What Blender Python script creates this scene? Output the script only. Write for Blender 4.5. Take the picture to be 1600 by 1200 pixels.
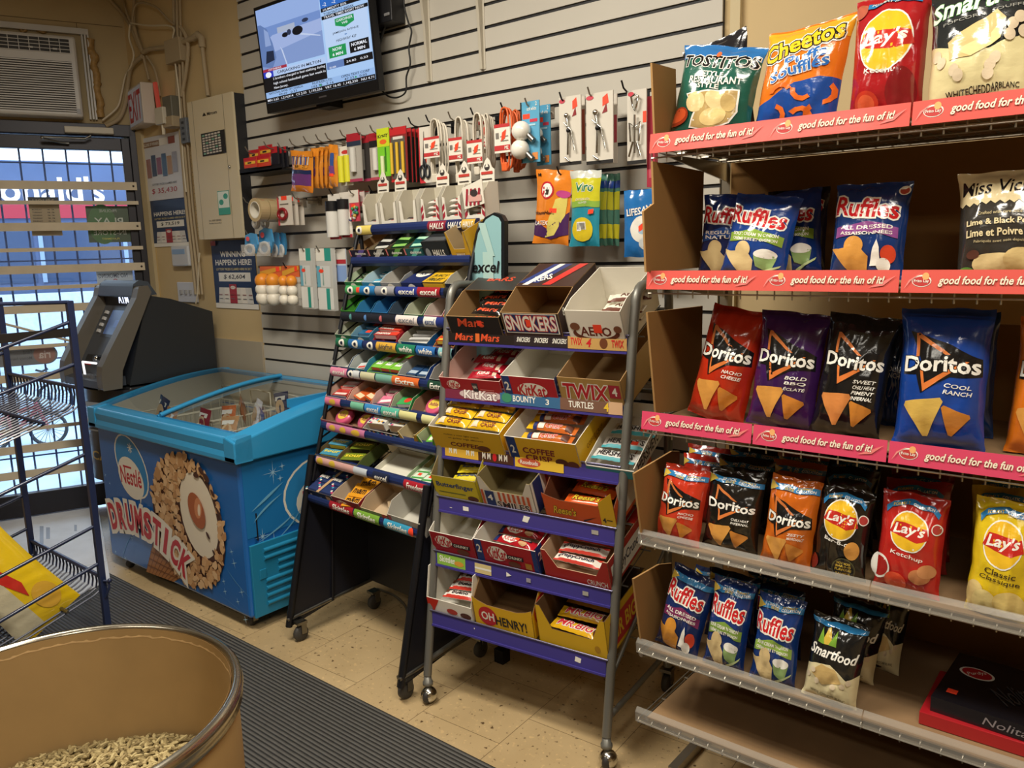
import bpy, bmesh, math, random
from mathutils import Vector, Matrix, noise
random.seed(7)
for o in list(bpy.data.objects): bpy.data.objects.remove(o)
SC = bpy.context.scene; COL = SC.collection
V = Vector; PI = math.pi
def rad(a): return math.radians(a)

# ------------------------------------------------------------ camera
FPX = 1245.0; PITCH, ROLL, YAW = rad(9.66), rad(-1.485), rad(-39.08); EYE = V((0, 0, 1.451))
FW = V((math.sin(YAW)*math.cos(PITCH), math.cos(YAW)*math.cos(PITCH), -math.sin(PITCH)))
_r = V((math.cos(YAW), -math.sin(YAW), 0)); _u = _r.cross(FW)
RT = math.cos(ROLL)*_r + math.sin(ROLL)*_u; UP = -math.sin(ROLL)*_r + math.cos(ROLL)*_u
cd = bpy.data.cameras.new('camera'); cam = bpy.data.objects.new('camera', cd); COL.objects.link(cam)
cd.sensor_width = 36; cd.lens = FPX/1600*36; cd.clip_start = .02; cd.clip_end = 200
mw = Matrix.Identity(4)
for i in range(3): mw[i][0], mw[i][1], mw[i][2], mw[i][3] = RT[i], UP[i], -FW[i], EYE[i]
cam.matrix_world = mw; SC.camera = cam
# measuring helpers: where the sight line of a photo point meets a known plane of the room
def _ray(x, y): return FW + (x-800)/FPX*RT - (y-600)/FPX*UP
def onY(x, y, Y): d = _ray(x, y); return EYE + d*((Y-EYE.y)/d.y)
def onX(x, y, X): d = _ray(x, y); return EYE + d*((X-EYE.x)/d.x)
def onZ(x, y, Z): d = _ray(x, y); return EYE + d*((Z-EYE.z)/d.z)
CORNER = V((-4.60, 2.33, 0)); DD = V((-.386, -.9225, 0)).normalized(); DN = V((.9225, -.386, 0)).normalized()  # street wall: direction, inward normal
def onD(x, y, off=0):
    d = _ray(x, y); t = ((CORNER-EYE).dot(DN)+off)/d.dot(DN); P = EYE+d*t
    return (P-CORNER).dot(DD), P.z
def dpt(s, z, off=0): return CORNER + DD*s + DN*off + V((0, 0, z))

# ------------------------------------------------------------ world, lights, exposure
W = bpy.data.worlds.new('winter_daylight'); SC.world = W; W.use_nodes = True
bg = W.node_tree.nodes['Background']; bg.inputs[0].default_value = (.70, .84, 1.0, 1); bg.inputs[1].default_value = 3.4
def area(name, loc, sx, sy, power, col, rot=(0, 0, 0)):
    l = bpy.data.lights.new(name, 'AREA'); l.shape = 'RECTANGLE'; l.size = sx; l.size_y = sy; l.energy = power; l.color = col
    o = bpy.data.objects.new(name, l); o.location = loc; o.rotation_euler = rot; COL.objects.link(o); return o
WARM = (1.0, .93, .80)
LAMPS = [((-1.75, .85, 2.86), 1.2, .3, 62), ((.15, .6, 2.86), 1.2, .3, 44), ((-1.9, -1.4, 2.86), 1.2, .3, 15), ((.5, -1.4, 2.86), 1.2, .3, 17)]
for i, (p, a, b, e) in enumerate(LAMPS): area('ceiling_tube_light', p, a, b, e, WARM)
SC.view_settings.view_transform = 'Standard'; SC.view_settings.look = 'None'
SC.view_settings.gamma = 1; SC.view_settings.use_curve_mapping = False; SC.view_settings.exposure = 0.0

# ------------------------------------------------------------ materials
def lin(h):
    h = h.lstrip('#'); c = [int(h[i:i+2], 16)/255 for i in (0, 2, 4)]
    return tuple(x/12.92 if x <= .04045 else ((x+.055)/1.055)**2.4 for x in c)+(1,)
_M = {}
def mat(col, rough=.5, metal=0, coat=0, emit=0, nz=0, scale=20, bump=0, name=None, spec=.5, bscale=None, stretch=None):
    key = (col, rough, metal, coat, emit, nz, scale, bump, spec, stretch)
    if key in _M: return _M[key]
    m = bpy.data.materials.new(name or 'paint_'+col); m.use_nodes = True; nt = m.node_tree; N = nt.nodes; L = nt.links; p = N['Principled BSDF']
    c = lin(col); p.inputs['Base Color'].default_value = c; p.inputs['Roughness'].default_value = rough; p.inputs['Metallic'].default_value = metal
    p.inputs['Specular IOR Level'].default_value = spec
    if coat: p.inputs['Coat Weight'].default_value = coat; p.inputs['Coat Roughness'].default_value = .12
    if emit: p.inputs['Emission Color'].default_value = c; p.inputs['Emission Strength'].default_value = emit; p.inputs['Base Color'].default_value = (.01, .01, .01, 1)
    if nz or bump:
        t = N.new('ShaderNodeTexCoord'); mp = N.new('ShaderNodeMapping'); L.new(t.outputs['Object'], mp.inputs[0])
        if stretch: mp.inputs['Scale'].default_value = stretch
        n = N.new('ShaderNodeTexNoise'); n.inputs['Scale'].default_value = scale; n.inputs['Detail'].default_value = 5; L.new(mp.outputs[0], n.inputs[0])
        if nz:
            r = N.new('ShaderNodeValToRGB'); L.new(n.outputs[0], r.inputs[0])
            r.color_ramp.elements[0].position = .3; r.color_ramp.elements[1].position = .7
            r.color_ramp.elements[0].color = tuple(x*(1-nz) for x in c[:3])+(1,); r.color_ramp.elements[1].color = tuple(min(1, x*(1+nz)) for x in c[:3])+(1,)
            L.new(r.outputs[0], p.inputs['Base Color'])
        if bump:
            b = N.new('ShaderNodeBump'); b.inputs['Strength'].default_value = bump; b.inputs['Distance'].default_value = .004
            L.new(n.outputs[0], b.inputs['Height']); L.new(b.outputs[0], p.inputs['Normal'])
    _M[key] = m; return m
def C(col): return mat(col, .45)             # printed card
def G(col): return mat(col, .22, coat=.5)    # glossy film
def glassy(name, tint=(1, 1, 1), fac=.12, rough=.03, fres=1.35):
    m = bpy.data.materials.new(name); m.use_nodes = True; N = m.node_tree.nodes; L = m.node_tree.links
    for n in list(N): N.remove(n)
    o = N.new('ShaderNodeOutputMaterial'); tr = N.new('ShaderNodeBsdfTransparent'); tr.inputs[0].default_value = tint+(1,)
    gl = N.new('ShaderNodeBsdfGlossy'); gl.inputs['Roughness'].default_value = rough
    fr = N.new('ShaderNodeFresnel'); fr.inputs[0].default_value = fres
    ad = N.new('ShaderNodeMath'); ad.operation = 'ADD'; ad.inputs[1].default_value = fac; L.new(fr.outputs[0], ad.inputs[0])
    mx = N.new('ShaderNodeMixShader'); L.new(ad.outputs[0], mx.inputs[0]); L.new(tr.outputs[0], mx.inputs[1]); L.new(gl.outputs[0], mx.inputs[2]); L.new(mx.outputs[0], o.inputs[0])
    return m
WHITE = C('F2EFE6'); BLACK = C('16161A'); RED = C('C81E28'); STICK = mat('FF4A2C', .5, name='price_sticker')
CHROME = mat('C9C8C2', .18, 1, name='chrome'); STEEL = mat('8C8A84', .38, 1, name='steel', nz=.15, scale=30)
CLEAR = glassy('clear_plastic', (.93, .93, .93), .06, .12); GLASS = glassy('window_glass', (.93, .97, 1.0), .02)
def milky(name, col, a=.45):
    m = bpy.data.materials.new(name); m.use_nodes = True; N = m.node_tree.nodes; L = m.node_tree.links; p = N['Principled BSDF']; o = N['Material Output']
    p.inputs['Base Color'].default_value = lin(col); p.inputs['Roughness'].default_value = .18
    tr = N.new('ShaderNodeBsdfTransparent'); mx = N.new('ShaderNodeMixShader'); mx.inputs[0].default_value = a
    L.new(tr.outputs[0], mx.inputs[1]); L.new(p.outputs[0], mx.inputs[2]); L.new(mx.outputs[0], o.inputs[0]); return m
CARD = mat('A9824F', .8, nz=.08, scale=6, name='brown_cardboard'); CARDIN = mat('B8936A', .85, name='cardboard_inside'); CARDW = mat('E6E1D4', .7, name='white_card_inside')

# ------------------------------------------------------------ mesh builder
_T = {}
def text_mesh(s, off=0.0, res=2):
    k = (s, round(off, 4), res)
    if k in _T: return _T[k]
    cu = bpy.data.curves.new('t', 'FONT'); cu.body = s; cu.size = 1; cu.offset = off; cu.resolution_u = res; cu.fill_mode = 'FRONT'
    ob = bpy.data.objects.new('t', cu); me = ob.to_mesh()
    vs = [(v.co.x, v.co.y) for v in me.vertices]; fs = [tuple(p.vertices) for p in me.polygons]
    ob.to_mesh_clear(); bpy.data.objects.remove(ob); bpy.data.curves.remove(cu)
    _T[k] = (vs, fs); return _T[k]
def ell(cx, cy, rx, ry, n=24, rot=0):
    c, s = math.cos(rot), math.sin(rot)
    return [(cx+rx*math.cos(a)*c-ry*math.sin(a)*s, cy+rx*math.cos(a)*s+ry*math.sin(a)*c) for a in (2*PI*i/n for i in range(n))]
class MB:
    def __init__(s): s.v = []; s.f = []; s.m = []; s.s = []; s.mats = []
    def mi(s, m):
        if m not in s.mats: s.mats.append(m)
        return s.mats.index(m)
    def add(s, vs, fs, m, sm=False, X=None):
        b = len(s.v); k = s.mi(m)
        s.v += [tuple(X @ V(p)) if X else tuple(p) for p in vs]
        for f in fs: s.f.append([b+i for i in f]); s.m.append(k); s.s.append(sm)
        return s
    def box(s, x0, y0, z0, x1, y1, z1, m, X=None):
        return s.add([(x0, y0, z0), (x1, y0, z0), (x1, y1, z0), (x0, y1, z0), (x0, y0, z1), (x1, y0, z1), (x1, y1, z1), (x0, y1, z1)],
              [(0, 3, 2, 1), (4, 5, 6, 7), (0, 1, 5, 4), (1, 2, 6, 5), (2, 3, 7, 6), (3, 0, 4, 7)], m, False, X)
    def slab(s, poly, O, U, Vv, N, t, m, medge=None, mback=None, X=None):
        """polygon in the (U,V) plane given a thickness t against N"""
        O, U, Vv, N = V(O), V(U), V(Vv), V(N); n = len(poly)
        a = [O+U*p[0]+Vv*p[1] for p in poly]; b = [q-N*t for q in a]
        s.add(a, [tuple(range(n))], m, False, X); s.add(b, [tuple(range(n))[::-1]], mback or m, False, X)
        s.add(a+b, [(i, i+n, (i+1) % n+n, (i+1) % n) for i in range(n)], medge or mback or m, False, X); return s
    def tube(s, pts, r, m, n=8, closed=False, X=None, cap=True):
        pts = [V(p) for p in pts]; k = len(pts); rings = []; prev = None
        for i, p in enumerate(pts):
            if closed: d = pts[(i+1) % k]-pts[i-1]
            else: d = pts[min(i+1, k-1)]-pts[max(i-1, 0)]
            if d.length < 1e-9: d = V((0, 0, 1))
            d.normalize()
            if prev is None: a = d.orthogonal().normalized()
            else:
                a = prev-d*prev.dot(d)
                a = a.normalized() if a.length > 1e-6 else d.orthogonal().normalized()
            prev = a; b = d.cross(a); rr = r[i] if isinstance(r, (list, tuple)) else r
            rings.append([p+(a*math.cos(2*PI*j/n)+b*math.sin(2*PI*j/n))*rr for j in range(n)])
        vs = [q for R in rings for q in R]; fs = []
        for i in range(k if closed else k-1):
            for j in range(n):
                A = i*n+j; B = i*n+(j+1) % n; i2 = (i+1) % k; fs.append((A, B, i2*n+(j+1) % n, i2*n+j))
        s.add(vs, fs, m, n > 5, X)
        if cap and not closed: s.add(rings[0], [tuple(range(n))[::-1]], m, False, X); s.add(rings[-1], [tuple(range(n))], m, False, X)
        return s
    def lathe(s, prof, m, n=24, X=None, sm=True):
        vs = []; fs = []
        for (r, z) in prof:
            for j in range(n): a = 2*PI*j/n; vs.append((r*math.cos(a), r*math.sin(a), z))
        for i in range(len(prof)-1):
            for j in range(n): fs.append((i*n+j, i*n+(j+1) % n, (i+1)*n+(j+1) % n, (i+1)*n+j))
        return s.add(vs, fs, m, sm, X)
    def ball(s, c, r, m, n=12, X=None, sc=(1, 1, 1)):
        vs = []; fs = []; k = n//2+1
        for i in range(k):
            t = PI*i/(k-1)
            for j in range(n): a = 2*PI*j/n; vs.append((c[0]+sc[0]*r*math.sin(t)*math.cos(a), c[1]+sc[1]*r*math.sin(t)*math.sin(a), c[2]+sc[2]*r*math.cos(t)))
        for i in range(k-1):
            for j in range(n): fs.append((i*n+j, (i+1)*n+j, (i+1)*n+(j+1) % n, i*n+(j+1) % n))
        return s.add(vs, fs, m, True, X)
    def surf(s, fn, nu, nv, m, X=None, sm=True, mf=None):
        vs = [fn(i/nu, j/nv) for j in range(nv+1) for i in range(nu+1)]
        b = len(s.v); s.v += [tuple(X @ V(p)) if X else tuple(p) for p in vs]
        for j in range(nv):
            for i in range(nu):
                A = j*(nu+1)+i; s.f.append([b+A, b+A+1, b+A+nu+2, b+A+nu+1]); s.m.append(s.mi(mf(i/nu, j/nv) if mf else m)); s.s.append(sm)
        return s
    def flat2d(s, vs, fs, m, fn, eps, cuts=None):
        if cuts:
            cu, cv = cuts; bm = bmesh.new(); bv = [bm.verts.new((x, y, 0)) for x, y in vs]
            for f in fs:
                try: bm.faces.new([bv[i] for i in f])
                except ValueError: pass
            x0 = min(v[0] for v in vs); x1 = max(v[0] for v in vs); y0 = min(v[1] for v in vs); y1 = max(v[1] for v in vs)
            for c in cu:
                if x0 < c < x1: bmesh.ops.bisect_plane(bm, geom=bm.verts[:]+bm.edges[:]+bm.faces[:], plane_co=(c, 0, 0), plane_no=(1, 0, 0), dist=1e-7)
            for c in cv:
                if y0 < c < y1: bmesh.ops.bisect_plane(bm, geom=bm.verts[:]+bm.edges[:]+bm.faces[:], plane_co=(0, c, 0), plane_no=(0, 1, 0), dist=1e-7)
            bm.verts.index_update(); vs = [(v.co.x, v.co.y) for v in bm.verts]; fs = [tuple(v.index for v in f.verts) for f in bm.faces]; bm.free()
        s.add([fn(x, y, eps) for x, y in vs], fs, m, bool(cuts))
    def art(s, items, fn, Wd=1, Hd=1, eps=.0006, cuts=None, step=.00025):
        """items in unit coordinates of a Wd x Hd metre face; fn(x_m, y_m, eps) gives the place in space"""
        k = 0
        def put(vs, fs, m):
            nonlocal k
            s.flat2d(vs, fs, m, fn, eps+step*k, cuts); k += 1
        for it in items:
            q = it[0]
            if q == 'r': _, x0, y0, x1, y1, m = it; put([(x0*Wd, y0*Hd), (x1*Wd, y0*Hd), (x1*Wd, y1*Hd), (x0*Wd, y1*Hd)], [(0, 1, 2, 3)], m)
            elif q == 'e':
                rot = it[6] if len(it) > 6 else 0; put([(a*Wd, b*Hd) for a, b in ell(it[1], it[2], it[3], it[4], 24, rot)], [tuple(range(24))], it[5])
            elif q == 'p': put([(a*Wd, b*Hd) for a, b in it[1]], [tuple(range(len(it[1])))], it[2])
            elif q == 't':
                _, tx, cx, cy, w, h, m = it[:7]; o = it[7] if len(it) > 7 else {}
                res = o.get('res', 2 if h*Hd < .05 else 3); bd = o['raw'] if 'raw' in o else min(.024, o.get('b', .012)*.55)
                base, _f = text_mesh(tx, bd, res)
                if not base: continue
                X0 = min(v[0] for v in base); X1 = max(v[0] for v in base); Y0 = min(v[1] for v in base); Y1 = max(v[1] for v in base)
                if X1-X0 < 1e-6 or Y1-Y0 < 1e-6: continue
                r = rad(o.get('rot', 0)); sh = o.get('s', 0); wp = o.get('warp'); flip = -1 if o.get('flip') else 1
                sx = w*Wd/(X1-X0+abs(sh)*(Y1-Y0)*0); sy = h*Hd/(Y1-Y0)
                def tf(p):
                    a = flip*(p[0]-(X0+X1)/2)*sx; b = (p[1]-(Y0+Y1)/2)*sy; a += sh*b
                    a, b = a*math.cos(r)-b*math.sin(r), a*math.sin(r)+b*math.cos(r)
                    a += cx*Wd; b += cy*Hd
                    if wp: a, b = wp(a/Wd, b/Hd); a *= Wd; b *= Hd
                    return a, b
                for om, ow in o.get('o', []):
                    vs, fs = text_mesh(tx, bd+ow*.7, res); put([tf(p) for p in vs], fs, om)
                vs, fs = text_mesh(tx, bd, res); put([tf(p) for p in vs], fs, m)
        return s
    def obj(s, name, parent=None, world=False, bevel=0, sub=0, auto=True):
        me = bpy.data.meshes.new(name); vs = s.v
        if world and parent is not None: I = _wm(parent).inverted(); vs = [tuple(I @ V(p)) for p in vs]
        me.from_pydata(vs, [], s.f)
        for m in s.mats: me.materials.append(m)
        me.polygons.foreach_set('material_index', s.m); me.polygons.foreach_set('use_smooth', s.s); me.update()
        o = bpy.data.objects.new(name, me); COL.objects.link(o)
        if parent is not None: o.parent = parent
        if bevel:
            b = o.modifiers.new('bevel', 'BEVEL'); b.width = bevel; b.segments = 2; b.limit_method = 'ANGLE'; b.angle_limit = rad(40)
        if sub: b = o.modifiers.new('sub', 'SUBSURF'); b.levels = b.render_levels = sub
        return o
def _wm(o):
    m = Matrix.LocRotScale(o.location, o.rotation_euler, o.scale)
    return (_wm(o.parent) @ m) if o.parent else m
def thing(name, label, cat, loc=(0, 0, 0), rot=0, group=None):
    o = bpy.data.objects.new(name, None); COL.objects.link(o); o.empty_display_size = .05
    o.location = loc; o.rotation_euler = rot if isinstance(rot, (tuple, list)) else (0, 0, rot)
    o['label'] = label; o['category'] = cat
    if group: o['group'] = group
    return o
def tag(o, label, cat, group=None, kind=None):
    o['label'] = label; o['category'] = cat
    if group: o['group'] = group
    if kind: o['kind'] = kind
    return o
def struct(o): o['kind'] = 'structure'; return o
def place(o, loc, rot=(0, 0, 0)): o.location = loc; o.rotation_euler = rot; return o
def face(O, U, Vv):
    O, U, Vv = V(O), V(U).normalized(), V(Vv).normalized(); N = U.cross(Vv)
    return lambda x, y, e: O+U*x+Vv*y+N*e
def wallart(X0, Z0, Y):    # a face looking towards the viewer (-y)
    return lambda x, y, e: V((X0+x, Y-e, Z0+y))
# ------------------------------------------------------------ room shell
WY = 2.33; CEIL = 2.92
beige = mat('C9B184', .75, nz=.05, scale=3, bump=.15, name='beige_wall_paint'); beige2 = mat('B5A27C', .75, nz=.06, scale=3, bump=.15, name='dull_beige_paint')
b = MB(); b.box(-8, -3.2, -.1, 3.2, 3.5, 0, None); b.mats = [None]
# floor tiles, 1 ft, running bond, slightly turned
m = bpy.data.materials.new('vinyl_floor_tile'); m.use_nodes = True; N = m.node_tree.nodes; L = m.node_tree.links; p = N['Principled BSDF']
tc = N.new('ShaderNodeTexCoord'); mp = N.new('ShaderNodeMapping'); L.new(tc.outputs['Object'], mp.inputs[0])
mp.vector_type = 'POINT'; mp.inputs['Rotation'].default_value = (0, 0, rad(90-2.87)); mp.inputs['Location'].default_value = (0.178, .108, 0)
br = N.new('ShaderNodeTexBrick'); L.new(mp.outputs[0], br.inputs[0]); br.offset = .5
for k, v_ in (('Scale', 1.0), ('Mortar Size', .0012), ('Mortar Smooth', .4), ('Brick Width', .3048), ('Row Height', .3048)): br.inputs[k].default_value = v_
br.inputs['Color1'].default_value = lin('C6AD83'); br.inputs['Color2'].default_value = lin('BFA67D'); br.inputs['Mortar'].default_value = lin('6E5B3E')
n1 = N.new('ShaderNodeTexVoronoi'); n1.inputs['Scale'].default_value = 90; L.new(tc.outputs['Object'], n1.inputs[0])
n2 = N.new('ShaderNodeTexNoise'); n2.inputs['Scale'].default_value = 55; n2.inputs['Detail'].default_value = 6; L.new(tc.outputs['Object'], n2.inputs[0])
r2 = N.new('ShaderNodeValToRGB'); L.new(n2.outputs[0], r2.inputs[0]); e = r2.color_ramp.elements
e[0].position = .30; e[0].color = lin('5A4730'); e[1].position = .37; e[1].color = (1, 1, 1, 1); e2 = e.new(.60); e2.color = (1, 1, 1, 1); e3 = e.new(.68); e3.color = (1.25, 1.22, 1.15, 1)
mx = N.new('ShaderNodeMix'); mx.data_type = 'RGBA'; mx.blend_type = 'MULTIPLY'; mx.inputs[0].default_value = .9; L.new(br.outputs[0], mx.inputs[6]); L.new(r2.outputs[0], mx.inputs[7])
n3 = N.new('ShaderNodeTexNoise'); n3.inputs['Scale'].default_value = 2.2; n3.inputs['Detail'].default_value = 4; L.new(tc.outputs['Object'], n3.inputs[0])
r3 = N.new('ShaderNodeValToRGB'); L.new(n3.outputs[0], r3.inputs[0]); r3.color_ramp.elements[0].color = (.78, .76, .72, 1); r3.color_ramp.elements[0].position = .35; r3.color_ramp.elements[1].position = .6
mx2 = N.new('ShaderNodeMix'); mx2.data_type = 'RGBA'; mx2.blend_type = 'MULTIPLY'; mx2.inputs[0].default_value = 1; L.new(mx.outputs[2], mx2.inputs[6]); L.new(r3.outputs[0], mx2.inputs[7]); L.new(mx2.outputs[2], p.inputs['Base Color'])
p.inputs['Roughness'].default_value = .32
b.mats = [m]
# floor outline: in front of the street wall only
dE = CORNER+DD*6.2
b = MB(); b.slab([(CORNER.x, 2.4), (dE.x, dE.y), (3.2, dE.y), (3.2, 2.4)], (0, 0, 0), (1, 0, 0), (0, 1, 0), (0, 0, 1), .08, m); struct(b.obj('floor'))
b = MB(); b.slab([(CORNER.x-.2, 2.5), (dE.x-.2, dE.y), (3.3, dE.y), (3.3, 2.5)], (0, 0, CEIL+.06), (1, 0, 0), (0, 1, 0), (0, 0, 1), .06, mat('BDB7A6', .8, nz=.04, scale=8, name='ceiling_tile')); struct(b.obj('ceiling'))
b = MB(); b.box(-4.75, WY, 0, 3.3, WY+.12, CEIL, beige); struct(b.obj('wall_back'))
b = MB(); b.box(3.2, dE.y, 0, 3.3, WY, CEIL, beige); struct(b.obj('wall_right'))
b = MB(); b.box(dE.x-.2, dE.y-.1, 0, 3.3, dE.y, CEIL, mat('A8967A', .8, name='rear_wall_paint')); struct(b.obj('wall_front'))
# street wall with the door opening s .0-1.02 , z 0-2.16
def sbox(b, s0, s1, z0, z1, o0, o1, m):
    q = [dpt(s0, z0, o1), dpt(s1, z0, o1), dpt(s1, z0, o0), dpt(s0, z0, o0), dpt(s0, z1, o1), dpt(s1, z1, o1), dpt(s1, z1, o0), dpt(s0, z1, o0)]
    b.add(q, [(0, 3, 2, 1), (4, 5, 6, 7), (0, 1, 5, 4), (1, 2, 6, 5), (2, 3, 7, 6), (3, 0, 4, 7)][::1], m); return b
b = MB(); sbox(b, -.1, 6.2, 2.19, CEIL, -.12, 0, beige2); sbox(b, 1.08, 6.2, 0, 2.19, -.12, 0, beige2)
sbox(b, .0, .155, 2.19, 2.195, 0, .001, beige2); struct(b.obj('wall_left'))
# seams of the panel above the air conditioner
seam = mat('6E5F45', .8)
b = MB(); s_, z_ = onD(133, 20); sbox(b, onD(0, 11)[0]+.8, .01, 2.715, 2.718, 0, .0015, seam); sbox(b, .235, .238, 2.66, 2.715, 0, .0015, seam); struct(b.obj('trim_1'))
# grey dado and darker lower wall on the back wall behind the freezer
b = MB(); b.box(-4.6, WY-.010, 0, -3.51, WY, 1.015, mat('A79C88', .7, nz=.05, scale=4, bump=.1, name='grey_dado_paint')); struct(b.obj('trim_2'))
b = MB(); b.box(-4.56, WY-.02, .9, -4.50, WY, 2.15, mat('BBAA86', .6, name='door_casing')); xbd = onY(242, 380, WY).x; b.box(xbd-.008, WY-.0015, .9, xbd+.008, WY, 2.12, mat('C7AC74', .6, name='casing_bead')); struct(b.obj('trim_3'))
b = MB(); b.box(-1.03, WY-.02, 0, -1.0, WY, CEIL, mat('C4B48E', .6)); struct(b.obj('trim_4'))
# ------------------------------------------------------------ street door (frame, glass, bars)
dk = mat('2B2A30', .4, metal=.4, name='dark_bronze_frame')
d = thing('door_1', '', ''); 
for k in ('label', 'category'): del d[k]
d['kind'] = 'structure'; d.location = dpt(.5, 0)
b = MB(); sbox(b, 0, .035, 0, 2.19, -.08, .025, dk); sbox(b, 0, 1.08, 2.125, 2.19, -.08, .025, dk); sbox(b, 1.045, 1.08, 0, 2.19, -.08, .025, dk); b.obj('door_frame', d, True, bevel=.003)
b = MB(); sbox(b, .035, .078, .02, 2.12, -.05, 0, dk); sbox(b, 1.0, 1.045, .02, 2.12, -.05, 0, dk); sbox(b, .078, 1.0, 2.05, 2.12, -.05, 0, dk); sbox(b, .078, 1.0, .02, .15, -.05, 0, dk); b.obj('door_leaf', d, True, bevel=.003)
b = MB(); sbox(b, .078, 1.0, .15, 2.05, -.03, -.024, GLASS); b.obj('door_glass', d, True)
# security bars: dark verticals outside the glass, pale horizontals inside
b = MB(); bar = mat('3A4664', .5, metal=.3, name='grille_bar')
for i in range(9): sbox(b, .135+.112*i-.005, .135+.112*i+.005, .1, 2.08, -.075, -.065, bar)
for z in (.35, .9, 1.45, 1.98): sbox(b, .07, 1.02, z-.004, z+.004, -.072, -.066, bar)
b.obj('vertical_grille', d, True)
pale = mat('D4C6AC', .55, nz=.06, scale=12, name='pale_security_bar')
for (x, y, wd) in ((212, 291, 1), (215, 317, 0), (219, 353, 1), (221, 387, 0), (224, 416, 1), (226, 443, 0), (150, 478, 1), (150, 535, 0), (111, 584, 1), (120, 662, 0), (128, 691, 1), (138, 728, 1)):
    s_, z_ = onD(x, y, .03); w_ = .022 if wd else .010
    b = MB(); sbox(b, .022 if z_ > 1.2 else .02, 1.06, z_-w_, z_+w_, .026, .034, pale); 
    for ss in (.04, 1.04):
        if wd: q = dpt(ss, z_, .036); b.ball(q, .006, mat('55504A', .4, 1), 8)
    b.obj('horizontal_bar', d, True)
s0, z0 = onD(123, 536, .04); s1, z1 = onD(0, 504, .04)
b = MB(); b.tube([dpt(s0, z0, .042), dpt(s1, z1, .042)], .007, pale, 6); tag(b.obj('loose_strip'), 'thin pale strip leaning diagonally across the glass door bars', 'strip')
# exterior: pavement, facing building, bicycles
snow = mat('A9BDD2', .8, nz=.25, scale=1.6, bump=.3, name='salted_pavement')
b = MB(); q = [dpt(-12, -.1, -.13), dpt(22, -.1, -.13), dpt(22, -.1, -16), dpt(-12, -.1, -16)]; b.add(q, [(0, 1, 2, 3)], snow); tag(b.obj('pavement', None), 'wet grey winter pavement outside the glass door', 'pavement'); bpy.data.objects['pavement']['kind'] = 'structure'
for kk in ('label', 'category'): del bpy.data.objects['pavement'][kk]
BO = -9.0
def bq(px_, py_): s, z = onD(px_, py_, BO); return s, z
sL = 24; sR = -14
zt = bq(100, 252)[1]; zr0 = bq(100, 341)[1]; zr1 = bq(100, 320)[1]
B = thing('shop_building', 'dark two-tone shop building across the street with white lettering and red band', 'building', dpt(2, -.1, BO-1))
def fb(b, s0, s1, z0, z1, o0, o1, m): return sbox(b, s0, s1, z0, z1, BO+o0, BO+o1, m)
b = MB(); fb(b, sR, sL, -.1, zt, -3, -.02, mat('55668A', .6, nz=.12, scale=1.5, name='blue_grey_cladding')); b.obj('wall', B, True)
b = MB(); fb(b, sR, sL, zr0, zr1, -.02, .06, mat('B02A3C', .5, name='red_fascia')); b.obj('red_band', B, True)
b = MB(); xa, za = bq(-123, 316); xb, zb = bq(160, 277)
b.art([('t', "McDonald's", .5, .5, 1, 1, mat('FFFFFF', .4, emit=1.6, name='lit_white_letters'), {'b': .04, 'res': 3})], lambda x, y, e: dpt(xa-x, za+y, BO+.08+e), xa-xb, zb-za); b.obj('sign_lettering', B, True)
zw0 = bq(100, 440)[1]
for i in range(13):
    b = MB(); s0 = -6+i*1.15; fb(b, s0, s0+1.02, zw0, zr0-.12, -.02, .0, mat('3E5170', .15, coat=.5, name='dark_shop_glass')); fb(b, s0+1.02, s0+1.08, zw0, zr0-.1, -.02, .03, mat('8FA4BE', .4)); b.obj('window', B, True)
b = MB(); fb(b, -12, 20, -.1, zw0-.15, .3, .9, mat('C9D6E6', .9, bump=.4, nz=.1, name='snow')); tag(b.obj('snow_bank'), 'low bank of snow along the foot of the building across the street', 'snow', kind='stuff')
def bicycle(off, px0, px1, pyb, label, col):
    sa, z_ = onD(px0, pyb, off); sb, _z = onD(px1, pyb, off); L_ = abs(sa-sb)/1.75
    root = thing('bicycle', label, 'bicycle', dpt((sa+sb)/2, -.1, off)); R = .34*L_; m = mat(col, .4, metal=.3); base = -.1
    def P(u, z): return dpt(sa+(sb-sa)*u, base+z*L_, off)
    for u in (.2, .8):
        b = MB(); c = P(u, .34); du = (P(.5, 0)-P(0, 0)).normalized()
        b.tube([c+du*R*math.cos(a)+V((0, 0, R*math.sin(a))) for a in (2*PI*i/28 for i in range(28))], .016, mat('22252C', .6), 6, True)
        for i in range(10): a = PI*i/10; b.tube([c+du*R*math.cos(a)+V((0, 0, R*math.sin(a))), c-du*R*math.cos(a)-V((0, 0, R*math.sin(a)))], .003, STEEL, 4)
        b.obj('wheel', root, True)
    b = MB(); fr = [((.2, .34), (.43, .32)), ((.43, .32), (.37, .82)), ((.2, .34), (.385, .72)), ((.43, .32), (.71, .78)), ((.385, .74), (.70, .84)), ((.8, .34), (.69, .95))]
    for a_, c_ in fr: b.tube([P(*a_), P(*c_)], .018, m, 6)
    b.obj('frame', root, True)
    b = MB(); b.tube([P(.33, .86), P(.43, .88)], .035, BLACK, 6); b.obj('saddle', root, True)
    b = MB(); b.tube([P(.62, 1.02), P(.69, .97), P(.76, 1.03)], .012, BLACK, 6); b.obj('handlebar', root, True)
bicycle(-4.2, -45, 100, 510, 'white-framed bicycle parked on the pavement, the farther one behind the glass door', 'E4E8EE')
bicycle(-2.6, -60, 95, 585, 'red-framed bicycle parked close outside the glass door, seen below the oval sticker', 'B04A5C')

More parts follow.
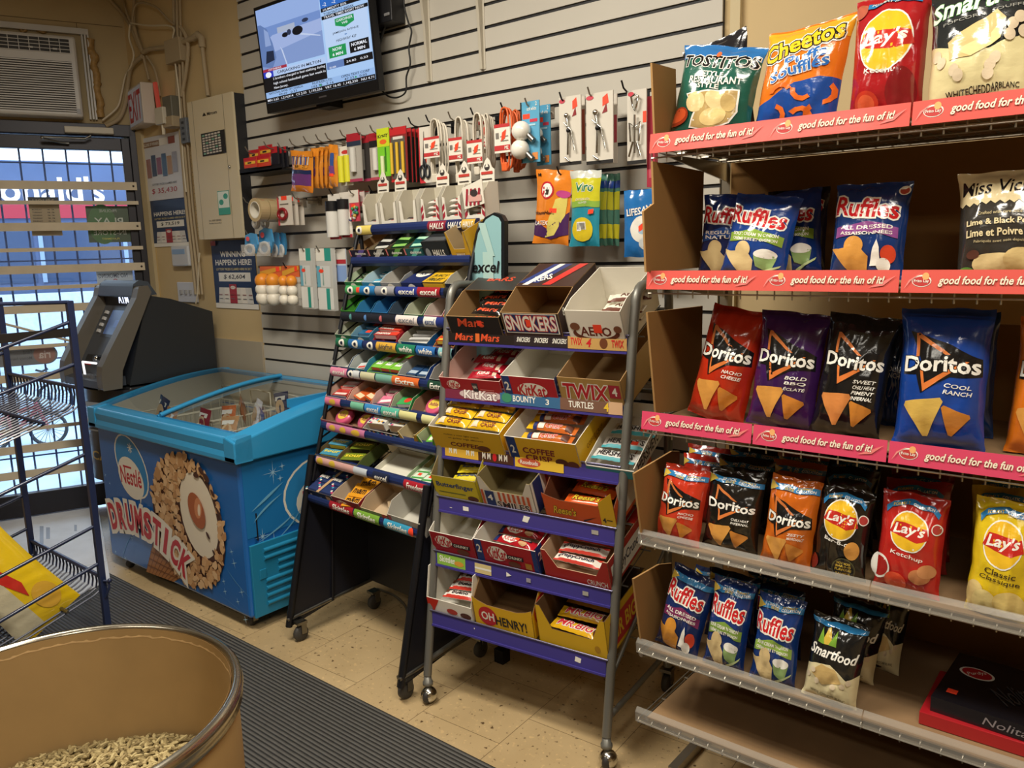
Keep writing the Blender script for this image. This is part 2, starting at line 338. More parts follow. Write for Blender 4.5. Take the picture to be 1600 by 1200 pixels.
# signs taped to the glass
def dsign(name, x0, y0, x1, y1, base, items, label, off=-.022, round_=0, cat='sign', flip=False):
    s0, zt_ = onD(x0, y0, off); s1, zb_ = onD(x1, y1, off); w, h = s0-s1, zt_-zb_
    o = thing(name, label, cat, dpt((s0+s1)/2, zb_, off)); b = MB()
    poly = [(0, 0), (w, 0), (w, h), (0, h)] if not round_ else [(x*w, y*h) for x, y in rrect(0, 0, 1, 1, round_*h/w, round_)]
    U = -DD
    b.slab(poly, dpt(s0, zb_, off+.002), U, (0, 0, 1), DN, .002, base)
    b.art(items, face(dpt(s0, zb_, off+.002), U, (0, 0, 1)), w, h); b.obj('sheet', o, True); return o
def rrect(x0, y0, x1, y1, rx, ry, n=5):
    out = []
    for cx, cy, a0 in ((x1-rx, y0+ry, -90), (x1-rx, y1-ry, 0), (x0+rx, y1-ry, 90), (x0+rx, y0+ry, 180)):
        for i in range(n+1): a = rad(a0+90*i/n); out.append((cx+rx*math.cos(a), cy+ry*math.sin(a)))
    return out
tan = C('A8977A'); dkt = C('3A3532')
rows = ['MONDAY', 'TUESDAY', 'WEDNESDAY', 'THURSDAY', 'FRIDAY', 'SATURDAY']
it = [('r', 0, .80, 1, 1, C('2B2E38')), ('t', 'HOURS', .5, .9, .7, .09, tan)]
for i, r_ in enumerate(rows): it += [('t', r_, .25, .68-.075*i, .32, .035, dkt), ('t', 'PM - PM', .7, .68-.075*i, .22, .03, dkt)]
dsign('opening_hours_sign', 43, 308, 98, 368, tan, it, 'tan and black opening hours card hung inside the glass door')
gr = C('4E5F4C')
dsign('lottery_window_sticker', 133, 322, 207, 378, gr, [('e', .35, .5, .33, .55, C('51784E')), ('t', 'PLAY', .5, .58, .66, .2, C('C9D0C8'), {'flip': 1}), ('t', 'IN-STORE', .5, .27, .75, .13, C('C9D0C8'), {'flip': 1}), ('t', 'PROLINE', .5, .87, .4, .08, C('A8B0A8'), {'flip': 1}), ('t', 'PLAYSMART', .5, .1, .4, .05, C('C8C060'), {'flip': 1})], 'green sticker reading play in-store in reverse on the glass door')
dsign('no_smoking_sticker', 150, 424, 209, 445, C('B8C4D4'), [('t', 'NO SMOKING', .45, .68, .8, .3, C('55607A'), {'flip': 1}), ('e', .5, .25, .08, .22, C('B07080')), ('e', .5, .25, .05, .15, C('B8C4D4'))], 'pale no smoking sticker low on the glass door beside the cash machine')
dsign('oval_transfer_sticker', -30, 545, 92, 567, C('7E8288'), [('e', .82, .5, .15, .46, C('A07C74')), ('t', 'ria', .82, .5, .16, .4, C('C8BCB8'), {'flip': 1, 'b': .03}), ('t', 'Send', .60, .68, .12, .2, C('686C74'), {'flip': 1}), ('t', 'Money here', .5, .35, .3, .2, C('686C74'), {'flip': 1})], 'grey pill-shaped money transfer sticker with orange disc on the glass door', round_=.5)
# door closer
D_ = thing('door_closer', 'white box door closer with folding steel arm at the head of the glass door', 'door closer', dpt(.2, 2.14))
s0, z0 = onD(100, 197, .06); s1, z1 = onD(178, 210, .06)
b = MB(); sbox(b, s1, s0, z1, z0, .025, .075, mat('C9C3B4', .5)); b.obj('body', D_, True, bevel=.004)
b = MB(); P = lambda x, y, o: (lambda q: dpt(q[0], q[1], o))(onD(x, y, o))
b.tube([P(142, 212, .06), P(132, 217, .06), P(66, 214, .08)], .006, STEEL, 6); b.tube([P(66, 216, .08), P(96, 223, .03), P(108, 224, .03)], .006, STEEL, 6); b.ball(P(66, 215, .08), .01, STEEL, 8); b.obj('arm', D_, True)
# ------------------------------------------------------------ air conditioner over the door
A = thing('air_conditioner', 'white window air conditioner in the wall over the door', 'air conditioner', dpt(.6, 2.2))
acw = mat('C4C1BC', .4, nz=.04, scale=10, name='aged_white_plastic'); O_ = .12
s0, zt_ = onD(117, 57, O_); s1, zb_ = onD(124, 183, O_); s_l = s0+.62; sr = s0
b = MB(); sbox(b, s0, s_l, zb_, zt_, 0, O_, acw)
gz0 = onD(60, 173, O_)[1]; gz1 = onD(60, 93, O_)[1]; v0 = onD(110, 84, O_)[1]; v1 = onD(110, 65, O_)[1]
b.obj('housing', A, True, bevel=.012)
b = MB(); sbox(b, s0+.03, s_l-.03, v0, v1+.01, O_, O_+.002, mat('2E2D2C', .6))
for i in range(5): zz = v0+(v1+.01-v0)*i/4; sbox(b, s0+.03, s_l-.03, zz-.0015, zz+.0015, O_+.002, O_+.006, acw)
for i in range(13): ss = s0+.03+i*.0465; sbox(b, ss-.0015, ss+.0015, v0, v1+.01, O_+.002, O_+.007, acw)
for ss in (s0+.09, s0+.2): sbox(b, ss, ss+.02, v0+.012, v0+.02, O_+.006, O_+.014, acw)
b.obj('air_vent', A, True)
b = MB(); sbox(b, s0+.03, s_l-.03, gz0, gz1, O_, O_+.002, mat('3A3836', .6))
for i in range(22):
    zz = gz0+(gz1-gz0)*(i+.5)/22; sbox(b, s0+.03, s_l-.03, zz-.0032, zz+.002, O_+.002, O_+.011, acw)
b.obj('front_grille', A, True)
b = MB(); sbox(b, s0+.012, s0+.03, onD(118, 178, O_)[1], onD(118, 170, O_)[1], O_, O_+.003, mat('8E8E92', .4)); b.obj('badge', A, True)
b = MB(); sf = onD(143, 100, .02)[0]; zf0 = onD(143, 187, .02)[1]
for k in range(3): sbox(b, sf+.012*k*1.2, sf+.012*k*1.2+.009, zf0, onD(135, 55, .02)[1], 0, .03+.012*(k % 2), acw)
sbox(b, sf, s_l, onD(60, 45, .02)[1]-.01, onD(60, 45, .02)[1]+.02, 0, .03, acw); b.obj('side_trim', A, True)
b = MB()
foam = mat('A8854E', .55, bump=.6, nz=.2, scale=60, name='expanding_foam')
def blob(b, path, r, m, seed=0):
    pts = []
    for i in range(len(path)-1):
        a, c = V(path[i]), V(path[i+1]); n = max(2, int((c-a).length/.012))
        for j in range(n): pts.append(a.lerp(c, j/n))
    rs = [r*(.75+.7*abs(noise.noise(p*38+V((seed, 0, 0))))) for p in pts]; pts = [p+V((noise.noise(p*25), noise.noise(p*25+V((9, 0, 0))), noise.noise(p*25+V((0, 9, 0)))))*r*.5 for p in pts]
    b.tube(pts, rs, m, 10)
blob(b, [P(140, 60, .012), P(148, 100, .015), P(151, 130, .018), P(156, 170, .018), P(155, 187, .015)], .024, foam)
o = b.obj('foam_seal', A, True)
b = MB(); blob(b, [P(-20, 40, .012), P(30, 40, .012), P(36, 50, .013), P(44, 41, .012), P(66, 50, .013), P(75, 44, .012)], .011, foam, 3); b.obj('foam_seal', A, True)
b = MB(); blob(b, [P(-20, 199, .01), P(60, 198, .01), P(130, 201, .01), P(200, 205, .01)], .010, mat('8A7C66', .7, nz=.2, scale=30), 2); tag(b.obj('caulk_bead'), 'dirty caulked gap between air conditioner and door head', 'caulk')

# ------------------------------------------------------------ slat wall
SLY = 2.313; sl = mat('BDB8AD', .5, nz=.03, scale=3, name='grey_slat_board'); gv = mat('141318', .6, name='groove_shadow_gap')
ST = thing('slatwall_panel', 'pale grey slatwall panel with dark grooves covering the back wall', 'wall panel', (-2.3, WY, .9))
X0s, X1s = onY(388, 189, SLY).x-.02, -1.055
zg0 = onY(700, 192, SLY).z; GP = .0765
zs = [zg0+GP*i for i in range(-16, 12)]
b = MB(); b.box(X0s, SLY+.006, zs[0]-.02, X1s, WY-.0005, 2.9, gv)
g = .0058
for a_, c_ in zip([zs[0]-GP]+zs, zs+[2.9]):
    if a_ < 2.88: b.box(X0s, SLY, a_+g, X1s, SLY+.0065, min(c_-g, 2.9), sl)
b.obj('slat_board', ST, True)
def groove(z):
    return min(zs, key=lambda q: abs(q-z))
# ------------------------------------------------------------ ribbed entrance mat
a0, a1 = onZ(400, 1011, .008), onZ(775, 1200, .008); dm = (a1-a0).normalized(); nm = V((dm.y, -dm.x, 0)); ang = math.atan2(dm.y, dm.x)
mm = bpy.data.materials.new('ribbed_rubber'); mm.use_nodes = True; N = mm.node_tree.nodes; L = mm.node_tree.links; p = N['Principled BSDF']
tc = N.new('ShaderNodeTexCoord'); wv = N.new('ShaderNodeTexWave'); wv.bands_direction = 'Y'; wv.inputs['Scale'].default_value = 22; wv.inputs['Distortion'].default_value = .25; wv.inputs['Detail Scale'].default_value = .6
L.new(tc.outputs['Object'], wv.inputs[0]); r = N.new('ShaderNodeValToRGB'); L.new(wv.outputs[0], r.inputs[0])
r.color_ramp.elements[0].position = .12; r.color_ramp.elements[0].color = lin('1F1E1D'); r.color_ramp.elements[1].position = .42; r.color_ramp.elements[1].color = lin('5E5C58')
n1 = N.new('ShaderNodeTexNoise'); n1.inputs['Scale'].default_value = 40; L.new(tc.outputs['Object'], n1.inputs[0]); mx = N.new('ShaderNodeMix'); mx.data_type = 'RGBA'; mx.blend_type = 'MULTIPLY'; mx.inputs[0].default_value = .35
L.new(r.outputs[0], mx.inputs[6]); L.new(n1.outputs[0], mx.inputs[7]); L.new(mx.outputs[2], p.inputs['Base Color'])
bp = N.new('ShaderNodeBump'); bp.inputs['Strength'].default_value = .8; bp.inputs['Distance'].default_value = .004; L.new(wv.outputs[0], bp.inputs['Height']); L.new(bp.outputs[0], p.inputs['Normal']); p.inputs['Roughness'].default_value = .6
b = MB(); b.box(-1.9, -1.3, 0, 3.2, 0, .008, mm); o = b.obj('entrance_mat'); o.location = (a0.x, a0.y, .0005); o.rotation_euler = (0, 0, ang)
tag(o, 'long dark grey ribbed rubber mat running along the floor from the door', 'mat')
# flattened white cartons on the floor inside the door
wc = mat('E6EAF2', .7, nz=.06, scale=8, name='white_carton')
T = thing('flattened_carton', 'white flattened cartons lying on the mat inside the glass door', 'cardboard', onZ(100, 860, .009))
b = MB(); q = [onZ(x, y, .012) for x, y in ((-30, 812), (153, 789), (172, 905), (60, 960), (-30, 980))]
b.add(q+[v_-V((0, 0, .003)) for v_ in q], [(4, 3, 2, 1, 0), (0, 1, 6, 5), (1, 2, 7, 6), (2, 3, 8, 7), (3, 4, 9, 8)], wc)
b.obj('sheet', T, True)
b = MB(); q = [onZ(x, y, .016) for x, y in ((48, 862), (162, 838), (166, 876), (128, 884), (120, 892), (60, 900))]
b.add(q+[v_-V((0, 0, .003)) for v_ in q], [(5, 4, 3, 2, 1, 0)]+[(i, (i+1) % 6, (i+1) % 6+6, i+6) for i in range(6)], wc); fz = .0165
for x0, y0, x1, y1 in ((62, 822, 68, 850), (72, 824, 78, 842), (116, 820, 120, 830)): b.add([onZ(x0, y0, .0125), onZ(x0, y1, .0125), onZ(x1, y1, .0125), onZ(x1, y0, .0125)], [(0, 1, 2, 3)], C('9BA0AE'))
b.obj('flap', T, True)

# ------------------------------------------------------------ ice cream freezer
FX0, FX1, FY0, FY1 = -3.80, -2.635, 1.60, 2.27
wrap = mat('1C63AE', .35, coat=.3, nz=.06, scale=2.5, name='blue_printed_wrap'); rimb = mat('2F93C8', .38, coat=.2, name='blue_rim_plastic'); vent = mat('1F7FA8', .45, name='teal_vent_plastic')
F = thing('ice_cream_freezer', 'blue ice cream chest freezer with sliding curved glass lid and printed cone', 'freezer', ((FX0+FX1)/2, (FY0+FY1)/2, 0))
zb_, zt_ = .055, .70; liner = mat('C9C3B2', .5, name='freezer_liner')
b = MB(); t_ = .055
b.box(FX0, FY0, zb_, FX1, FY0+t_, zt_, wrap); b.box(FX0, FY1-t_, zb_, FX1, FY1, zt_, wrap); b.box(FX0, FY0+t_, zb_, FX0+t_, FY1-t_, zt_, wrap); b.box(FX1-t_, FY0+t_, zb_, FX1, FY1-t_, zt_, wrap); b.box(FX0+t_, FY0+t_, zb_, FX1-t_, FY1-t_, zb_+.04, wrap)
o = b.obj('cabinet', F, True, bevel=.012)
b = MB(); e_ = t_+.002
for q in (((FX0+e_, FY0+e_, .2), (FX1-e_, FY0+e_, .2), (FX1-e_, FY0+e_, zt_), (FX0+e_, FY0+e_, zt_)), ((FX1-e_, FY1-e_, .2), (FX0+e_, FY1-e_, .2), (FX0+e_, FY1-e_, zt_), (FX1-e_, FY1-e_, zt_)), ((FX0+e_, FY1-e_, .2), (FX0+e_, FY0+e_, .2), (FX0+e_, FY0+e_, zt_), (FX0+e_, FY1-e_, zt_)), ((FX1-e_, FY0+e_, .2), (FX1-e_, FY1-e_, .2), (FX1-e_, FY1-e_, zt_), (FX1-e_, FY0+e_, zt_)), ((FX0+e_, FY0+e_, .2), (FX1-e_, FY0+e_, .2), (FX1-e_, FY1-e_, .2), (FX0+e_, FY1-e_, .2))): b.add(q, [(0, 1, 2, 3)], liner)
ysl = [FY0+.045+(FY1-FY0-.09)*i/12 for i in range(13)]
pz = lambda y: .778+.092*math.sin(min(1, (y-FY0)/(FY1-FY0)*1.02)*PI*.52)-.012
for xx in (FX0+.0525, FX1-.0525): b.slab([(FY0+.045, .70)]+[(FY1-.045, .70)]+[(y, pz(y)) for y in ysl[::-1]], (xx, 0, 0), (0, 1, 0), (0, 0, 1), (1, 0, 0), .002, liner)
b.box(FX0+.05, FY1-.046, .70, FX1-.05, FY1-.042, pz(FY1-.05), liner)
b.obj('liner', F, True)
# printed front
Wf, Hf = FX1-FX0, zt_-zb_; fr = wallart(FX0, zb_, FY0); ff = lambda x, y, e: fr(x, y, e)
def fu(px_, py_): q = onY(px_, py_, FY0); return (q.x-FX0)/Wf, (q.z-zb_)/Hf
IV = C('E9E2D2'); BR = C('4A2A20'); NUT = [C('C89B6C'), C('D3A878'), C('B98A5C'), C('DDB88C')]
it = [('e', .0+fu(190, 712)[0], fu(190, 712)[1], .012, .012, wrap)]
def ring(cx, cy, rx, ry, m, w): 
    o_ = ell(cx, cy, rx, ry, 32); i_ = ell(cx, cy, rx-w, ry-w*Wf/Hf, 32); return o_, i_
it = []
bx, by = fu(206, 735)
it += [('e', bx, by+.03, .118, .225, IV, rad(14)), ('e', bx, by+.03, .110, .213, C('2C83BE'), rad(14))]
sx_, sy_ = fu(203, 700)
for k in range(4):
    a = PI*k/4; it.append(('p', [(sx_+.020*math.cos(a)-.002*math.sin(a), sy_+.036*math.sin(a)+.003*math.cos(a)), (sx_-.020*math.cos(a)-.002*math.sin(a), sy_-.036*math.sin(a)+.003*math.cos(a)), (sx_-.020*math.cos(a)+.002*math.sin(a), sy_-.036*math.sin(a)-.003*math.cos(a)), (sx_+.020*math.cos(a)+.002*math.sin(a), sy_+.036*math.sin(a)-.003*math.cos(a))], IV))
nx, ny = fu(205, 747)
it += [('e', nx, ny+.0, .096, .150, IV, rad(12)), ('p', [(nx+.06, ny-.10), (nx+.085, ny-.06), (nx+.055, ny-.185)], IV)]
it += [('t', 'Nestlé', nx, ny+.01, .165, .125, C('C02436'), {'b': .03}), ('r', nx-.055, ny+.068, nx+.012, ny+.082, C('C02436'))]
# cone, nuts, cream
uL, uR, vT, vB = fu(243, 815)[0], fu(352, 830)[0], fu(292, 712)[1], fu(312, 918)[1]; cx0, cy0, rx_, ry_ = (uL+uR)/2, (vT+vB)/2, (uR-uL)/2, (vT-vB)/2
a, c_, d_, e_ = fu(244, 830), fu(320, 880), fu(272, 909), fu(229, 893)
it.append(('p', [a, c_, d_, e_], C('A9703F')))
for k in range(9):
    t = k/9; p0 = (a[0]+(c_[0]-a[0])*t, a[1]+(c_[1]-a[1])*t); p1 = (e_[0]+(d_[0]-e_[0])*t, e_[1]+(d_[1]-e_[1])*t)
    it.append(('p', [p0, (p0[0]+.004, p0[1]), (p1[0]+.004, p1[1]), p1], C('7C4A26')))
for k in range(6):
    t = k/6; p0 = (a[0]+(e_[0]-a[0])*t, a[1]+(e_[1]-a[1])*t); p1 = (c_[0]+(d_[0]-c_[0])*t, c_[1]+(d_[1]-c_[1])*t)
    it.append(('p', [p0, (p0[0], p0[1]+.007), (p1[0], p1[1]+.007), p1], C('7C4A26')))
it.append(('e', cx0, cy0, rx_*1.0, ry_*.99, BR, rad(2)))
uL, uR, vT, vB = fu(284, 800)[0], fu(341, 815)[0], fu(305, 738)[1], fu(322, 872)[1]; crx, cry, RX_, RY_ = (uL+uR)/2, (vT+vB)/2, (uR-uL)/2, (vT-vB)/2
it.append(('e', crx, cry, RX_, RY_, C('E4D8C2'), rad(3)))
b = MB(); b.art(it, fr, Wf, Hf, eps=.0008, step=.00012)
rr = random.Random(3); mapn = lambda x, y: fr(x*Wf, y*Hf, .0008+.00012*len(it)+.003)
for k in range(620):                   # chopped nuts around the cream
    a = rr.random()*2*PI; q = math.sqrt(rr.random()); x_, y_ = cx0+rx_*q*math.cos(a), cy0+ry_*q*math.sin(a)
    dx, dy = (x_-crx)/(RX_*1.10), (y_-cry)/(RY_*1.06)
    if dx*dx+dy*dy < 1: continue
    rot = rr.random()*PI; ln, wd = .016+.009*rr.random(), .010+.004*rr.random(); pts = []
    for tt, ww in ((-1, .2), (-.3, 1), (.5, .8), (1, .1), (.5, -.8), (-.3, -1)):
        u_, v_ = tt*ln, ww*wd; X_, Y_ = u_*math.cos(rot)-v_*math.sin(rot), u_*math.sin(rot)+v_*math.cos(rot); pts.append((x_+X_, y_+Y_*Wf/Hf))
    ee = .0008+.00012*(len(it)+k*.06); b.flat2d([(u*Wf, v*Hf) for u, v in pts], [tuple(range(6))], NUT[k % 4], fr, ee)
E2 = .0085
cho = fu(325, 745); it2 = []
for (x, y, r1, r2) in ((314, 742, .022, .02), (322, 735, .018, .03), (330, 746, .02, .035), (340, 770, .012, .03), (349, 800, .010, .04), (333, 836, .010, .03), (342, 862, .008, .02)): u_, v_ = fu(x-5, y); it2.append(('e', u_, v_, r1*.8, r2*.8, BR, .4))
cc = fu(310, 797); it2 += [('e', cc[0], cc[1], .052, .115, C('A65A34'), rad(8)), ('e', cc[0]+.012, cc[1]+.02, .024, .07, C('C98258'), rad(-5)), ('e', cc[0]+.018, cc[1]+.01, .009, .04, C('E8D2B8'), rad(-5))]
# DRUMSTICK lettering on a falling arc
def wp(u, v): s_ = u; return (u, v-.10*(u-.05)/.55-.62*((u-.05)/.55)**2*.55)
du0 = fu(180, 805); du1 = fu(292, 880); words = 'DRUMSTICK'; n = len(words)
P0, P1, P2 = V((du0[0], du0[1], 0)), V((fu(235, 800)[0], fu(235, 800)[1], 0)), V((du1[0], du1[1], 0))
lets = []
for i, ch in enumerate(words):
    t = i/(n-1); q = P0*(1-t)**2+P1*2*t*(1-t)+P2*t*t; dq = (P1-P0)*2*(1-t)+(P2-P1)*2*t; ang_ = math.degrees(math.atan2(dq.y*Hf, dq.x*Wf)); lets.append((ch, q.x, q.y, ang_, 1.0 if ch != 'I' else .4))
for ch, x, y, an, ws in lets: it2.append(('t', ch, x, y, .060*ws+.006, .205, IV, {'raw': .03, 'rot': an, 'o': [(IV, .15)], 'res': 3}))
for ch, x, y, an, ws in lets: it2.append(('t', ch, x, y, .060*ws, .200, C('C3313C'), {'raw': .04, 'rot': an, 'res': 3}))
b.art(it2, fr, Wf, Hf, eps=E2, step=.00006)
# sparkles
it3 = []; sp = C('9CC6E0')
for x, y, s_ in ((362, 862, 1), (366, 880, 1.4), (352, 924, 1), (372, 940, 1), (170, 800, 1), (206, 840, 1.2), (196, 872, .8), (181, 862, .7), (384, 968, 1.2), (378, 925, 1.4), (350, 908, .9), (165, 742, .8), (172, 755, .6)):
    u_, v_ = fu(x, y); 
    for k in range(2): a = PI/2*k+.3; it3.append(('p', [(u_+.014*s_*math.cos(a), v_+.026*s_*math.sin(a)), (u_-.0015*math.sin(a), v_+.003*math.cos(a)), (u_-.014*s_*math.cos(a), v_-.026*s_*math.sin(a)), (u_+.0015*math.sin(a), v_-.003*math.cos(a))], sp))
def swoosh(x0, y0, x1, y1, bend, w):
    p0, p1 = V((*fu(x0, y0), 0)), V((*fu(x1, y1), 0)); mid = (p0+p1)/2+V((bend, 0, 0)); L_ = []; R_ = []
    for k in range(9):
        t = k/8; q = p0*(1-t)**2+mid*2*t*(1-t)+p1*t*t; ww = w*math.sin(PI*t); L_.append((q.x-ww, q.y)); R_.append((q.x+ww, q.y))
    return ('p', L_+R_[::-1], C('5E9CCB'))
it3 += [swoosh(355, 888, 392, 935, -.03, .003), swoosh(190, 880, 212, 825, -.03, .002), swoosh(340, 925, 384, 962, .02, .002)]
b.art(it3, fr, Wf, Hf, eps=.0008, step=.00003); b.obj('front_print', F, True)
# right side print + vent
sd = lambda x, y, e: V((FX1+e, FY0+x, zb_+y)); Ws = FY1-FY0
def su(px_, py_): q = onX(px_, py_, FX1); return (q.y-FY0)/Ws, (q.z-zb_)/Hf
b = MB(); u_, v_ = su(500, 765)
it4 = [('r', .02, .50, .98, .985, C('1E74B4')), ('e', u_+.03, v_, .30, .235, IV), ('e', u_+.03, v_, .285, .222, C('2C83BE')), ('e', u_+.05, v_-.05, .23, .16, IV), ('t', 'Nestlé', u_+.06, v_-.04, .38, .13, C('C02436'), {'b': .03})]
for x, y, s_ in ((426, 738, 2.6), (410, 838, 1.8), (428, 845, 2.4), (440, 728, .8), (437, 747, .8)):
    q = su(x, y)
    for k in range(4): a = PI/4*k; r_ = .03*s_*(1 if k % 2 == 0 else .5); it4.append(('p', [(q[0]+r_*math.cos(a), q[1]+r_*math.sin(a)), (q[0]-.003*math.sin(a), q[1]+.003*math.cos(a)), (q[0]-r_*math.cos(a), q[1]-r_*math.sin(a)), (q[0]+.003*math.sin(a), q[1]-.003*math.cos(a))], sp))
def sw2(x0, y0, x1, y1, bend, w):
    p0, p1 = V((*su(x0, y0), 0)), V((*su(x1, y1), 0)); mid = (p0+p1)/2+V((bend, 0, 0)); L_ = []; R_ = []
    for k in range(9):
        t = k/8; q = p0*(1-t)**2+mid*2*t*(1-t)+p1*t*t; ww = w*math.sin(PI*t); L_.append((q.x, q.y-ww)); R_.append((q.x, q.y+ww))
    return ('p', L_+R_[::-1], C('6FB0D2'))
it4 += [sw2(392, 800, 442, 752, .0, .01), sw2(395, 818, 440, 770, -.05, .008), sw2(400, 850, 460, 800, .05, .006), sw2(430, 845, 470, 790, .06, .006)]
b.art(it4, sd, Ws, Hf, eps=.0008, step=.00012); b.obj('side_print', F, True)
b = MB(); b.box(FX1, FY0+.015, zb_+.0, FX1+.012, FY1-.02, zb_+.295, vent)
for i in range(8):
    z_ = zb_+.045+i*.031; y0_ = FY0+.07 if i not in (4, 5) else FY0+.13
    b.tube([(FX1+.012, y0_, z_), (FX1+.012, FY1-.06, z_)], .0095, vent, 8)
b.box(FX1+.012, FY0+.045, zb_+.15, FX1+.016, FY0+.075, zb_+.19, vent); b.obj('vent_panel', F, True, bevel=.004)
b = MB(); b.box(FX1+.0005, FY0+.055, .36, FX1+.0025, FY0+.060, .47, mat('151515')); b.obj('slot', F, True)
# rim with rising curved sides
def prof(y): t = (y-FY0)/(FY1-FY0); return .778+.092*math.sin(min(1, t*1.02)*PI*.52)
o_ = .025; ny_ = 16; ys = [FY0-o_+(FY1-FY0+2*o_-.01)*i/ny_ for i in range(ny_+1)]
b = MB()
for side, xs in ((0, (FX0-o_, FX0+.05)), (1, (FX1-.05, FX1+o_))):
    vs = []
    for y in ys: z = prof(max(FY0, min(FY1, y))); vs += [(xs[0], y, .685), (xs[1], y, .685), (xs[1], y, z-.012 if side else z), (xs[0]+.012 if side else xs[1]-.012, y, z+.004), (xs[0], y, z)]
    fs = []
    for i in range(ny_):
        for j in range(5): A_ = i*5+j; B_ = i*5+(j+1) % 5; fs.append((A_, A_+5, B_+5, B_))
    b.add(vs, fs+[(0, 1, 2, 3, 4), tuple(ny_*5+k for k in (4, 3, 2, 1, 0))], rimb, False)
pf = [(FY0-o_, .685), (FY0-o_, .705), (FY0-o_+.006, .725), (FY0-o_+.002, .755), (FY0-o_+.012, .778), (FY0+.05, .785), (FY0+.05, .685)]
b.slab([(y, z) for y, z in pf], (FX0-o_, 0, 0), (0, 1, 0), (0, 0, 1), (-1, 0, 0), FX1-FX0+2*o_, rimb)
pf = [(FY1-.04, .685), (FY1-.04, prof(FY1)), (FY1+.015, prof(FY1)), (FY1+.015, .685)]
b.slab(pf, (FX0-o_, 0, 0), (0, 1, 0), (0, 0, 1), (-1, 0, 0), FX1-FX0+2*o_, rimb)
b.obj('rim', F, True, bevel=.006)
midx = -3.255
for k, (xa, xb, up) in enumerate(((FX0+.045, midx+.02, .008), (midx-.02, FX1-.045, -.002))):
    b = MB(); b.surf(lambda u, v: V((xa+(xb-xa)*u, FY0+.03+(FY1-FY0-.06)*v, prof(FY0+.03+(FY1-FY0-.06)*v)+up)), 2, 14, GLASS); g_ = b.obj('glass_lid', F, True)
    b = MB()
    for xx in ((xb-.012,) if k == 0 else ()) + (() if k == 0 else (xa+.006,)): b.tube([(xx, FY0+.03+(FY1-FY0-.06)*v/14, prof(FY0+.03+(FY1-FY0-.06)*v/14)+up) for v in range(15)], .010, rimb, 6)
    f_ = b.obj('lid_edge', g_); f_.location = -V(F.location); 
b = MB(); b.box(FX1-.065, FY0+.28, prof(1.9), FX1-.045, FY0+.48, prof(2.0)+.02, rimb); b.obj('lid_handle', F, True)
# casters
def caster(parent, x, y, r=.03, col=STEEL, wheel=mat('3C3A38', .6), h=.02, name='caster', world=True):
    b = MB(); b.box(x-.02, y-.02, 2*r+h*.5, x+.02, y+.02, 2*r+h, col); b.box(x-.017, y-.004, r, x-.012, y+.018, 2*r+h, col); b.box(x+.012, y-.004, r, x+.017, y+.018, 2*r+h, col)
    X = Matrix.Translation((x, y, r)) @ Matrix.Rotation(PI/2, 4, 'Y'); b.lathe([(0, -.011), (r*.85, -.011), (r, -.006), (r, .006), (r*.85, .011), (0, .011)], wheel, 18, X); return b.obj(name, parent, world)
for x in (FX0+.1, FX1-.06):
    for y in (FY0+.04, FY1-.1): caster(F, x, y, .02, h=.015)
# wire baskets and ice creams inside
wire = mat('D8D0B8', .45, name='cream_coated_wire')
for i in range(4):
    xa = FX0+.09+i*.255; xb = xa+.235; ya, yb = FY0+.09, FY1-.09
    bk = thing('freezer_basket', 'cream wire basket inside the freezer, %s from the cash machine' % ['first', 'second', 'third', 'fourth'][i], 'basket', ((xa+xb)/2, (ya+yb)/2, .35), group=None); b = MB()
    for z in (.73, .60, .47): b.tube([(xa, ya, z), (xb, ya, z), (xb, yb, z), (xa, yb, z)], .0032, wire, 5, True)
    for k in range(11): y = ya+(yb-ya)*k/10; b.tube([(xa, y, .73), (xa, y, .35), (xb, y, .35), (xb, y, .73)], .0018, wire, 4)
    for k in range(6): x = xa+(xb-xa)*k/5; b.tube([(x, ya, .73), (x, ya, .35), (x, yb, .35), (x, yb, .73)], .0018, wire, 4)
    b.tube([(xa+.03, yb, .73), (xa+.03, yb, .80), (xa+.1, yb, .805), (xb-.04, yb, .80), (xb-.04, yb, .73)], .004, wire, 6)
    b.obj('basket', bk, True)
rr = random.Random(11)
pk = [('2A3358', 'navy'), ('8A2A34', 'dark red'), ('E4E2E8', 'white'), ('B98A5E', 'tan'), ('5C6FA8', 'blue'), ('C86A3C', 'orange')]
def icecream(x, y, z, rz, k, tilt):
    col, nm = pk[k % 6]; h, w = .135, .095; b = MB(); m = G(col)
    def fn(u, v, s_=1):
        th = .014*math.sin(PI*min(1, max(0, v*1.0)))*(1-abs(2*u-1)**3); return V(((u-.5)*w*(1-.08*math.sin(PI*v)), -s_*th+.004*noise.noise(V((u*4, v*4, k))), v*h))
    b.surf(lambda u, v: fn(u, v), 6, 8, m); b.surf(lambda u, v: fn(1-u, v, -1), 6, 8, m)
    b.art([('e', .5, .5, .33, .25, C('D8B890')), ('r', .15, .72, .85, .86, C('E8E4DA'))], lambda xx, yy, e: fn(xx/w, yy/h)-V((0, .002+e, 0)), w, h)
    o = b.obj('ice_cream_pack'); place(o, (x, y, z), (tilt, rr.uniform(-.3, .3), rz)); return o
pos = ['left rear', 'left front', 'centre front', 'centre rear', 'right front', 'right rear']
spots = [(-3.60, 1.80), (-3.20, 1.78), (-3.05, 1.95), (-2.98, 1.76), (-2.86, 1.86), (-3.24, 2.02), (-3.02, 2.08), (-2.88, 2.06), (-2.78, 1.74), (-3.40, 1.72), (-2.76, 2.00), (-3.12, 1.86)]
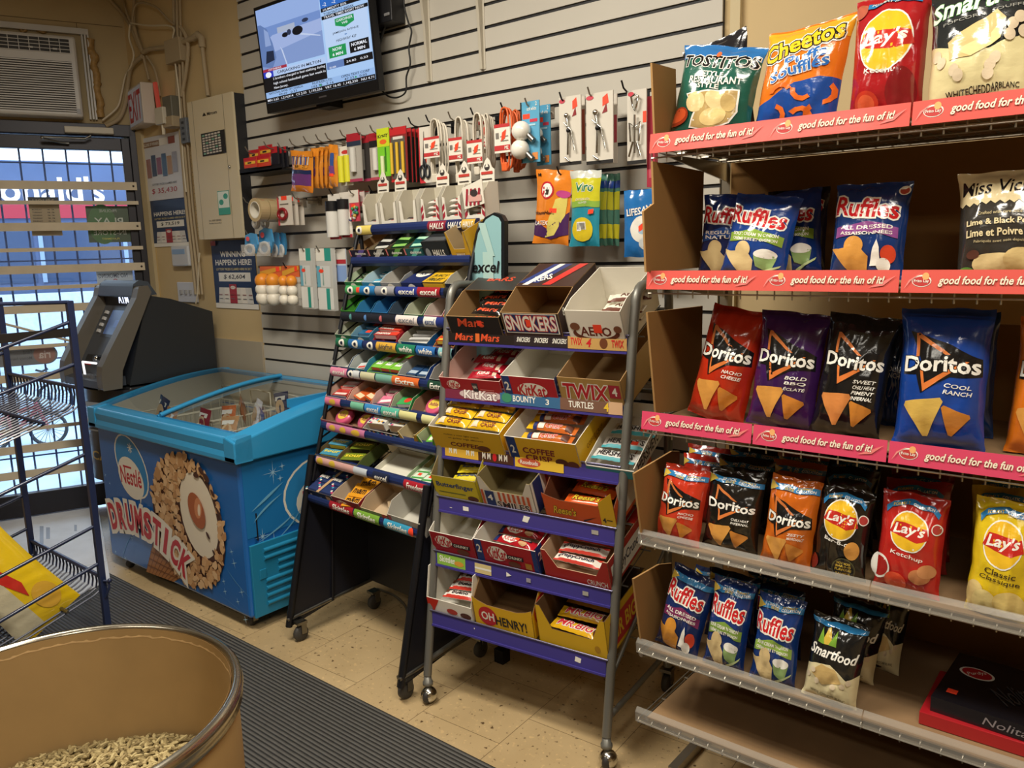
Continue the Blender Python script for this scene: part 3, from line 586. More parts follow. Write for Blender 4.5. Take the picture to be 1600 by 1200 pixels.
for k, (x, y) in enumerate(spots):
    o = icecream(x, y, .655+.03*(y-1.7)/.3 if k % 2 else .668+.03*(y-1.7)/.3, rr.uniform(-.5, .5), k, rad(rr.uniform(-30, 5)))
    tag(o, '%s wrapped ice cream standing in the freezer baskets, %s' % (pk[k % 6][1], ['near the middle rail at left', 'in the middle basket row', 'in the third basket', 'close to the front rim', 'by the right rim', 'under the middle rail', 'toward the back rail', 'in the back right corner', 'in the front right corner', 'under the left lid by the front', 'against the right basket wall', 'in the centre of the open side'][k]), 'ice cream', 'ice creams in the freezer')
    b = MB(); b.box(-.03, -.02, 0, .03, .02, .0, WHITE) if False else None

# ------------------------------------------------------------ cash machine
AX0, AX1 = -4.30, -3.845
gr1 = mat('6E685E', .4, metal=.35, name='taupe_machine_plastic'); gd = mat('26282B', .45, name='charcoal_cabinet'); gm = mat('3E434C', .4, name='slate_fascia')
AT = thing('cash_machine', 'grey cash machine with lit screen standing in the corner behind the freezer', 'cash machine', ((AX0+AX1)/2, 2.0, 0))
b = MB(); b.slab([(1.80, .84), (1.93, 1.27), (2.05, 1.245), (2.27, 1.165), (2.27, .84)], (AX1-.012, 0, 0), (0, 1, 0), (0, 0, 1), (1, 0, 0), AX1-AX0-.03, gd); b.obj('upper_cabinet', AT, True, bevel=.008)
b = MB(); b.box(AX0+.03, 1.80, 0, AX1-.02, 2.27, .83, gd); b.obj('lower_cabinet', AT, True, bevel=.01)
outer = [(1.665, .835), (1.663, .90), (1.672, .95), (1.704, 1.005), (1.868, 1.262), (1.885, 1.315), (1.93, 1.318), (1.945, 1.285), (1.80, .994), (1.765, .92), (1.755, .835)]
for nm, x in (('right', AX1+.008), ('left', AX0+.05)):
    b = MB(); b.slab(outer, (x, 0, 0), (0, 1, 0), (0, 0, 1), (1, 0, 0), .055, gr1); b.obj('side_bezel', AT, True, bevel=.012)
b = MB(); top = [(1.868, 1.262), (1.885, 1.325), (1.915, 1.345), (1.96, 1.335), (2.0, 1.27), (1.90, 1.26)]; b.slab(top, (AX1-.047, 0, 0), (0, 1, 0), (0, 0, 1), (1, 0, 0), AX1-AX0-.098, mat('4C545E', .4, metal=.3)); b.obj('hood', AT, True, bevel=.01)
xi0, xi1 = AX0+.05, AX1-.047; wi = xi1-xi0
# inner fascia: header, screen slope, keypad ledge
def quadface(b, y0, z0, y1, z1, m): b.add([(xi0, y0, z0), (xi1, y0, z0), (xi1, y1, z1), (xi0, y1, z1)], [(0, 1, 2, 3)], m); return lambda x, y, e: V((xi0+x, y0, z0))+V((0, y1-y0, z1-z0)).normalized()*y+V((0, -(z1-z0), (y1-y0))).normalized()*e
b = MB(); hd = quadface(b, 1.905, 1.215, 1.895, 1.285, mat('161A2A', .3))
b.art([('t', 'ATM', .58, .5, .3, .62, mat('DDE6FF', .4, emit=2.2, name='lit_sign'), {'b': .03})], hd, wi, .07); b.obj('lit_header', AT, True)
b = MB(); fa = quadface(b, 1.775, .985, 1.905, 1.215, gm); hgt = math.hypot(.13, .23)
b.obj('screen_fascia', AT, True)
b = MB(); b.art([('r', .25, .34, .93, .95, mat('20242E', .3)), ('r', .30, .40, .93, .90, mat('3A5684', .2, emit=.45, name='screen_blue')), ('r', .50, .55, .72, .70, mat('45629A', .2, emit=.5))], fa, wi, hgt, eps=.002); b.obj('screen', AT, True)
b = MB()
for k in range(4): z = .42+.13*k; q = [fa(.14*wi, z*hgt, .0), fa(.20*wi, z*hgt, 0), fa(.20*wi, (z+.06)*hgt, 0), fa(.14*wi, (z+.06)*hgt, 0)]; nn = fa(0, 0, .012)-fa(0, 0, 0); b.add([p_+nn for p_ in q]+q, [(0, 1, 2, 3), (0, 4, 5, 1), (1, 5, 6, 2), (2, 6, 7, 3), (3, 7, 4, 0)], mat('C9C9C9', .4))
b.obj('screen_keys', AT, True)
b = MB(); b.add([(xi0, 1.70, .845), (xi1, 1.70, .845), (xi1, 1.775, .985), (xi0, 1.775, .985)], [(0, 1, 2, 3)], gm)
kf = quadface(MB(), 1.70, .845, 1.775, .985, gm)
b.art([('r', .12, .72, .42, .95, mat('16181C')), ('r', .55, .62, .75, .98, C('D8D4CC')), ('r', .57, .9, .73, .98, RED), ('r', .10, .60, .35, .66, RED)], kf, wi, .158, eps=.002); b.obj('lower_fascia', AT, True)
b = MB(); b.tube([(xi0+.15, 1.70, .885), (xi0+.165, 1.69, .955), (xi1-.07, 1.70, .955)], .006, mat('FFFFFF', .3, emit=1.2, name='lit_card_slot'), 6); b.obj('lit_trim', AT, True)
b = MB(); b.box(xi1-.14, 1.715, .955, xi1-.07, 1.75, .985, mat('16181C')); b.ball((xi1-.08, 1.71, .98), .012, CHROME, 10); b.obj('card_reader', AT, True)
b = MB(); b.slab([(1.665, .84), (1.665, .875), (1.71, .885), (1.80, .885), (1.80, .84)], (xi1, 0, 0), (0, 1, 0), (0, 0, 1), (1, 0, 0), wi, gm)
for i in range(4):
    for j in range(4): b.box(xi0+.12+i*.04, 1.685+j*.016, .878, xi0+.15+i*.04, 1.697+j*.016, .893, mat('8C9098', .35, metal=.6))
b.obj('keypad', AT, True)
b = MB(); pts = []
for k in range(13): a = -PI/2+PI*(k/12-.5)*.9; pts.append(((xi0+xi1)/2+.235*math.cos(a), 1.86+.17*math.sin(a)))
vs = [(x, y, .36) for x, y in pts]+[(x, y, .82) for x, y in pts]; n = len(pts); b.add(vs, [(i, i+1, i+1+n, i+n) for i in range(n-1)], mat('2C2E34', .35, coat=.3), True)
pc = lambda x, y, e: (lambda i_, fr_: V((pts[i_][0]*(1-fr_)+pts[i_+1][0]*fr_, pts[i_][1]*(1-fr_)+pts[i_+1][1]*fr_-.004-e, .36+y)))(*(lambda t: (min(n-2, int(t)), t-min(n-2, int(t))))(max(0, min(.9999, x))*(n-1)))
b.art([('t', 'ATM', .62, .66, .4, .12, C('C8C8C8'), {'b': .03}), ('r', .42, .55, .82, .57, C('8A8A8A')), ('t', 'CASH', .66, .28, .36, .1, C('C4A24A'), {'b': .03}), ('e', .6, .84, .2, .03, C('9AA0A8'))], pc, 1, .46, eps=.001, cuts=([i/(n-1) for i in range(n)], [])); b.obj('wrap_panel', AT, True)
# ------------------------------------------------------------ fibre drum of pellets
DC = V((-1.317, .427, 0)); DR = .292; DH = .75
drum = mat('BE9A62', .6, nz=.08, scale=5, stretch=(1, 1, .3), name='kraft_fibre_board'); dri = mat('A98B5C', .75, nz=.07, scale=9, name='kraft_inside')
BA = thing('fibre_drum', 'large open cardboard fibre drum with steel rim in the foreground', 'drum', DC)
b = MB(); b.lathe([(DR-.012, .01), (DR-.004, .012), (DR-.004, DH-.03)], drum, 72); b.obj('drum_wall', BA)
b = MB(); b.lathe([(DR-.014, .02), (DR-.014, DH-.004)], dri, 72); b.lathe([(0, .02), (DR-.014, .02)], dri, 48); b.obj('inner_wall', BA)
b = MB(); b.lathe([(DR+.000, DH-.034), (DR+.004, DH-.030), (DR+.001, DH-.024), (DR+.006, DH-.012), (DR+.004, DH-.002), (DR-.004, DH+.003), (DR-.011, DH-.001), (DR-.012, DH-.006)], mat('BDB7A8', .22, 1, name='bright_steel_hoop'), 96); b.obj('steel_rim', BA)
b = MB(); tp = mat('C9A877', .8, nz=.1, scale=20, name='torn_paper_edge')
def lipf(u, v):
    a = 2*PI*u; r = DR-.0125-.002*v; z = DH-.005-v*(.016+.005*noise.noise(V((math.cos(a)*9, math.sin(a)*9, 0)))+.010*max(0, noise.noise(V((math.cos(a)*22, math.sin(a)*22, 5)))-.25)); return V((r*math.cos(a), r*math.sin(a), z))
b.surf(lipf, 160, 2, tp); b.obj('paper_lining', BA)
FZ = .535
def fh(x, y): return FZ+.02*noise.noise(V((x*5, y*5, 0)))+.09*x
b = MB(); pel = mat('8C7A50', .8, nz=.2, scale=60, name='pellet_bed'); R_ = DR-.016
b.surf(lambda u, v: V((u*R_*math.cos(2*PI*v), u*R_*math.sin(2*PI*v), fh(u*R_*math.cos(2*PI*v), u*R_*math.sin(2*PI*v))-.006)), 14, 48, pel)
rr = random.Random(5); pm = [mat(c, .75, name='pellet') for c in ('A18F62', '8E7C52', 'B3A273', '7C6B45')]
for k in range(4200):
    a = rr.random()*2*PI; r = math.sqrt(rr.random())*(R_-.004); x, y = r*math.cos(a), r*math.sin(a); th = rr.random()*PI; ph = rr.uniform(-.5, .5); l_ = .006+.003*rr.random()
    dd_ = V((math.cos(th)*math.cos(ph), math.sin(th)*math.cos(ph), math.sin(ph)))*l_; c = V((x, y, fh(x, y)+rr.random()*.004)); b.tube([c-dd_, c-dd_*.4, c+dd_*.4, c+dd_], [.0018, .0034, .0034, .0018], pm[k % 4], 5)
o = b.obj('pellets'); o.location = DC; tag(o, 'tan dry pellets filling the bottom of the fibre drum', 'pellets', kind='stuff')

# ------------------------------------------------------------ blue wire rack in the left foreground
nv = mat('1E2A4C', .35, coat=.3, name='navy_coated_wire'); RX1, RX0, RYb, RYf = -2.965, -3.62, 1.205, .55
RK = thing('wire_display_rack', 'navy blue wire display rack with sloping shelves at the left edge', 'display rack', ((RX0+RX1)/2, .9, 0))
for (x, y, h_) in ((RX1, RYb, 1.31), (RX0, RYb, 1.31), (RX1, RYf, 1.31), (RX0, RYf, 1.31)):
    b = MB(); b.box(x-.011, y-.011, .010, x+.011, y+.011, h_, nv); b.obj('post', RK, True, bevel=.002)
b = MB(); 
for x in (RX0, RX1): b.tube([(x, RYb, 1.305), (x, RYf, 1.33)], .007, nv, 6)
b.tube([(RX0, RYf, 1.305), (RX1, RYf, 1.305)], .007, nv, 6)
b.box(RX1-.004, RYf, 1.185, RX1+.004, RYb, 1.215, mat('1A1512', .5)); b.obj('top_frame', RK, True)
def arm(y0, z0, y1, z1):
    k = (z1-z0)/(y1-y0)
    for x in (RX0, RX1): MB().tube([(x, y0, z0), (x, RYf, z0+k*(RYf-y0))], .0065, nv, 6).obj('side_arm', RK, True)
arm(1.205, 1.238, .973, 1.166); arm(1.205, 1.088, .956, 1.018); arm(1.205, .487, .882, .402); arm(1.205, .343, .864, .2476); arm(1.205, .76, .95, .69)
def wshelf(z, nw, lip=.085):
    b = MB(); b.tube([(RX0, RYb, z), (RX1, RYb, z)], .008, nv, 6); b.tube([(RX0, RYb-.13, z-lip-.02), (RX1, RYb-.13, z-lip-.02)], .006, STEEL if z < .5 else nv, 6); b.tube([(RX0, RYf, z-lip-.2), (RX1, RYf, z-lip-.2)], .006, nv, 6)
    for i in range(nw):
        x = RX0+.02+(RX1-RX0-.04)*i/(nw-1); b.tube([(x, RYb, z), (x, RYb+.002, z-.03), (x, RYb-.004, z-lip*.8), (x, RYb-.03, z-lip), (x, RYf, z-lip-.19)], .0035, nv, 5)
    b.obj('wire_shelf', RK, True)
wshelf(1.0, 20); wshelf(.287, 20, .07)
b = MB(); b.tube([(RX1+.012, RYb, .275), (RX1+.03, RYb+.01, .275), (RX1+.03, RYb+.01, .25), (RX1+.012, RYb, .21)], .005, nv, 6); b.ball((RX1+.034, RYb+.012, .277), .009, nv, 8); b.obj('clip', RK, True)
# ------------------------------------------------------------ cartons, bars and leaning racks
def mat4(o): return _wm(o)
def setm(o, M4): o.location = M4.to_translation(); o.rotation_euler = M4.to_euler(); return o
def carton(M4, w, d, hf, hs, out, inn, label, front=(), side=(), prof=None, lid=None, cat='carton', group=None, yf=.45, name='display_carton', closed=None, back=None, lidm=None, hl=None):
    """open display box: local x right, y back, z up"""
    b = MB(); t = .0022; O = out
    b.slab([(0, 0), (w, 0), (w, d), (0, d)], (0, 0, t), (1, 0, 0), (0, 1, 0), (0, 0, 1), t, inn, None, O)
    hb = back if back is not None else hs
    b.slab([(0, 0), (w, 0), (w, hb), (0, hb)], (0, d-t, 0), (1, 0, 0), (0, 0, 1), (0, -1, 0), t, inn, inn, O)
    pl = [(0, 0), (d, 0), (d, hs), (d*yf, hs), (0, hf if hl is None else hl)] if prof != 'dip' else [(0, 0), (d, 0), (d, hs), (0, hs)]
    b.slab(pl, (w, 0, 0), (0, 1, 0), (0, 0, 1), (1, 0, 0), t, O, inn, inn)
    b.slab([(-a+d, c) for a, c in pl][::-1], (0, d, 0), (0, -1, 0), (0, 0, 1), (-1, 0, 0), t, O, inn, inn)
    if prof == 'dip': fp = [(0, 0), (w, 0), (w, hs), (w*.93, hs), (w*.80, hf), (w*.22, hf), (w*.07, hs), (0, hs)]
    elif prof == 'curve': fp = [(0, 0), (w, 0), (w, hf*1.25), (w*.9, hf*1.12), (w*.75, hf), (w*.25, hf), (w*.1, hf*1.12), (0, hf*1.25)]
    else: fp = [(0, 0), (w, 0), (w, hf), (0, hf)]
    b.slab(fp, (0, 0, 0), (1, 0, 0), (0, 0, 1), (0, -1, 0), t, O, inn, inn)
    if lid: l0, l1 = lid; b.slab([(0, l0*d), (w, l0*d), (w, l1*d), (0, l1*d)], (0, 0, hs), (1, 0, 0), (0, 1, 0), (0, 0, 1), t, lidm or O, inn, inn)
    if front: b.art(front, face((0, 0, 0), (1, 0, 0), (0, 0, 1)), w, hf)
    if side: b.art(side, face((w, 0, 0), (0, 1, 0), (0, 0, 1)), d, hs)
    if closed: b.art(closed, face((0, 0, hs), (1, 0, 0), (0, 1, 0)), w, d)
    o = b.obj(name); setm(o, M4); tag(o, label, cat, group); return o
def wrapper(name, L_, w, h, m, art, fin=.07, n=(14, 6), crimp=None):
    b = MB()
    def prof(u): e = max(0.0, min(1, (min(u, 1-u)-fin)/.10)); return math.sin(e*PI/2)
    def fn(u, v, s_=1):
        q = abs(2*v-1); t = prof(u)*(1-q**3.0)*h/2; wz = w*(1-.07*prof(u)); return V(((u-.5)*L_, (v-.5)*wz+.0008*math.sin(u*40), h/2+s_*t+.0009*noise.noise(V((u*9, v*5, L_*31)))))
    b.surf(lambda u, v: fn(u, v), n[0], n[1], m); b.surf(lambda u, v: fn(u, 1-v, -1), n[0], n[1], m)
    b.art(art, lambda x, y, e: fn(max(0, min(1, x/L_)), max(0, min(1, y/w)))+V((0, 0, .0006+e)), L_, w, cuts=([L_*i/n[0] for i in range(1, n[0])], [w*i/n[1] for i in range(1, n[1])]), step=.00015)
    return b.obj(name)
ORD = ['frontmost', 'second', 'third', 'fourth', 'fifth', 'sixth', 'seventh', 'eighth', 'ninth', 'tenth']
def bars(M4, proto, spots, labelf, cat, group):
    """copies of one wrapped bar; spots are (x, y, z, yaw, pitch) in the carton's frame"""
    for i, (x, y, z, ya, pi_) in enumerate(spots):
        o = proto if i == 0 else proto.copy()
        if i: COL.objects.link(o)
        setm(o, M4 @ Matrix.Translation((x, y, z)) @ Matrix.Rotation(ya, 4, 'Z') @ Matrix.Rotation(pi_, 4, 'X')); tag(o, labelf(i), cat, group)
def rackm(o, y, z, tilt, x=0): return _wm(o) @ Matrix.Translation((x, y, z)) @ Matrix.Rotation(tilt, 4, 'X')

# ---- chocolate rack
purple = mat('41398A', .4, coat=.2, name='purple_price_rail'); greyt = mat('7B7A74', .4, metal=.5, name='grey_tube')
CW = .645; CR = thing('chocolate_rack', 'grey tube wheeled rack with purple rails full of chocolate bar cartons', 'display rack', (-1.742, 1.658, 0), math.atan2(.065, .64))
csl = .160
def cy(z): return csl*z
def tubeU(x):
    b = MB(); pts = [(x, cy(.09), .09), (x, cy(1.25), 1.25)]
    for k in range(7): a = PI/2*k/6; pts.append((x, cy(1.28)+.05*(1-math.cos(a))+.004, 1.28+.06*math.sin(a)))
    pts += [(x, .40, 1.335)]
    for k in range(1, 6): a = PI/2*k/5; pts.append((x, .40+.05*math.sin(a), 1.285+.05*math.cos(a)))
    pts += [(x, .46, .09)]; b.tube(pts, .0135, greyt, 12); return b
for x in (0, CW): tubeU(x).obj('side_frame', CR)
for x in (0, CW): MB().tube([(x+.0, cy(.25), .25), (x, .46, .52)], .006, greyt, 6).obj('brace', CR); MB().tube([(x, cy(.12)+.0, .14), (x, .46, .14)], .009, greyt, 6).obj('foot_rail', CR)
for z in (1.0, .2): MB().tube([(0, .46, z), (CW, .46, z)], .008, greyt, 6).obj('cross_bar', CR)
for x in (0, CW):
    b = MB(); b.lathe([(0, .088), (.012, .088), (.014, .07), (.017, .068), (.017, .058), (.009, .056), (0, .056)], greyt, 14, Matrix.Translation((x, cy(.09), 0))); b.ball((x+.008, cy(.05), .028), .027, CHROME, 16); b.ball((x+.010, cy(.05)-.006, .026), .0275, mat('2E2C2B', .5), 16, sc=(.6, .9, .9)); b.obj('ball_caster', CR)
for x in (0, CW): caster(CR, x, .46, .032, name='caster', world=False)
CS = [(1.206, 24), (1.03, 23), (.846, 25), (.676, 21), (.502, 18), (.309, 12)]
W2 = C('F0EDE2')
tags = [
 [('r', .0, .05, .40, .9, C('221A18')), ('t', 'Mars', .10, .5, .11, .55, C('D8502C'), {'s': .2, 'b': .03}), ('t', 'Mars', .26, .5, .11, .55, C('D8502C'), {'s': .2, 'b': .03}), ('r', .17, .15, .195, .8, C('D8682C')), ('r', .40, .05, .70, .9, C('2A2124')), ('t', 'SNICKERS', .455, .5, .075, .35, W2, {'b': .03, 's': .2}), ('t', 'SNICKERS', .555, .5, .075, .35, W2, {'b': .03, 's': .2}), ('t', 'SNICKERS', .655, .5, .075, .35, W2, {'b': .03, 's': .2}), ('r', .70, .05, 1, .9, C('C39A5A')), ('t', 'TWIX', .745, .55, .06, .5, RED, {'b': .04}), ('t', '4', .81, .5, .025, .6, RED, {'b': .04, 's': .2}), ('e', .885, .5, .02, .35, C('6A3A20')), ('t', 'TWIX', .955, .5, .06, .5, RED, {'b': .04})],
 [('r', .0, .05, .34, .9, C('7A2A44')), ('e', .22, .5, .13, .4, C('C8B4B4')), ('t', 'KitKat', .22, .5, .2, .7, C('F0E8E4'), {'b': .04, 'o': [(C('5A2030'), .05)]}), ('r', .34, .05, .68, .9, C('3A6A94')), ('t', 'BOUNTY', .48, .5, .13, .45, W2, {'b': .04}), ('t', '3', .61, .45, .02, .4, W2, {'b': .03}), ('e', .38, .5, .03, .35, C('3E8A6A')), ('r', .68, .05, 1, .9, C('7A5848')), ('r', .93, .05, 1, .9, C('D8B08A')), ('t', 'TURTLES', .79, .5, .13, .45, W2, {'b': .03}), ('t', '4', .92, .5, .025, .6, C('F0C83C'), {'b': .04})],
 [('r', .02, .1, .23, .9, C('E2B23E')), ('t', 'M M', .07, .6, .05, .5, C('F4F0E0'), {'b': .04}), ('t', 'M M', .18, .6, .05, .5, C('F4F0E0'), {'b': .04}), ('r', .23, .1, .44, .9, C('4A2A1E')), ('t', 'M M', .28, .55, .05, .5, C('E8E0D4'), {'b': .04}), ('t', 'M M', .38, .55, .05, .5, C('E8E0D4'), {'b': .04}), ('e', .33, .5, .012, .3, RED), ('r', .45, .08, .72, .88, C('E8BE3C')), ('e', .53, .5, .065, .32, C('C85A3C')), ('t', 'Rosebuds', .53, .5, .1, .3, W2, {'b': .03})],
 [('r', .07, .3, .085, .35, W2), ('r', .155, .3, .19, .62, W2), ('p', [(.51, .35), (.54, .3), (.555, .75), (.52, .8)], W2), ('r', .885, .4, .92, .7, C('A8A49C'))],
 [('r', .01, .05, .19, .95, C('8FC04A')), ('t', 'Skittles', .075, .55, .10, .5, W2, {'b': .04}), ('e', .15, .4, .03, .2, C('D89A3C')), ('r', .25, .1, .35, .85, C('D8C48A')), ('r', .25, .4, .35, .55, C('F0ECE0')), ('p', [(.44, .35), (.47, .5), (.44, .7)], W2), ('r', .555, .3, .58, .62, C('9A94A0')), ('r', .86, .35, .89, .65, C('A8A49C'))],
 [('p', [(.84, .35), (.87, .3), (.875, .65), (.845, .72)], W2), ('e', .27, .6, .003, .06, W2)],
]
for i, (z, tl) in enumerate(CS):
    b = MB(); y = cy(z)-.012; b.box(.012, y, z-.046, CW-.012, y+.003, z-.004, purple); b.tube([(.005, y-.001, z), (CW-.005, y-.001, z)], .0028, mat('8A88A8', .3, metal=.8), 6); b.box(.012, y-.004, z-.052, CW-.012, y+.006, z-.046, purple)
    b.art(tags[i], face((.012, y, z-.046), (1, 0, 0), (0, 0, 1)), CW-.024, .042); b.obj('price_rail', CR)
    b = MB(); t = rad(tl)
    for k in range(13): x = .02+(CW-.04)*k/12; b.tube([(x, y+.004, z-.045), (x, y+.004+.27*math.cos(t), z-.045+.27*math.sin(t))], .0018, greyt, 4)
    for k in range(4): b.tube([(.0, y+.01+.085*k*math.cos(t), z-.047+.085*k*math.sin(t)), (CW, y+.01+.085*k*math.cos(t), z-.047+.085*k*math.sin(t))], .0025, greyt, 5)
    b.obj('wire_shelf', CR)
def cplace(i, f, lift=.0): z, tl = CS[i]; return rackm(CR, cy(z)-.004, z-(.034 if i < 3 else .006)+lift, rad(tl), f*CW)
RED2 = C('B01C24'); DKRED = G('A01820'); YEL = C('E8BC22'); Wd = lambda a, c: (c-a)*CW
IN_T = mat('A58458', .85, name='kraft_card_inside')
# top shelf
M1 = cplace(0, .035); carton(M1, Wd(.03, .34), .25, .082, .11, C('1B1716'), IN_T, 'black carton with orange script and raised flap, left on the top chocolate shelf', [('t', 'Mars', .45, .74, .5, .36, C('D8502C'), {'s': .2, 'b': .03}), ('r', .57, .62, .66, .85, STICK)], lid=(.5, 1.0), lidm=C('34322F'), closed=[('t', 'BARS', .5, .8, .5, .12, C('C84A30'), {'b': .04})])
p_ = wrapper('chocolate_bar', .125, .032, .018, G('1E1A1A'), [('t', 'Mars', .5, .5, .62, .6, C('D8502C'), {'s': .2, 'b': .03}), ('r', .05, .45, .12, .6, C('C8B088'))])
bars(M1, p_, [(.11, .05, .035, .06, 0), (.105, .085, .045, -.05, .1), (.12, .115, .052, .03, .1), (.10, .15, .056, .1, .1), (.115, .185, .056, -.04, 0)], lambda i: '%s black and orange chocolate bar in the black carton' % ORD[i], 'chocolate bar', 'black and orange bars in the top left carton')
M1 = cplace(0, .36); carton(M1, Wd(.36, .67), .27, .10, .13, C('3A2420'), IN_T, 'empty brown carton with blue block letters, middle of the top chocolate shelf', [('r', .04, .32, .96, .98, W2), ('r', .06, .35, .94, .95, C('22305E')), ('t', 'SNICKERS', .5, .66, .86, .5, W2, {'b': .05, 'o': [(C('C8302C'), .06)]}), ('r', .42, .55, .50, .78, STICK)], lid=(.42, 1.0), closed=[('p', [(0, .5), (.35, .5), (.62, .98), (.3, .98)], C('2A3A7A')), ('p', [(.10, .45), (.2, .45), (.5, .98), (.4, .98)], W2), ('p', [(.45, .45), (.6, .45), (.9, .98), (.75, .98)], C('C8302C')), ('t', 'KERS', .36, .62, .28, .14, W2, {'b': .05, 'rot': 25})], side=[('t', '8', .12, .7, .05, .2, W2)])
M1 = cplace(0, .705); aw = Wd(.705, .975); carton(M1, aw, .25, .112, .125, C('ECE6D8'), CARDW, 'white carton with brown bubbly lettering, right on the top chocolate shelf', [('e', .5, .36, .42, .22, C('6A3420')), ('e', .5, .42, .36, .20, C('ECE6D8')), ('t', 'AERO', .5, .42, .56, .26, C('6A2A1C'), {'b': .04}), ('r', .47, .38, .62, .62, STICK), ('e', .14, .55, .09, .11, C('7A4A30')), ('e', .9, .5, .07, .1, C('7A4A30'))], yf=.2)
p_ = wrapper('chocolate_bar', .13, .04, .02, G('ECE4D4'), [('t', 'AERO', .55, .6, .5, .5, C('5A2A1C'), {'b': .03}), ('r', 0, 0, 1, .2, C('6A3420'))])
bars(M1, p_, [(.115, .11, .02, .12, .0), (.12, .13, .042, -.05, .1), (.13, .16, .062, .2, .12)], lambda i: '%s white and brown bubbly chocolate bar in the white carton' % ORD[i], 'chocolate bar', 'white and brown bars in the top right carton')
# second shelf
KK = lambda x, y, w, h: [('e', x, y, w*.55, h*.62, W2), ('t', 'KitKat', x, y, w, h, C('C0202C'), {'b': .05, 's': .1})]
M1 = cplace(1, .0); carton(M1, Wd(.0, .36), .27, .064, .085, C('A81C28'), mat('D8B4A8', .7), 'low red carton with sports crest, left on the second chocolate shelf', KK(.22, .62, .2, .4)+[('p', [(.53, .8), (.63, .8), (.62, .35), (.58, .2), (.54, .35)], C('3A3A44')), ('t', 'NHL', .58, .58, .07, .18, W2), ('r', .66, .3, .9, .34, C('D87878')), ('r', .66, .45, .88, .5, C('D87878'))])
p_ = wrapper('chocolate_bar', .12, .045, .016, G('A8182A'), [('e', .45, .5, .25, .42, C('C02030')), ('t', 'KitKat', .45, .5, .36, .5, W2, {'b': .04}), ('r', .72, .1, .84, .9, C('D8B8A0'))])
bars(M1, p_, [(.13, .075, .028, .15, 0), (.14, .10, .042, -.1, .1), (.12, .135, .050, .05, .1), (.15, .18, .046, .0, 0)], lambda i: '%s red wafer bar in the low red carton with the crest' % ORD[i], 'chocolate bar', 'red bars in the second shelf left carton')
M1 = cplace(1, .375); carton(M1, Wd(.375, .665), .28, .088, .092, C('B41C28'), CARDW, 'empty red carton with number two stripe, middle of the second chocolate shelf', [('r', 0.02, 0, .16, 1, C('1E3A7A')), ('t', '2', .09, .6, .09, .34, W2, {'b': .05})]+KK(.55, .5, .5, .46), lid=(.62, 1), lidm=C('8A1420'), side=[('r', .0, 0, .12, 1, C('1E3A7A')), ('t', '2', .06, .6, .06, .3, W2, {'b': .05}), ('t', 'KitKat', .35, .5, .3, .5, W2, {'b': .05})])
M1 = cplace(1, .68); carton(M1, Wd(.68, .99), .28, .098, .11, C('B08C4E'), IN_T, 'empty gold carton with red lettering, right on the second chocolate shelf', [('t', 'TWIX', .42, .55, .72, .52, C('C0202C'), {'b': .06, 'o': [(W2, .07)], 's': .1}), ('r', .80, .42, .97, .85, C('A8283A')), ('t', '4', .885, .63, .08, .28, W2, {'b': .04})], back=.13)
# third shelf
ART_CC = [('t', 'COFFEE', .45, .66, .55, .3, C('6A1E24'), {'b': .05, 's': .15}), ('t', 'CRISP', .45, .3, .45, .3, C('6A1E24'), {'b': .05, 's': .15}), ('e', .84, .4, .1, .3, C('6A3A22'))]
M1 = cplace(2, -.02); carton(M1, Wd(.0, .42), .27, .102, .105, C('E0B224'), CARDW, 'wide yellow carton overfilled with yellow bars, left on the third chocolate shelf', [('t', 'COFFEE', .45, .40, .4, .16, C('6A1E24'), {'b': .05, 's': .15}), ('e', .72, .36, .09, .11, C('6A3A22')), ('t', 'makes a nice light snack', .45, .76, .5, .07, C('5A3A1C')), ('t', 'un goûter jugé délicieux', .5, .64, .5, .07, C('5A3A1C'))], yf=.1)
p_ = wrapper('chocolate_bar', .125, .036, .024, G('E4B41E'), [('r', .06, .1, .3, .9, C('E8D4B8')), ('t', 'COFFEE', .6, .68, .42, .3, C('7A1E24'), {'b': .05}), ('t', 'CRISP', .6, .3, .42, .3, C('7A1E24'), {'b': .05})])
sp_ = [(.072+.128*(k % 2), .04+.042*(k//2), .085+.006*(k//2), rr.uniform(-.08, .08), .12) for k in range(10)]
bars(M1, p_, sp_, lambda i: '%s yellow wafer bar in the %s column of the wide yellow carton' % (ORD[i//2], 'left' if i % 2 == 0 else 'right'), 'chocolate bar', 'yellow bars in the wide yellow carton')
M1 = cplace(2, .425); carton(M1, Wd(.425, .80), .27, .100, .102, C('E4B422'), CARDW, 'yellow carton with number two stripe and striped bars, middle of third chocolate shelf', [('r', .02, 0, .15, 1, C('1E3A7A')), ('t', '2', .085, .55, .06, .3, W2, {'b': .05}), ('t', 'COFFEE', .45, .56, .45, .22, C('7A1E24'), {'b': .05, 's': .1}), ('t', 'CRISP', .43, .30, .38, .22, C('7A1E24'), {'b': .05, 's': .1}), ('e', .75, .26, .09, .14, C('5A3020')), ('e', .90, .22, .08, .14, C('6A3A26'))], lid=(.72, 1), side=[('t', 'COFFEE CRISP', .4, .5, .4, .15, C('8A5A20'))], yf=.1)
p_ = wrapper('chocolate_bar', .17, .034, .022, G('C8682A'), [('r', .0, 0, .14, 1, G('E4B41E')), ('r', .14, 0, .22, 1, C('22306A')), ('r', .24, .1, .36, .9, C('E8E0D0')), ('t', 'CRISP', .55, .5, .32, .6, C('C8301E'), {'b': .05, 'o': [(W2, .05)]}), ('r', .80, .1, .92, .9, C('5A3020'))])
bars(M1, p_, [(.12, .045, .062, .04, 0), (.12, .085, .070, -.04, .1), (.125, .125, .074, .05, .1), (.12, .165, .074, 0, .1)], lambda i: '%s long orange and white bar in the yellow carton with blue stripe' % ORD[i], 'chocolate bar', 'long bars in the middle yellow carton')
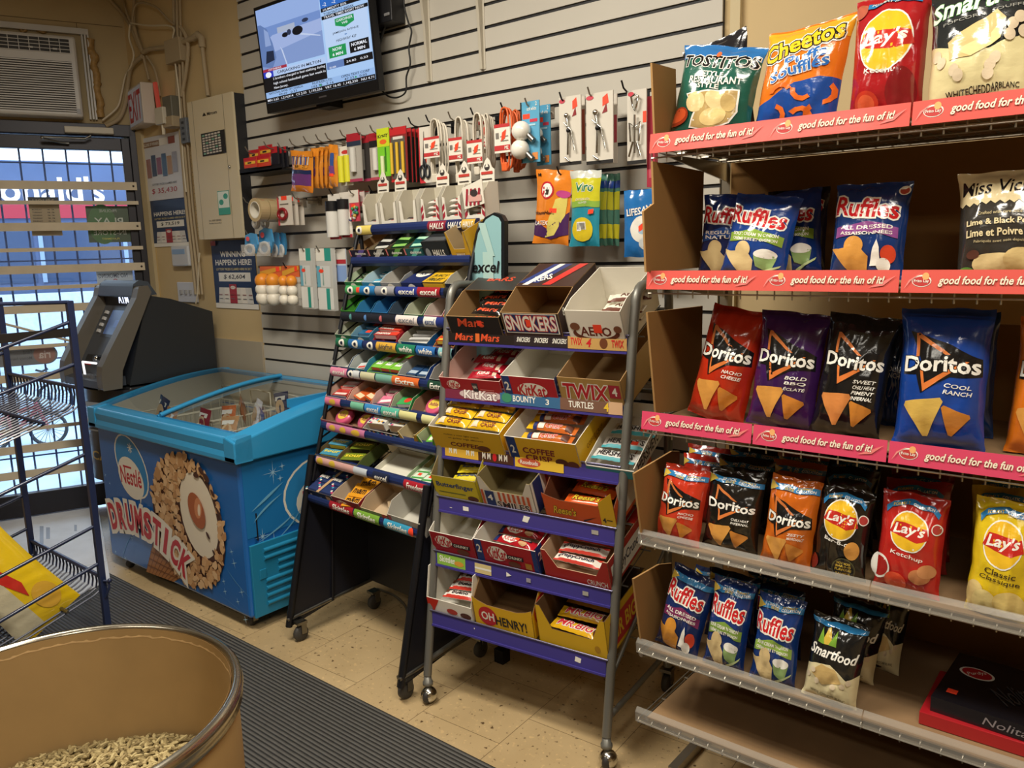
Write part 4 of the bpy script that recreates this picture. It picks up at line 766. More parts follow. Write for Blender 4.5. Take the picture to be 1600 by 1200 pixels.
M1 = cplace(2, .825); carton(M1, Wd(.825, 1.06), .28, .03, .055, C('D8D4C8'), CARDW, 'low white and teal carton of silver bars, right on the third chocolate shelf', [('r', 0, 0, 1, .9, C('3A8A94'))], side=[('t', 'HERSHEYS', .35, .5, .55, .6, C('2A1E22'), {'b': .05})], hl=.04)
p_ = wrapper('chocolate_bar', .135, .048, .014, G('DAD8D4'), [('r', 0, 0, 1, .22, C('3A9AA4')), ('t', "HERSHEY'S", .5, .58, .84, .5, C('2A1E22'), {'b': .05}), ('r', .65, .3, .8, .6, STICK)])
bars(M1, p_, [(.075, .045, .03, -.05, 0), (.085, .10, .034, .03, .05), (.09, .16, .038, .0, .05)], lambda i: '%s silver chocolate bar with dark block letters in the low carton' % ORD[i], 'chocolate bar', 'silver bars in the low white carton')
# fourth shelf
M1 = cplace(3, .0); carton(M1, Wd(.0, .27), .26, .085, .125, C('D8C42A'), mat('8E8058', .8), 'lime yellow carton with blue lettering, left on the fourth chocolate shelf', [('t', 'Butterfinger', .5, .62, .84, .28, C('22407A'), {'b': .05}), ('r', .1, .28, .7, .32, C('5A6A3A')), ('e', .85, .18, .12, .12, C('5A3020'))], yf=.25)
p_ = wrapper('chocolate_bar', .12, .036, .02, G('E0CC2C'), [('t', 'Butterfinger', .5, .5, .7, .45, C('22407A'), {'b': .05})])
bars(M1, p_, [(.115, .05, .045, .25, 0), (.118, .085, .058, .22, .15), (.125, .125, .066, .22, .15), (.13, .165, .075, .2, .15)], lambda i: '%s yellow bar with blue lettering in the lime yellow carton' % ORD[i], 'chocolate bar', 'yellow and blue bars in the lime carton')
M1 = cplace(3, .285); st_ = [('r', x, 0, x+.045, 1, C('C8582C')) for x in (.02, .34, .43, .52, .61, .70, .79, .88)]
carton(M1, Wd(.285, .585), .27, .062, .11, C('E4DED0'), mat('8E8058', .8), 'empty carton with orange and white stripes, middle of the fourth chocolate shelf', st_+[('r', .10, 0, .27, 1, C('22346A')), ('t', '4', .185, .62, .1, .35, W2, {'b': .05}), ('t', 'SMILES', .6, .3, .6, .35, C('3A2420'), {'b': .05, 'o': [(W2, .06)]})], prof='dip', lid=(.78, 1), closed=[('r', x, .79, x+.05, 1, C('C8582C')) for x in (.25, .38, .5, .62, .75, .88)], side=[('r', x, 0, x+.05, 1, C('C8582C')) for x in (.3, .42, .54, .66, .78, .9)]+[('r', .04, 0, .2, 1, C('22346A'))])
M1 = cplace(3, .635); carton(M1, Wd(.635, .99), .27, .07, .135, C('D85A1E'), mat('6A3A1E', .8), 'orange carton with yellow corner, right on the fourth chocolate shelf', [('t', "Reese's", .30, .5, .32, .4, C('E8C030'), {'b': .04, 's': .2, 'o': [(C('4A2A1A'), .05)]}), ('p', [(.55, .1), (.75, .45), (.55, .2)], C('3A2018'))], prof='curve', side=[('r', .12, .1, .8, .9, C('D8CCB8'))])
b = MB(); w_ = Wd(.635, .99); b.slab([(w_*.80, 0), (w_, 0), (w_, .125), (w_*.80, .085)], (0, -.0012, 0), (1, 0, 0), (0, 0, 1), (0, -1, 0), .001, YEL); b.art([('t', '4', .85, .3, .05, .2, C('2A2A2A'), {'b': .03}), ('r', .88, .3, .96, .34, C('4A3A20'))], face((0, -.0014, 0), (1, 0, 0), (0, 0, 1)), w_, .09); o = b.obj('corner_flap', bpy.data.objects[[x.name for x in bpy.data.objects if x.get('label', '').startswith('orange carton with')][0]]); o['label'] = 'yellow corner flap'
p_ = wrapper('chocolate_bar', .14, .05, .02, G('D8581E'), [('t', "Reese's", .5, .55, .6, .5, C('D8B82C'), {'b': .05, 's': .2, 'o': [(C('3A2018'), .05)]})])
bars(M1, p_, [(.115, .055, .026, .05, 0), (.125, .10, .038, -.06, .1), (.12, .145, .046, .04, .1)], lambda i: '%s orange peanut butter bar in the orange carton' % ORD[i], 'chocolate bar', 'orange bars in the orange carton')
# fifth shelf
M1 = cplace(4, .0); carton(M1, Wd(.0, .265), .24, .078, .105, C('A81C28'), CARDW, 'empty narrow red carton with white inside, left on the fifth chocolate shelf', KK(.3, .6, .36, .45)+[('r', .50, .42, .9, .62, C('1A1A22')), ('t', 'CHUNKY', .7, .52, .34, .14, W2, {'b': .05}), ('e', .72, .25, .14, .14, C('6A3A22'))], yf=.3)
M1 = cplace(4, .275); carton(M1, Wd(.275, .62), .28, .086, .095, C('B01C28'), CARDW, 'wide red carton with blue corner stripes, middle of the fifth chocolate shelf', [('r', .0, 0, .12, 1, C('1E3A7A')), ('t', '2', .06, .62, .07, .35, W2, {'b': .05}), ('r', .93, 0, 1, 1, C('1E3A7A'))]+KK(.36, .55, .3, .5)+[('r', .52, .42, .78, .6, C('1A1A22')), ('t', 'CHUNKY', .65, .51, .22, .12, W2, {'b': .05}), ('e', .62, .22, .1, .13, C('6A3A22')), ('r', .8, .15, .9, .4, C('B8862C'))], side=[('r', .0, 0, .13, 1, C('1E3A7A')), ('t', '2', .065, .6, .06, .3, W2, {'b': .05}), ('e', .38, .55, .2, .4, W2), ('t', 'KitKat', .38, .5, .34, .5, C('C0202C'), {'b': .05})], yf=.1)
p_ = wrapper('chocolate_bar', .15, .036, .022, G('B01A26'), [('r', .0, .05, .10, .95, C('1E2E6A')), ('e', .38, .5, .2, .42, W2), ('t', 'KitKat', .38, .5, .28, .6, C('C0202C'), {'b': .05}), ('r', .6, .55, .88, .8, C('1A1A22')), ('t', 'CHUNKY', .74, .67, .24, .18, W2), ('e', .72, .25, .1, .2, C('C89A6A')), ('r', .50, .4, .6, .75, STICK)])
bars(M1, p_, [(.12, .05, .05, -.06, 0), (.12, .09, .058, .04, .1), (.115, .13, .062, -.02, .1), (.12, .17, .062, .05, .1)], lambda i: '%s red and white wafer bar in the wide red carton' % ORD[i], 'chocolate bar', 'red and white bars in the wide red carton')
M1 = cplace(4, .65); carton(M1, Wd(.65, .985), .27, .045, .10, C('B82A24'), mat('C8A888', .8), 'red carton with stepped sides and white bars, right on the fifth chocolate shelf', [('t', 'CRUNCH', .8, .4, .3, .4, W2)], prof='dip', side=[('r', .05, .1, .8, .75, W2), ('t', 'CrispyCrunch', .42, .42, .7, .4, C('1E2440'), {'b': .05, 's': .1})], lid=(.7, 1))
p_ = wrapper('chocolate_bar', .15, .038, .02, G('E8E0D4'), [('r', 0, 0, 1, .18, C('C83A2C')), ('r', 0, .82, 1, 1, C('C83A2C')), ('t', 'CrispyCrunch', .45, .5, .8, .5, C('1E2440'), {'b': .05})])
bars(M1, p_, [(.10, .035, .045, -.03, 0), (.105, .07, .058, .03, .1), (.11, .115, .066, -.02, .12), (.11, .16, .066, .02, .1), (.10, .20, .06, 0, .0)], lambda i: '%s white bar with dark blue lettering in the stepped red carton' % ORD[i], 'chocolate bar', 'white bars in the stepped red carton')
# bottom shelf
M1 = cplace(5, -.01); carton(M1, Wd(.0, .275), .26, .05, .145, C('E8E2D6'), CARDW, 'tall white carton with red front corner, left on the bottom chocolate shelf', [('p', [(0, 0), (.12, 0), (.28, .98), (0, 1)], C('C8301E')), ('e', .55, .35, .12, .2, C('B84030')), ('e', .85, .3, .12, .2, C('5A3426'))], side=[('t', 'buen', .55, .5, .5, .35, C('16161A'), {'b': .05}), ('t', 'KINDER', .45, .82, .25, .12, C('16161A')), ('t', 'INDER', .47, .82, .20, .12, C('D8381E')), ('e', .3, .08, .2, .1, C('8A2A1E'))], yf=.14)
p_ = wrapper('chocolate_bar', .115, .04, .02, G('ECE6DC'), [('r', 0, .0, 1, .2, C('C8301E')), ('t', 'bueno', .5, .55, .5, .45, C('22181A'), {'b': .04}), ('p', [(0, .6), (.2, .8), (.15, 1), (0, 1)], C('6A3A26'))])
bars(M1, p_, [(.11, .04, .045, .12, 0), (.115, .075, .058, .15, .12), (.12, .115, .066, .15, .15), (.125, .155, .074, .12, .15)], lambda i: '%s white bar with red stripe in the tall white carton' % ORD[i], 'chocolate bar', 'white and red bars in the tall white carton')
M1 = cplace(5, .28); carton(M1, Wd(.28, .615), .27, .080, .135, C('E4B41E'), mat('7A5A36', .8), 'empty yellow carton with red disc and black lettering, middle of the bottom shelf', [('e', .24, .5, .16, .42, C('C0242C')), ('t', 'OH', .24, .5, .22, .38, W2, {'b': .05}), ('t', 'HENRY!', .63, .42, .52, .42, C('1A1A1E'), {'b': .05})], prof='curve', side=[('e', .22, .55, .17, .36, C('C0242C')), ('t', 'OH', .22, .55, .24, .32, W2, {'b': .05}), ('t', 'HENRY!', .65, .6, .5, .34, C('1A1A1E'), {'b': .05})], yf=.2)
M1 = cplace(5, .64); carton(M1, Wd(.64, .99), .28, .058, .13, C('E0B41E'), mat('5A4024', .8), 'torn yellow carton with yellow bars, right on the bottom chocolate shelf', [('e', .86, .5, .04, .2, C('B88A1A'))], prof='dip', side=[('r', .1, .1, .75, .8, C('C0242C')), ('t', 'MR BIG', .42, .45, .55, .4, C('E8C42C'), {'b': .05})])
p_ = wrapper('chocolate_bar', .165, .045, .024, G('E2AE1C'), [('t', 'MR.BIG', .5, .5, .7, .6, C('C0202C'), {'b': .05, 's': .2, 'o': [(W2, .06)]}), ('e', .92, .5, .06, .4, C('5A3020'))])
bars(M1, p_, [(.105, .045, .03, -.06, 0), (.11, .095, .042, .02, .1), (.11, .15, .050, -.03, .12)], lambda i: '%s yellow bar with red lettering in the torn yellow carton' % ORD[i], 'chocolate bar', 'yellow bars in the torn yellow carton')

# ---- gum rack
navy = mat('1C2C5E', .4, coat=.2, name='navy_price_rail'); blk = mat('15161C', .45, metal=.3, name='black_rack_steel')
GW = .655; GR = thing('gum_rack', 'black wheeled rack with navy rails full of gum and candy cartons', 'display rack', (-2.453, 1.609, 0), math.atan2(-.040, .65)); gsl = .300
def gy(z): return gsl*z
for x in (0, GW):
    b = MB(); b.tube([(x, gy(.60), .60), (x, gy(1.50), 1.50), (x, gy(1.53)+.01, 1.54)], .008, blk, 6); b.tube([(x, gy(1.5)+.02, 1.52), (x, gy(.9)+.23, .9), (x, .43, .62)], .009, blk, 6)
    for k in range(9): z = .66+.095*k; b.tube([(x, gy(z), z), (x, gy(z)+.13*(1-.5*(z-.6)), z+.05)], .004, blk, 5)
    b.obj('side_ladder', GR)
for x in (0, GW):
    b = MB(); b.slab([(.045, .06), (.43, .13), (.47, .70), (gy(.66)-.01, .66)], (x+.0, 0, 0), (0, 1, 0), (0, 0, 1), (1, 0, 0), .006, mat('12141F', .5, name='black_side_panel')); b.obj('side_panel', GR)
    b = MB(); b.tube([(x-.003, .035, .06), (x-.003, gy(.69)-.02, .70)], .013, blk, 6); b.tube([(x, .03, .09), (x, .43, .12)], .008, STEEL, 6); b.tube([(x+.006*(1 if x == 0 else -1), .23, .1), (x+.006*(1 if x == 0 else -1), .27, .66)], .006, blk, 6); b.obj('base_frame', GR)
for x in (.02, GW-.02):
    for y in (.07, .42): caster(GR, x, y, .03, name='caster', world=False)
b = MB(); b.box(0, .42, .12, GW, .426, .62, mat('14151C', .5)); b.obj('back_panel', GR)
def exl(x, w, c1, t='excel', tc='F0EDE2', y=.5): return [('r', x-w/2, .05, x+w/2, .95, C(c1)), ('t', t, x, y, w*.72, .55, C(tc), {'b': .05, 's': .15})]
def dot(x, c='F0EDE2'): return [('e', x, .5, .028, .38, C(c)), ('e', x, .5, .012, .18, C('16203A'))]
GS = [(1.553, []), (1.437, []), (1.329, []), (1.231, []), (1.134, []), (1.026, []), (.917, []), (.826, []), (.70, []), (.560, [])]
gt = [
 [('r', .0, .05, .14, .95, C('E0CC6A'))]+dot(.03)+exl(.71, .15, '8A2436', 'HALLS')+exl(.85, .14, '1C2250', 'HALLS')+exl(.95, .10, 'C8A03C', 'HALLS'),
 [],
 exl(.07, .14, '4AA060', '')+dot(.05)+[('r', .11, .3, .15, .8, STICK)]+exl(.21, .14, '2A7AB8', '')+dot(.21)+exl(.37, .17, '9A9AA0', '')+dot(.37)+exl(.56, .18, '2A3A8A')+exl(.74, .18, 'A01E2C')+exl(.93, .14, '16181E', ''),
 [('r', 0, .05, .50, .95, C('1C1E28')), ('e', .1, .5, .012, .3, C('5A9A9A')), ('e', .24, .5, .012, .3, C('5A8AC8')), ('e', .38, .5, .012, .3, C('C86A6A'))]+exl(.60, .18, 'E8DCD8', 'excel', '8A8A90')+exl(.79, .10, 'E0E0DC', 'excel', '3A4A7A')+exl(.96, .10, 'D8DCD4', 'excel', '3A6A4A')+[('r', .84, .05, .90, .95, C('1E2E7A'))],
 exl(.06, .12, '1E6A4A', '')+dot(.06)+exl(.19, .13, '2A6AA8', '')+dot(.19)+exl(.33, .13, '1E2A5A', '')+dot(.33)+exl(.47, .17, 'D8A83C', 'JuicyFruit', '2A3A4A')+exl(.64, .15, '1E7A5A', 'white')+exl(.80, .15, '2A6AB0', 'white')+exl(.95, .10, '8ACAD0', 'excel'),
 exl(.08, .16, 'E08AA8')+dot(.2)+[('r', .22, .1, .28, .9, C('D8DCE0')), ('r', .29, .1, .42, .9, C('D0CCA8')), ('r', .43, .1, .57, .9, C('7AB0A0'))]+exl(.68, .22, 'D8682C', 'Extra')+exl(.93, .14, '16402E', 'Extra'),
 [('r', 0, .1, .15, .9, C('E07A98')), ('e', .075, .5, .03, .3, C('D8B03C')), ('r', .25, .1, .37, .9, C('7AC0A0'))]+exl(.45, .14, '3A8AC8')+exl(.60, .15, '5AB8A0')+[('r', .68, .1, .82, .9, C('E0DC9A')), ('r', .86, .1, 1.0, .9, C('E0DCA0'))],
 [('r', .06, .1, .42, .9, C('C87AA0')), ('e', .12, .5, .03, .3, C('D8B03C')), ('e', .22, .5, .03, .3, C('D8B03C')), ('e', .34, .5, .04, .3, C('D8B03C'))],
 [('r', .02, .1, .38, .9, C('D8A8A0')), ('e', .06, .5, .03, .35, C('D8B83C')), ('e', .18, .5, .03, .35, C('D8B83C')), ('r', .38, .1, .5, .9, C('C8D0D8'))]+exl(.62, .14, '1C2440')+exl(.90, .18, 'A81C2C', 'Freedent'),
 exl(.33, .22, 'A01E2A', 'Skittles')+exl(.56, .22, '7AA83C', 'Skittles')+exl(.82, .22, '3A9AC0', 'Skittles')+[('e', .93, .5, .02, .4, STICK)],
]
for i, (z, _) in enumerate(GS):
    b = MB(); y = gy(z)-.008; hh = .038
    prof = [(y+.012, z-hh), (y, z-hh), (y-.008, z-hh*.72), (y-.010, z-hh*.45), (y-.007, z-hh*.2), (y, z), (y+.012, z)]
    b.slab([(a, c) for a, c in prof], (GW-.004, 0, 0), (0, 1, 0), (0, 0, 1), (1, 0, 0), GW-.008, navy)
    if gt[i]:
        def rf(x, yy, e, y=y, z=z, hh=hh):
            t = max(0, min(1, yy/hh)); return V((.004+x, y-.0105*math.sin(PI*t)**.7-.0012-e, z-hh+yy))
        b.art(gt[i], rf, GW-.008, hh, cuts=([], [hh*k/6 for k in range(1, 6)]))
    b.obj('price_rail', GR)
    b = MB(); t = rad(24)
    if i:
        for k in range(13): x = .02+(GW-.04)*k/12; b.tube([(x, y+.006, z-.036), (x, y+.006+.15*math.cos(t), z-.036+.15*math.sin(t))], .0016, blk, 4)
        for k in range(4): b.tube([(0, y+.006+.048*k*math.cos(t), z-.038+.048*k*math.sin(t)), (GW, y+.006+.048*k*math.cos(t), z-.038+.048*k*math.sin(t))], .002, blk, 4)
        b.obj('wire_shelf', GR)
def gplace(i, f): z = GS[i][0]; return rackm(GR, gy(z)+.002, z-.034, rad(24), f*GW)
RN = ['header', 'top', 'second', 'third', 'fourth', 'fifth', 'sixth', 'seventh', 'eighth', 'bottom']
def gbox(i, f0, f1, out, inn, desc, front=(), hf=.05, hs=.062, d=.15, closed=None, lid=None, prof=None, yf=.25):
    inn_ = mat(inn, .75)
    return carton(gplace(i, f0), (f1-f0)*GW, d, hf, hs, C(out), inn_, desc+', '+RN[i]+' gum shelf', list(front), closed=closed, lid=lid, prof=prof, name='gum_carton', yf=yf)
DT = lambda c: [('p', [(.3, .5), (.55, .5), (.95, 1), (.62, 1)], C(c)), ('t', 'dentyne', .62, .74, .6, .24, W2, {'b': .05, 's': .2}), ('r', .02, .6, .1, 1, C('D87A78'))]
gbox(1, .00, .165, '241E38', '9A7A50', 'purple black carton at the far left', DT('6A5AA8'), .062, .062, back_=0) if False else gbox(1, .00, .165, '241E38', '9A7A50', 'purple black carton at the far left', DT('6A5AA8'), .062, .062)
gbox(1, .175, .33, '1E1E20', '8A7A5A', 'black carton with pale fleck, second from left', DT('C8C8C0'), .062, .062)
gbox(1, .34, .485, '1A2A20', '5A4A30', 'black and green carton, third from left', DT('6AB050'), .062, .062)
gbox(1, .495, .645, '1E5A5A', '5A4A30', 'teal carton beside the black cough drop box', DT('6AC0B0'), .062, .062)
for f, c in ((.0, '8A6A40'), (.17, '4A3A24'), (.335, '4A3A24'), (.49, '3A2E20')):
    b = MB(); b.slab([(0, .02), (.1, .02), (.1, .105), (.09, .115), (.01, .115), (0, .105)], (0, 0, 0), (1, 0, 0), (0, 0, 1), (0, -1, 0), .002, mat(c, .8)); o = b.obj('raised_flap', None); 
    par = [x for x in bpy.data.objects if x.name.startswith('gum_carton')][int(round(f/.165))]; o.parent = par; o.location = (.003, .13, 0)
gbox(1, .655, .845, '23272A', '3A3A3A', 'closed black cough drop box with white lettering', [('t', 'HALLS.', .62, .5, .5, .3, W2, {'b': .05}), ('e', .18, .5, .1, .22, C('8A8E92'))], .085, .085, closed=[('r', .1, .05, .9, .25, C('4A5054')), ('t', 'MENTHOL', .5, .62, .6, .12, W2, {'b': .04}), ('t', 'LYPTUS', .5, .82, .6, .1, W2, {'b': .04})], lid=(0, 1))
gbox(1, .86, 1.0, 'D0A024', 'B8A078', 'yellow cough drop box with cut-out corner', [('r', .25, .45, .75, .8, C('B88A1A')), ('t', 'HALLS', .5, .62, .42, .2, W2, {'b': .05})], .055, .115, prof='dip')
XL = lambda: [('e', .5, .5, .2, .42, W2), ('t', 'excel', .5, .5, .34, .3, C('16203A'), {'b': .04})]
pk2 = lambda c, n=3: None
gbox(2, .0, .16, '1E7A44', 'B8C4A8', 'green and white open carton at left', XL())
gbox(2, .165, .33, '2A8AB8', 'B8D0D8', 'light blue open carton', XL())
gbox(2, .335, .50, '8A8E94', 'B8B4AC', 'silver grey empty carton', XL())
gbox(2, .51, .68, '1E2A5E', '2A3A6A', 'closed navy carton with white logo', XL(), .05, .05, closed=[('e', .5, .5, .34, .2, W2), ('t', 'ice', .5, .5, .3, .16, C('1E2A5E'), {'b': .05})], lid=(0, 1))
gbox(2, .69, .85, 'D8AC22', 'C8A848', 'yellow carton with closed top', [('t', 'JuicyFruit', .5, .55, .8, .4, C('2A4A3A'), {'b': .04})], .048, .055, closed=[('t', 'JUICY', .5, .3, .7, .14, C('2A3A2A'), {'b': .05, 's': .2}), ('t', 'FRUIT', .5, .12, .7, .14, C('2A3A2A'), {'b': .05, 's': .2})], lid=(0, .6))
gbox(2, .86, .99, '1A2238', 'C0BCAC', 'dark navy carton with white inside at right', XL())
for k, (a, c_, o_, i_, n_) in enumerate(((.0, .13, '2E7A22', '3E8A2A', 'green slanted carton at left'), (.14, .28, '16304A', '2A7AA8', 'blue slanted carton, second from left'), (.29, .43, '16304A', '2A72A8', 'blue slanted carton, third from left'), (.44, .56, '1A2436', '3A4A5A', 'slate slanted carton with blue packs'), (.57, .72, '1E6A3A', 'B8BCA4', 'white carton with green corners'), (.73, .87, 'C86A94', 'C8B8AC', 'white carton with pink corners'), (.88, 1.0, 'E0B024', 'C8A858', 'yellow carton at the right end'))):
    gbox(3, a, c_, o_, i_, n_, [('p', [(.15, 0), (.85, 0), (.7, .8), (.3, .8)], C('D8D8D0'))] if k in (4, 5) else ([('t', 'JuicyFruit', .5, .4, .7, .3, C('2A3A2A'))] if k == 6 else [('r', .1, .2, .3, .7, C('9AB0C0'))]), .04, .058)
gbox(4, .0, .15, '1E6A44', 'B0B4A0', 'dark green carton with white inside', XL())
gbox(4, .155, .32, '2A6A8A', '6A98B0', 'blue carton full of blue gum packs', XL())
gbox(4, .33, .53, 'A02430', 'A02430', 'dark red carton stacked with red mint rolls', [('t', 'mentos', .4, .5, .6, .5, W2, {'b': .05})], .03, .05)
gbox(4, .57, .80, '1E5A94', 'B0AC9C', 'blue carton holding white gum sticks', [('r', .0, .2, .1, 1, C('E0E0D8'))], .045, .055)
gbox(4, .84, .99, 'C8902A', 'B87A3A', 'orange and yellow carton at the right', [('r', 0, 0, 1, .4, C('D8B02A'))], .035, .05)
gbox(5, .0, .17, '1E4A7A', 'B8B8B0', 'white-lined blue carton at left', XL(), .042)
gbox(5, .18, .32, '3A8AA8', 'B0B8B4', 'white-lined pale blue carton', XL(), .042)
gbox(5, .34, .60, '6ABA2C', '7AC03A', 'lime green carton of three open gum packs', [('p', [(.1, 0), (.3, 0), (.2, 1)], C('3A8A2A')), ('p', [(.5, 0), (.7, 0), (.6, 1)], C('3A8A2A'))], .035, .045)
gbox(5, .61, .83, '2A4A94', 'A8ACA8', 'navy tray with grey-blue packs', [], .04, .06)
gbox(5, .86, .99, '16181E', 'A8A49C', 'black carton with pink and white packs', [('r', .1, .2, .5, .8, W2)], .04)
gbox(6, .0, .2, 'B8302C', 'C8A898', 'red carton at the left end', [], .035, .055)
gbox(6, .21, .42, 'D05A2A', 'D0A898', 'orange-red carton of orange packs', [], .035, .055)
gbox(6, .43, .58, 'C8587A', 'C8A8A0', 'pink carton of pink packs', [('r', .3, .2, .7, .8, W2)], .035)
gbox(6, .59, .74, '2E8A4A', 'A8B094', 'green carton with red and green pack', [], .035)
gbox(6, .75, 1.0, 'A8685A', '9A7A60', 'brown-lined carton with pink tape roll', [], .03, .055)
gbox(7, .0, .39, 'C8587A', '9A7458', 'wide pink carton with brown inside', [('e', .2, .5, .08, .4, C('D8B03C')), ('e', .85, .6, .1, .4, C('3A2A20'))], .042, .055)
gbox(7, .40, .70, '1C2448', 'B0A898', 'dark speckled carton of coloured candy boxes', [('t', 'Smarties', .5, .45, .7, .5, W2, {'b': .05})]+[('e', .08+.12*k, .85, .03, .1, C(['D84A7A', 'E8E4D8', 'E8B03C', '5AA8C8'][k % 4])) for k in range(8)], .042, .05)
gbox(7, .71, .85, 'D0A024', 'C0B088', 'yellow carton with cut-away front', [], .03, .06, prof='dip')
gbox(7, .86, .99, '5AA82A', 'B0B890', 'green carton with cut-away front', [], .03, .06, prof='dip')
gbox(8, .0, .20, '5A7A4A', '6A5A3A', 'olive green carton of blue candy boxes', [], .035, .045)
gbox(8, .20, .40, '5A6A3A', '6A5A34', 'olive carton of yellow candy boxes', [], .035, .045)
gbox(8, .50, .80, 'C8B078', 'D8D4C4', 'flat empty white tray', [('e', .4, .5, .2, .2, C('D8A02A'))], .018, .022)
gbox(8, .78, .99, '6AA84A', 'B0C8A0', 'low green carton of white and green packs', [], .025, .03)
gbox(9, .0, .245, '1C2448', 'E0D8C8', 'blue speckled candy box tray at left', [('t', 'Smarties', .42, .5, .6, .45, W2, {'b': .05}), ('r', .78, .1, .95, .9, C('C8A47A'))], .055, .057, closed=[('r', x, y, x+.36, y+.27, C('2A3A6A')) for x in (.06, .56) for y in (.05, .36, .67)]+[('r', .44, 0, .54, 1, C('C8A47A'))]+[('e', (.07+.37*k) % 1, (.13*k) % 1, .035, .03, C(['E8E4D8', 'D84A7A', '5AA8C8'][k % 3])) for k in range(26)]+[('t', 'SMARTIES', .24, .5, .32, .1, W2, {'b': .05}), ('t', 'SMARTIES', .74, .5, .32, .1, W2, {'b': .05})], lid=(0, 1))
gbox(9, .255, .50, '8A1C26', 'C8B49C', 'dark red carton with orange candy bags', KK(.35, .6, .4, .4)+[('r', .55, .3, .9, .5, C('1A1A22')), ('t', 'CHUNKY', .72, .4, .3, .14, W2)], .062, .068)
gbox(9, .51, .735, '8A9A78', 'C0A888', 'empty beige carton with worn green edge', [('t', 'Fruitips', .55, .35, .6, .3, C('A85A6A'), {'b': .04}), ('p', [(.85, 0), (1, 0), (1, 1), (.8, 1)], C('C8402C'))], .05, .068)
gbox(9, .745, 1.0, 'C8C4B8', 'C4C0B4', 'large empty white carton at the right end', [('p', [(0, 0), (.06, 0), (.1, .9), (0, 1)], C('C8402C')), ('e', .6, .22, .14, .16, C('4A342A'))], .06, .09)
# packs lying in the gum cartons
def packs(i, f, w, L_, h, cols, spots, desc, cat='gum pack', art=None, group=None):
    M1 = gplace(i, f); b = MB(); m = G(cols[0]); b.box(-w/2, -L_/2, 0, w/2, L_/2, h, m)
    b.art(art or [('r', .1, .1, .9, .4, C(cols[1]))], face((-w/2, -L_/2, h), (1, 0, 0), (0, 1, 0)), w, L_)
    b.art([('r', .05, .1, .95, .9, C(cols[1]))], face((-w/2, -L_/2, 0), (1, 0, 0), (0, 0, 1)), w, h, eps=.0004); p_ = b.obj('candy_pack'); bars(M1, p_, spots, lambda k: '%s %s' % (ORD[k], desc), cat, group or desc)
TX = lambda t, c: [('t', t, .5, .6, .85, .35, C(c), {'b': .05})]
packs(2, .0, .08, .03, .012, ['4AA060', 'E8E8E0'], [(.05, .05, .02, .1, 0), (.055, .09, .03, -.1, 0)], 'green gum pack in the green carton, second gum shelf')
packs(2, .165, .08, .03, .012, ['3AA8D0', 'E8E8E0'], [(.05, .05, .02, .1, 0), (.055, .09, .03, -.1, 0)], 'light blue gum pack in the light blue carton, second gum shelf')
packs(1, .175, .08, .05, .03, ['1E1E20', 'C8C8C0'], [(.05, .05, .03, .1, .2), (.05, .085, .04, -.1, .2)], 'black and white gum pack in the second carton, top gum shelf')
packs(1, .34, .08, .05, .03, ['1A3A20', '8AC060'], [(.048, .05, .035, .1, .2), (.05, .085, .045, -.1, .2)], 'black and green gum pack in the third carton, top gum shelf')
packs(1, .495, .08, .05, .03, ['1E5A5A', 'B0E0C0'], [(.05, .05, .035, .1, .2), (.05, .085, .045, -.1, .2)], 'teal gum pack in the teal carton, top gum shelf')
packs(4, .155, .09, .035, .014, ['2A6A94', '7AA8C8'], [(.053, .045, .03, .0, 0), (.055, .085, .036, .0, 0)], 'blue gum pack with price sticker, fourth gum shelf', art=[('r', .35, .3, .65, .8, STICK)])
packs(4, .33, .125, .022, .018, ['C03A34', 'E8B0A8'], [(.067, .03, .035, .05, 0), (.067, .056, .042, -.03, 0), (.067, .082, .046, .02, 0), (.067, .108, .05, .0, 0)], 'red mint roll with white lettering, fourth gum shelf', 'mint roll', [('r', .65, 0, 1, 1, C('D8402C')), ('t', 'mentos', .36, .5, .6, .7, W2, {'b': .05})])
packs(4, .57, .10, .014, .012, ['D8D8D4', 'C0C0C0'], [(.07, .02+.022*k, .02+.004*k, .1, 0) for k in range(5)], 'white gum stick in the blue carton, fourth gum shelf', 'gum stick')
packs(4, .84, .09, .03, .016, ['D8502A', 'F0D04A'], [(.05, .035, .035, .1, 0), (.05, .07, .042, 0, 0), (.05, .1, .046, .1, 0)], 'red and yellow mint roll at the right end, fourth gum shelf', 'mint roll')
packs(5, .34, .05, .10, .014, ['8AD04A', 'E86A3C'], [(.032, .07, .03, 0, 0), (.085, .07, .03, 0, 0), (.138, .07, .03, 0, 0)], 'open lime green gum pack, fifth gum shelf', art=[('p', [(.1, .2), (.7, .2), (.9, .8), (.3, .8)], C('F0F0E8')), ('t', 'Extra', .5, .4, .6, .2, C('2A7A2A'), {'b': .05}), ('p', [(.3, .7), (.9, .7), (.9, .95), (.5, .95)], C('D8502A'))])
packs(5, .61, .05, .06, .014, ['2A4A74', 'B0C0D0'], [(.045, .05, .02, 0, 0), (.10, .05, .02, .05, 0)], 'dark blue gum pack in the navy tray, fifth gum shelf')
packs(5, .18, .06, .04, .012, ['D8E0E0', 'D84A3C'], [(.045, .04, .02, .3, 0)], 'pale gum pack with red spot, fifth gum shelf')
packs(6, .0, .08, .04, .014, ['C83A34', 'F0E0D8'], [(.06, .04, .02, .1, 0), (.07, .08, .03, .1, 0)], 'red candy pack in the red carton, sixth gum shelf', 'candy pack')
packs(6, .21, .06, .07, .014, ['D8602A', 'F0D8B0'], [(.04, .055, .02, -.3, 0), (.10, .06, .022, -.3, 0)], 'orange candy pack in the orange-red carton, sixth gum shelf', 'candy pack')
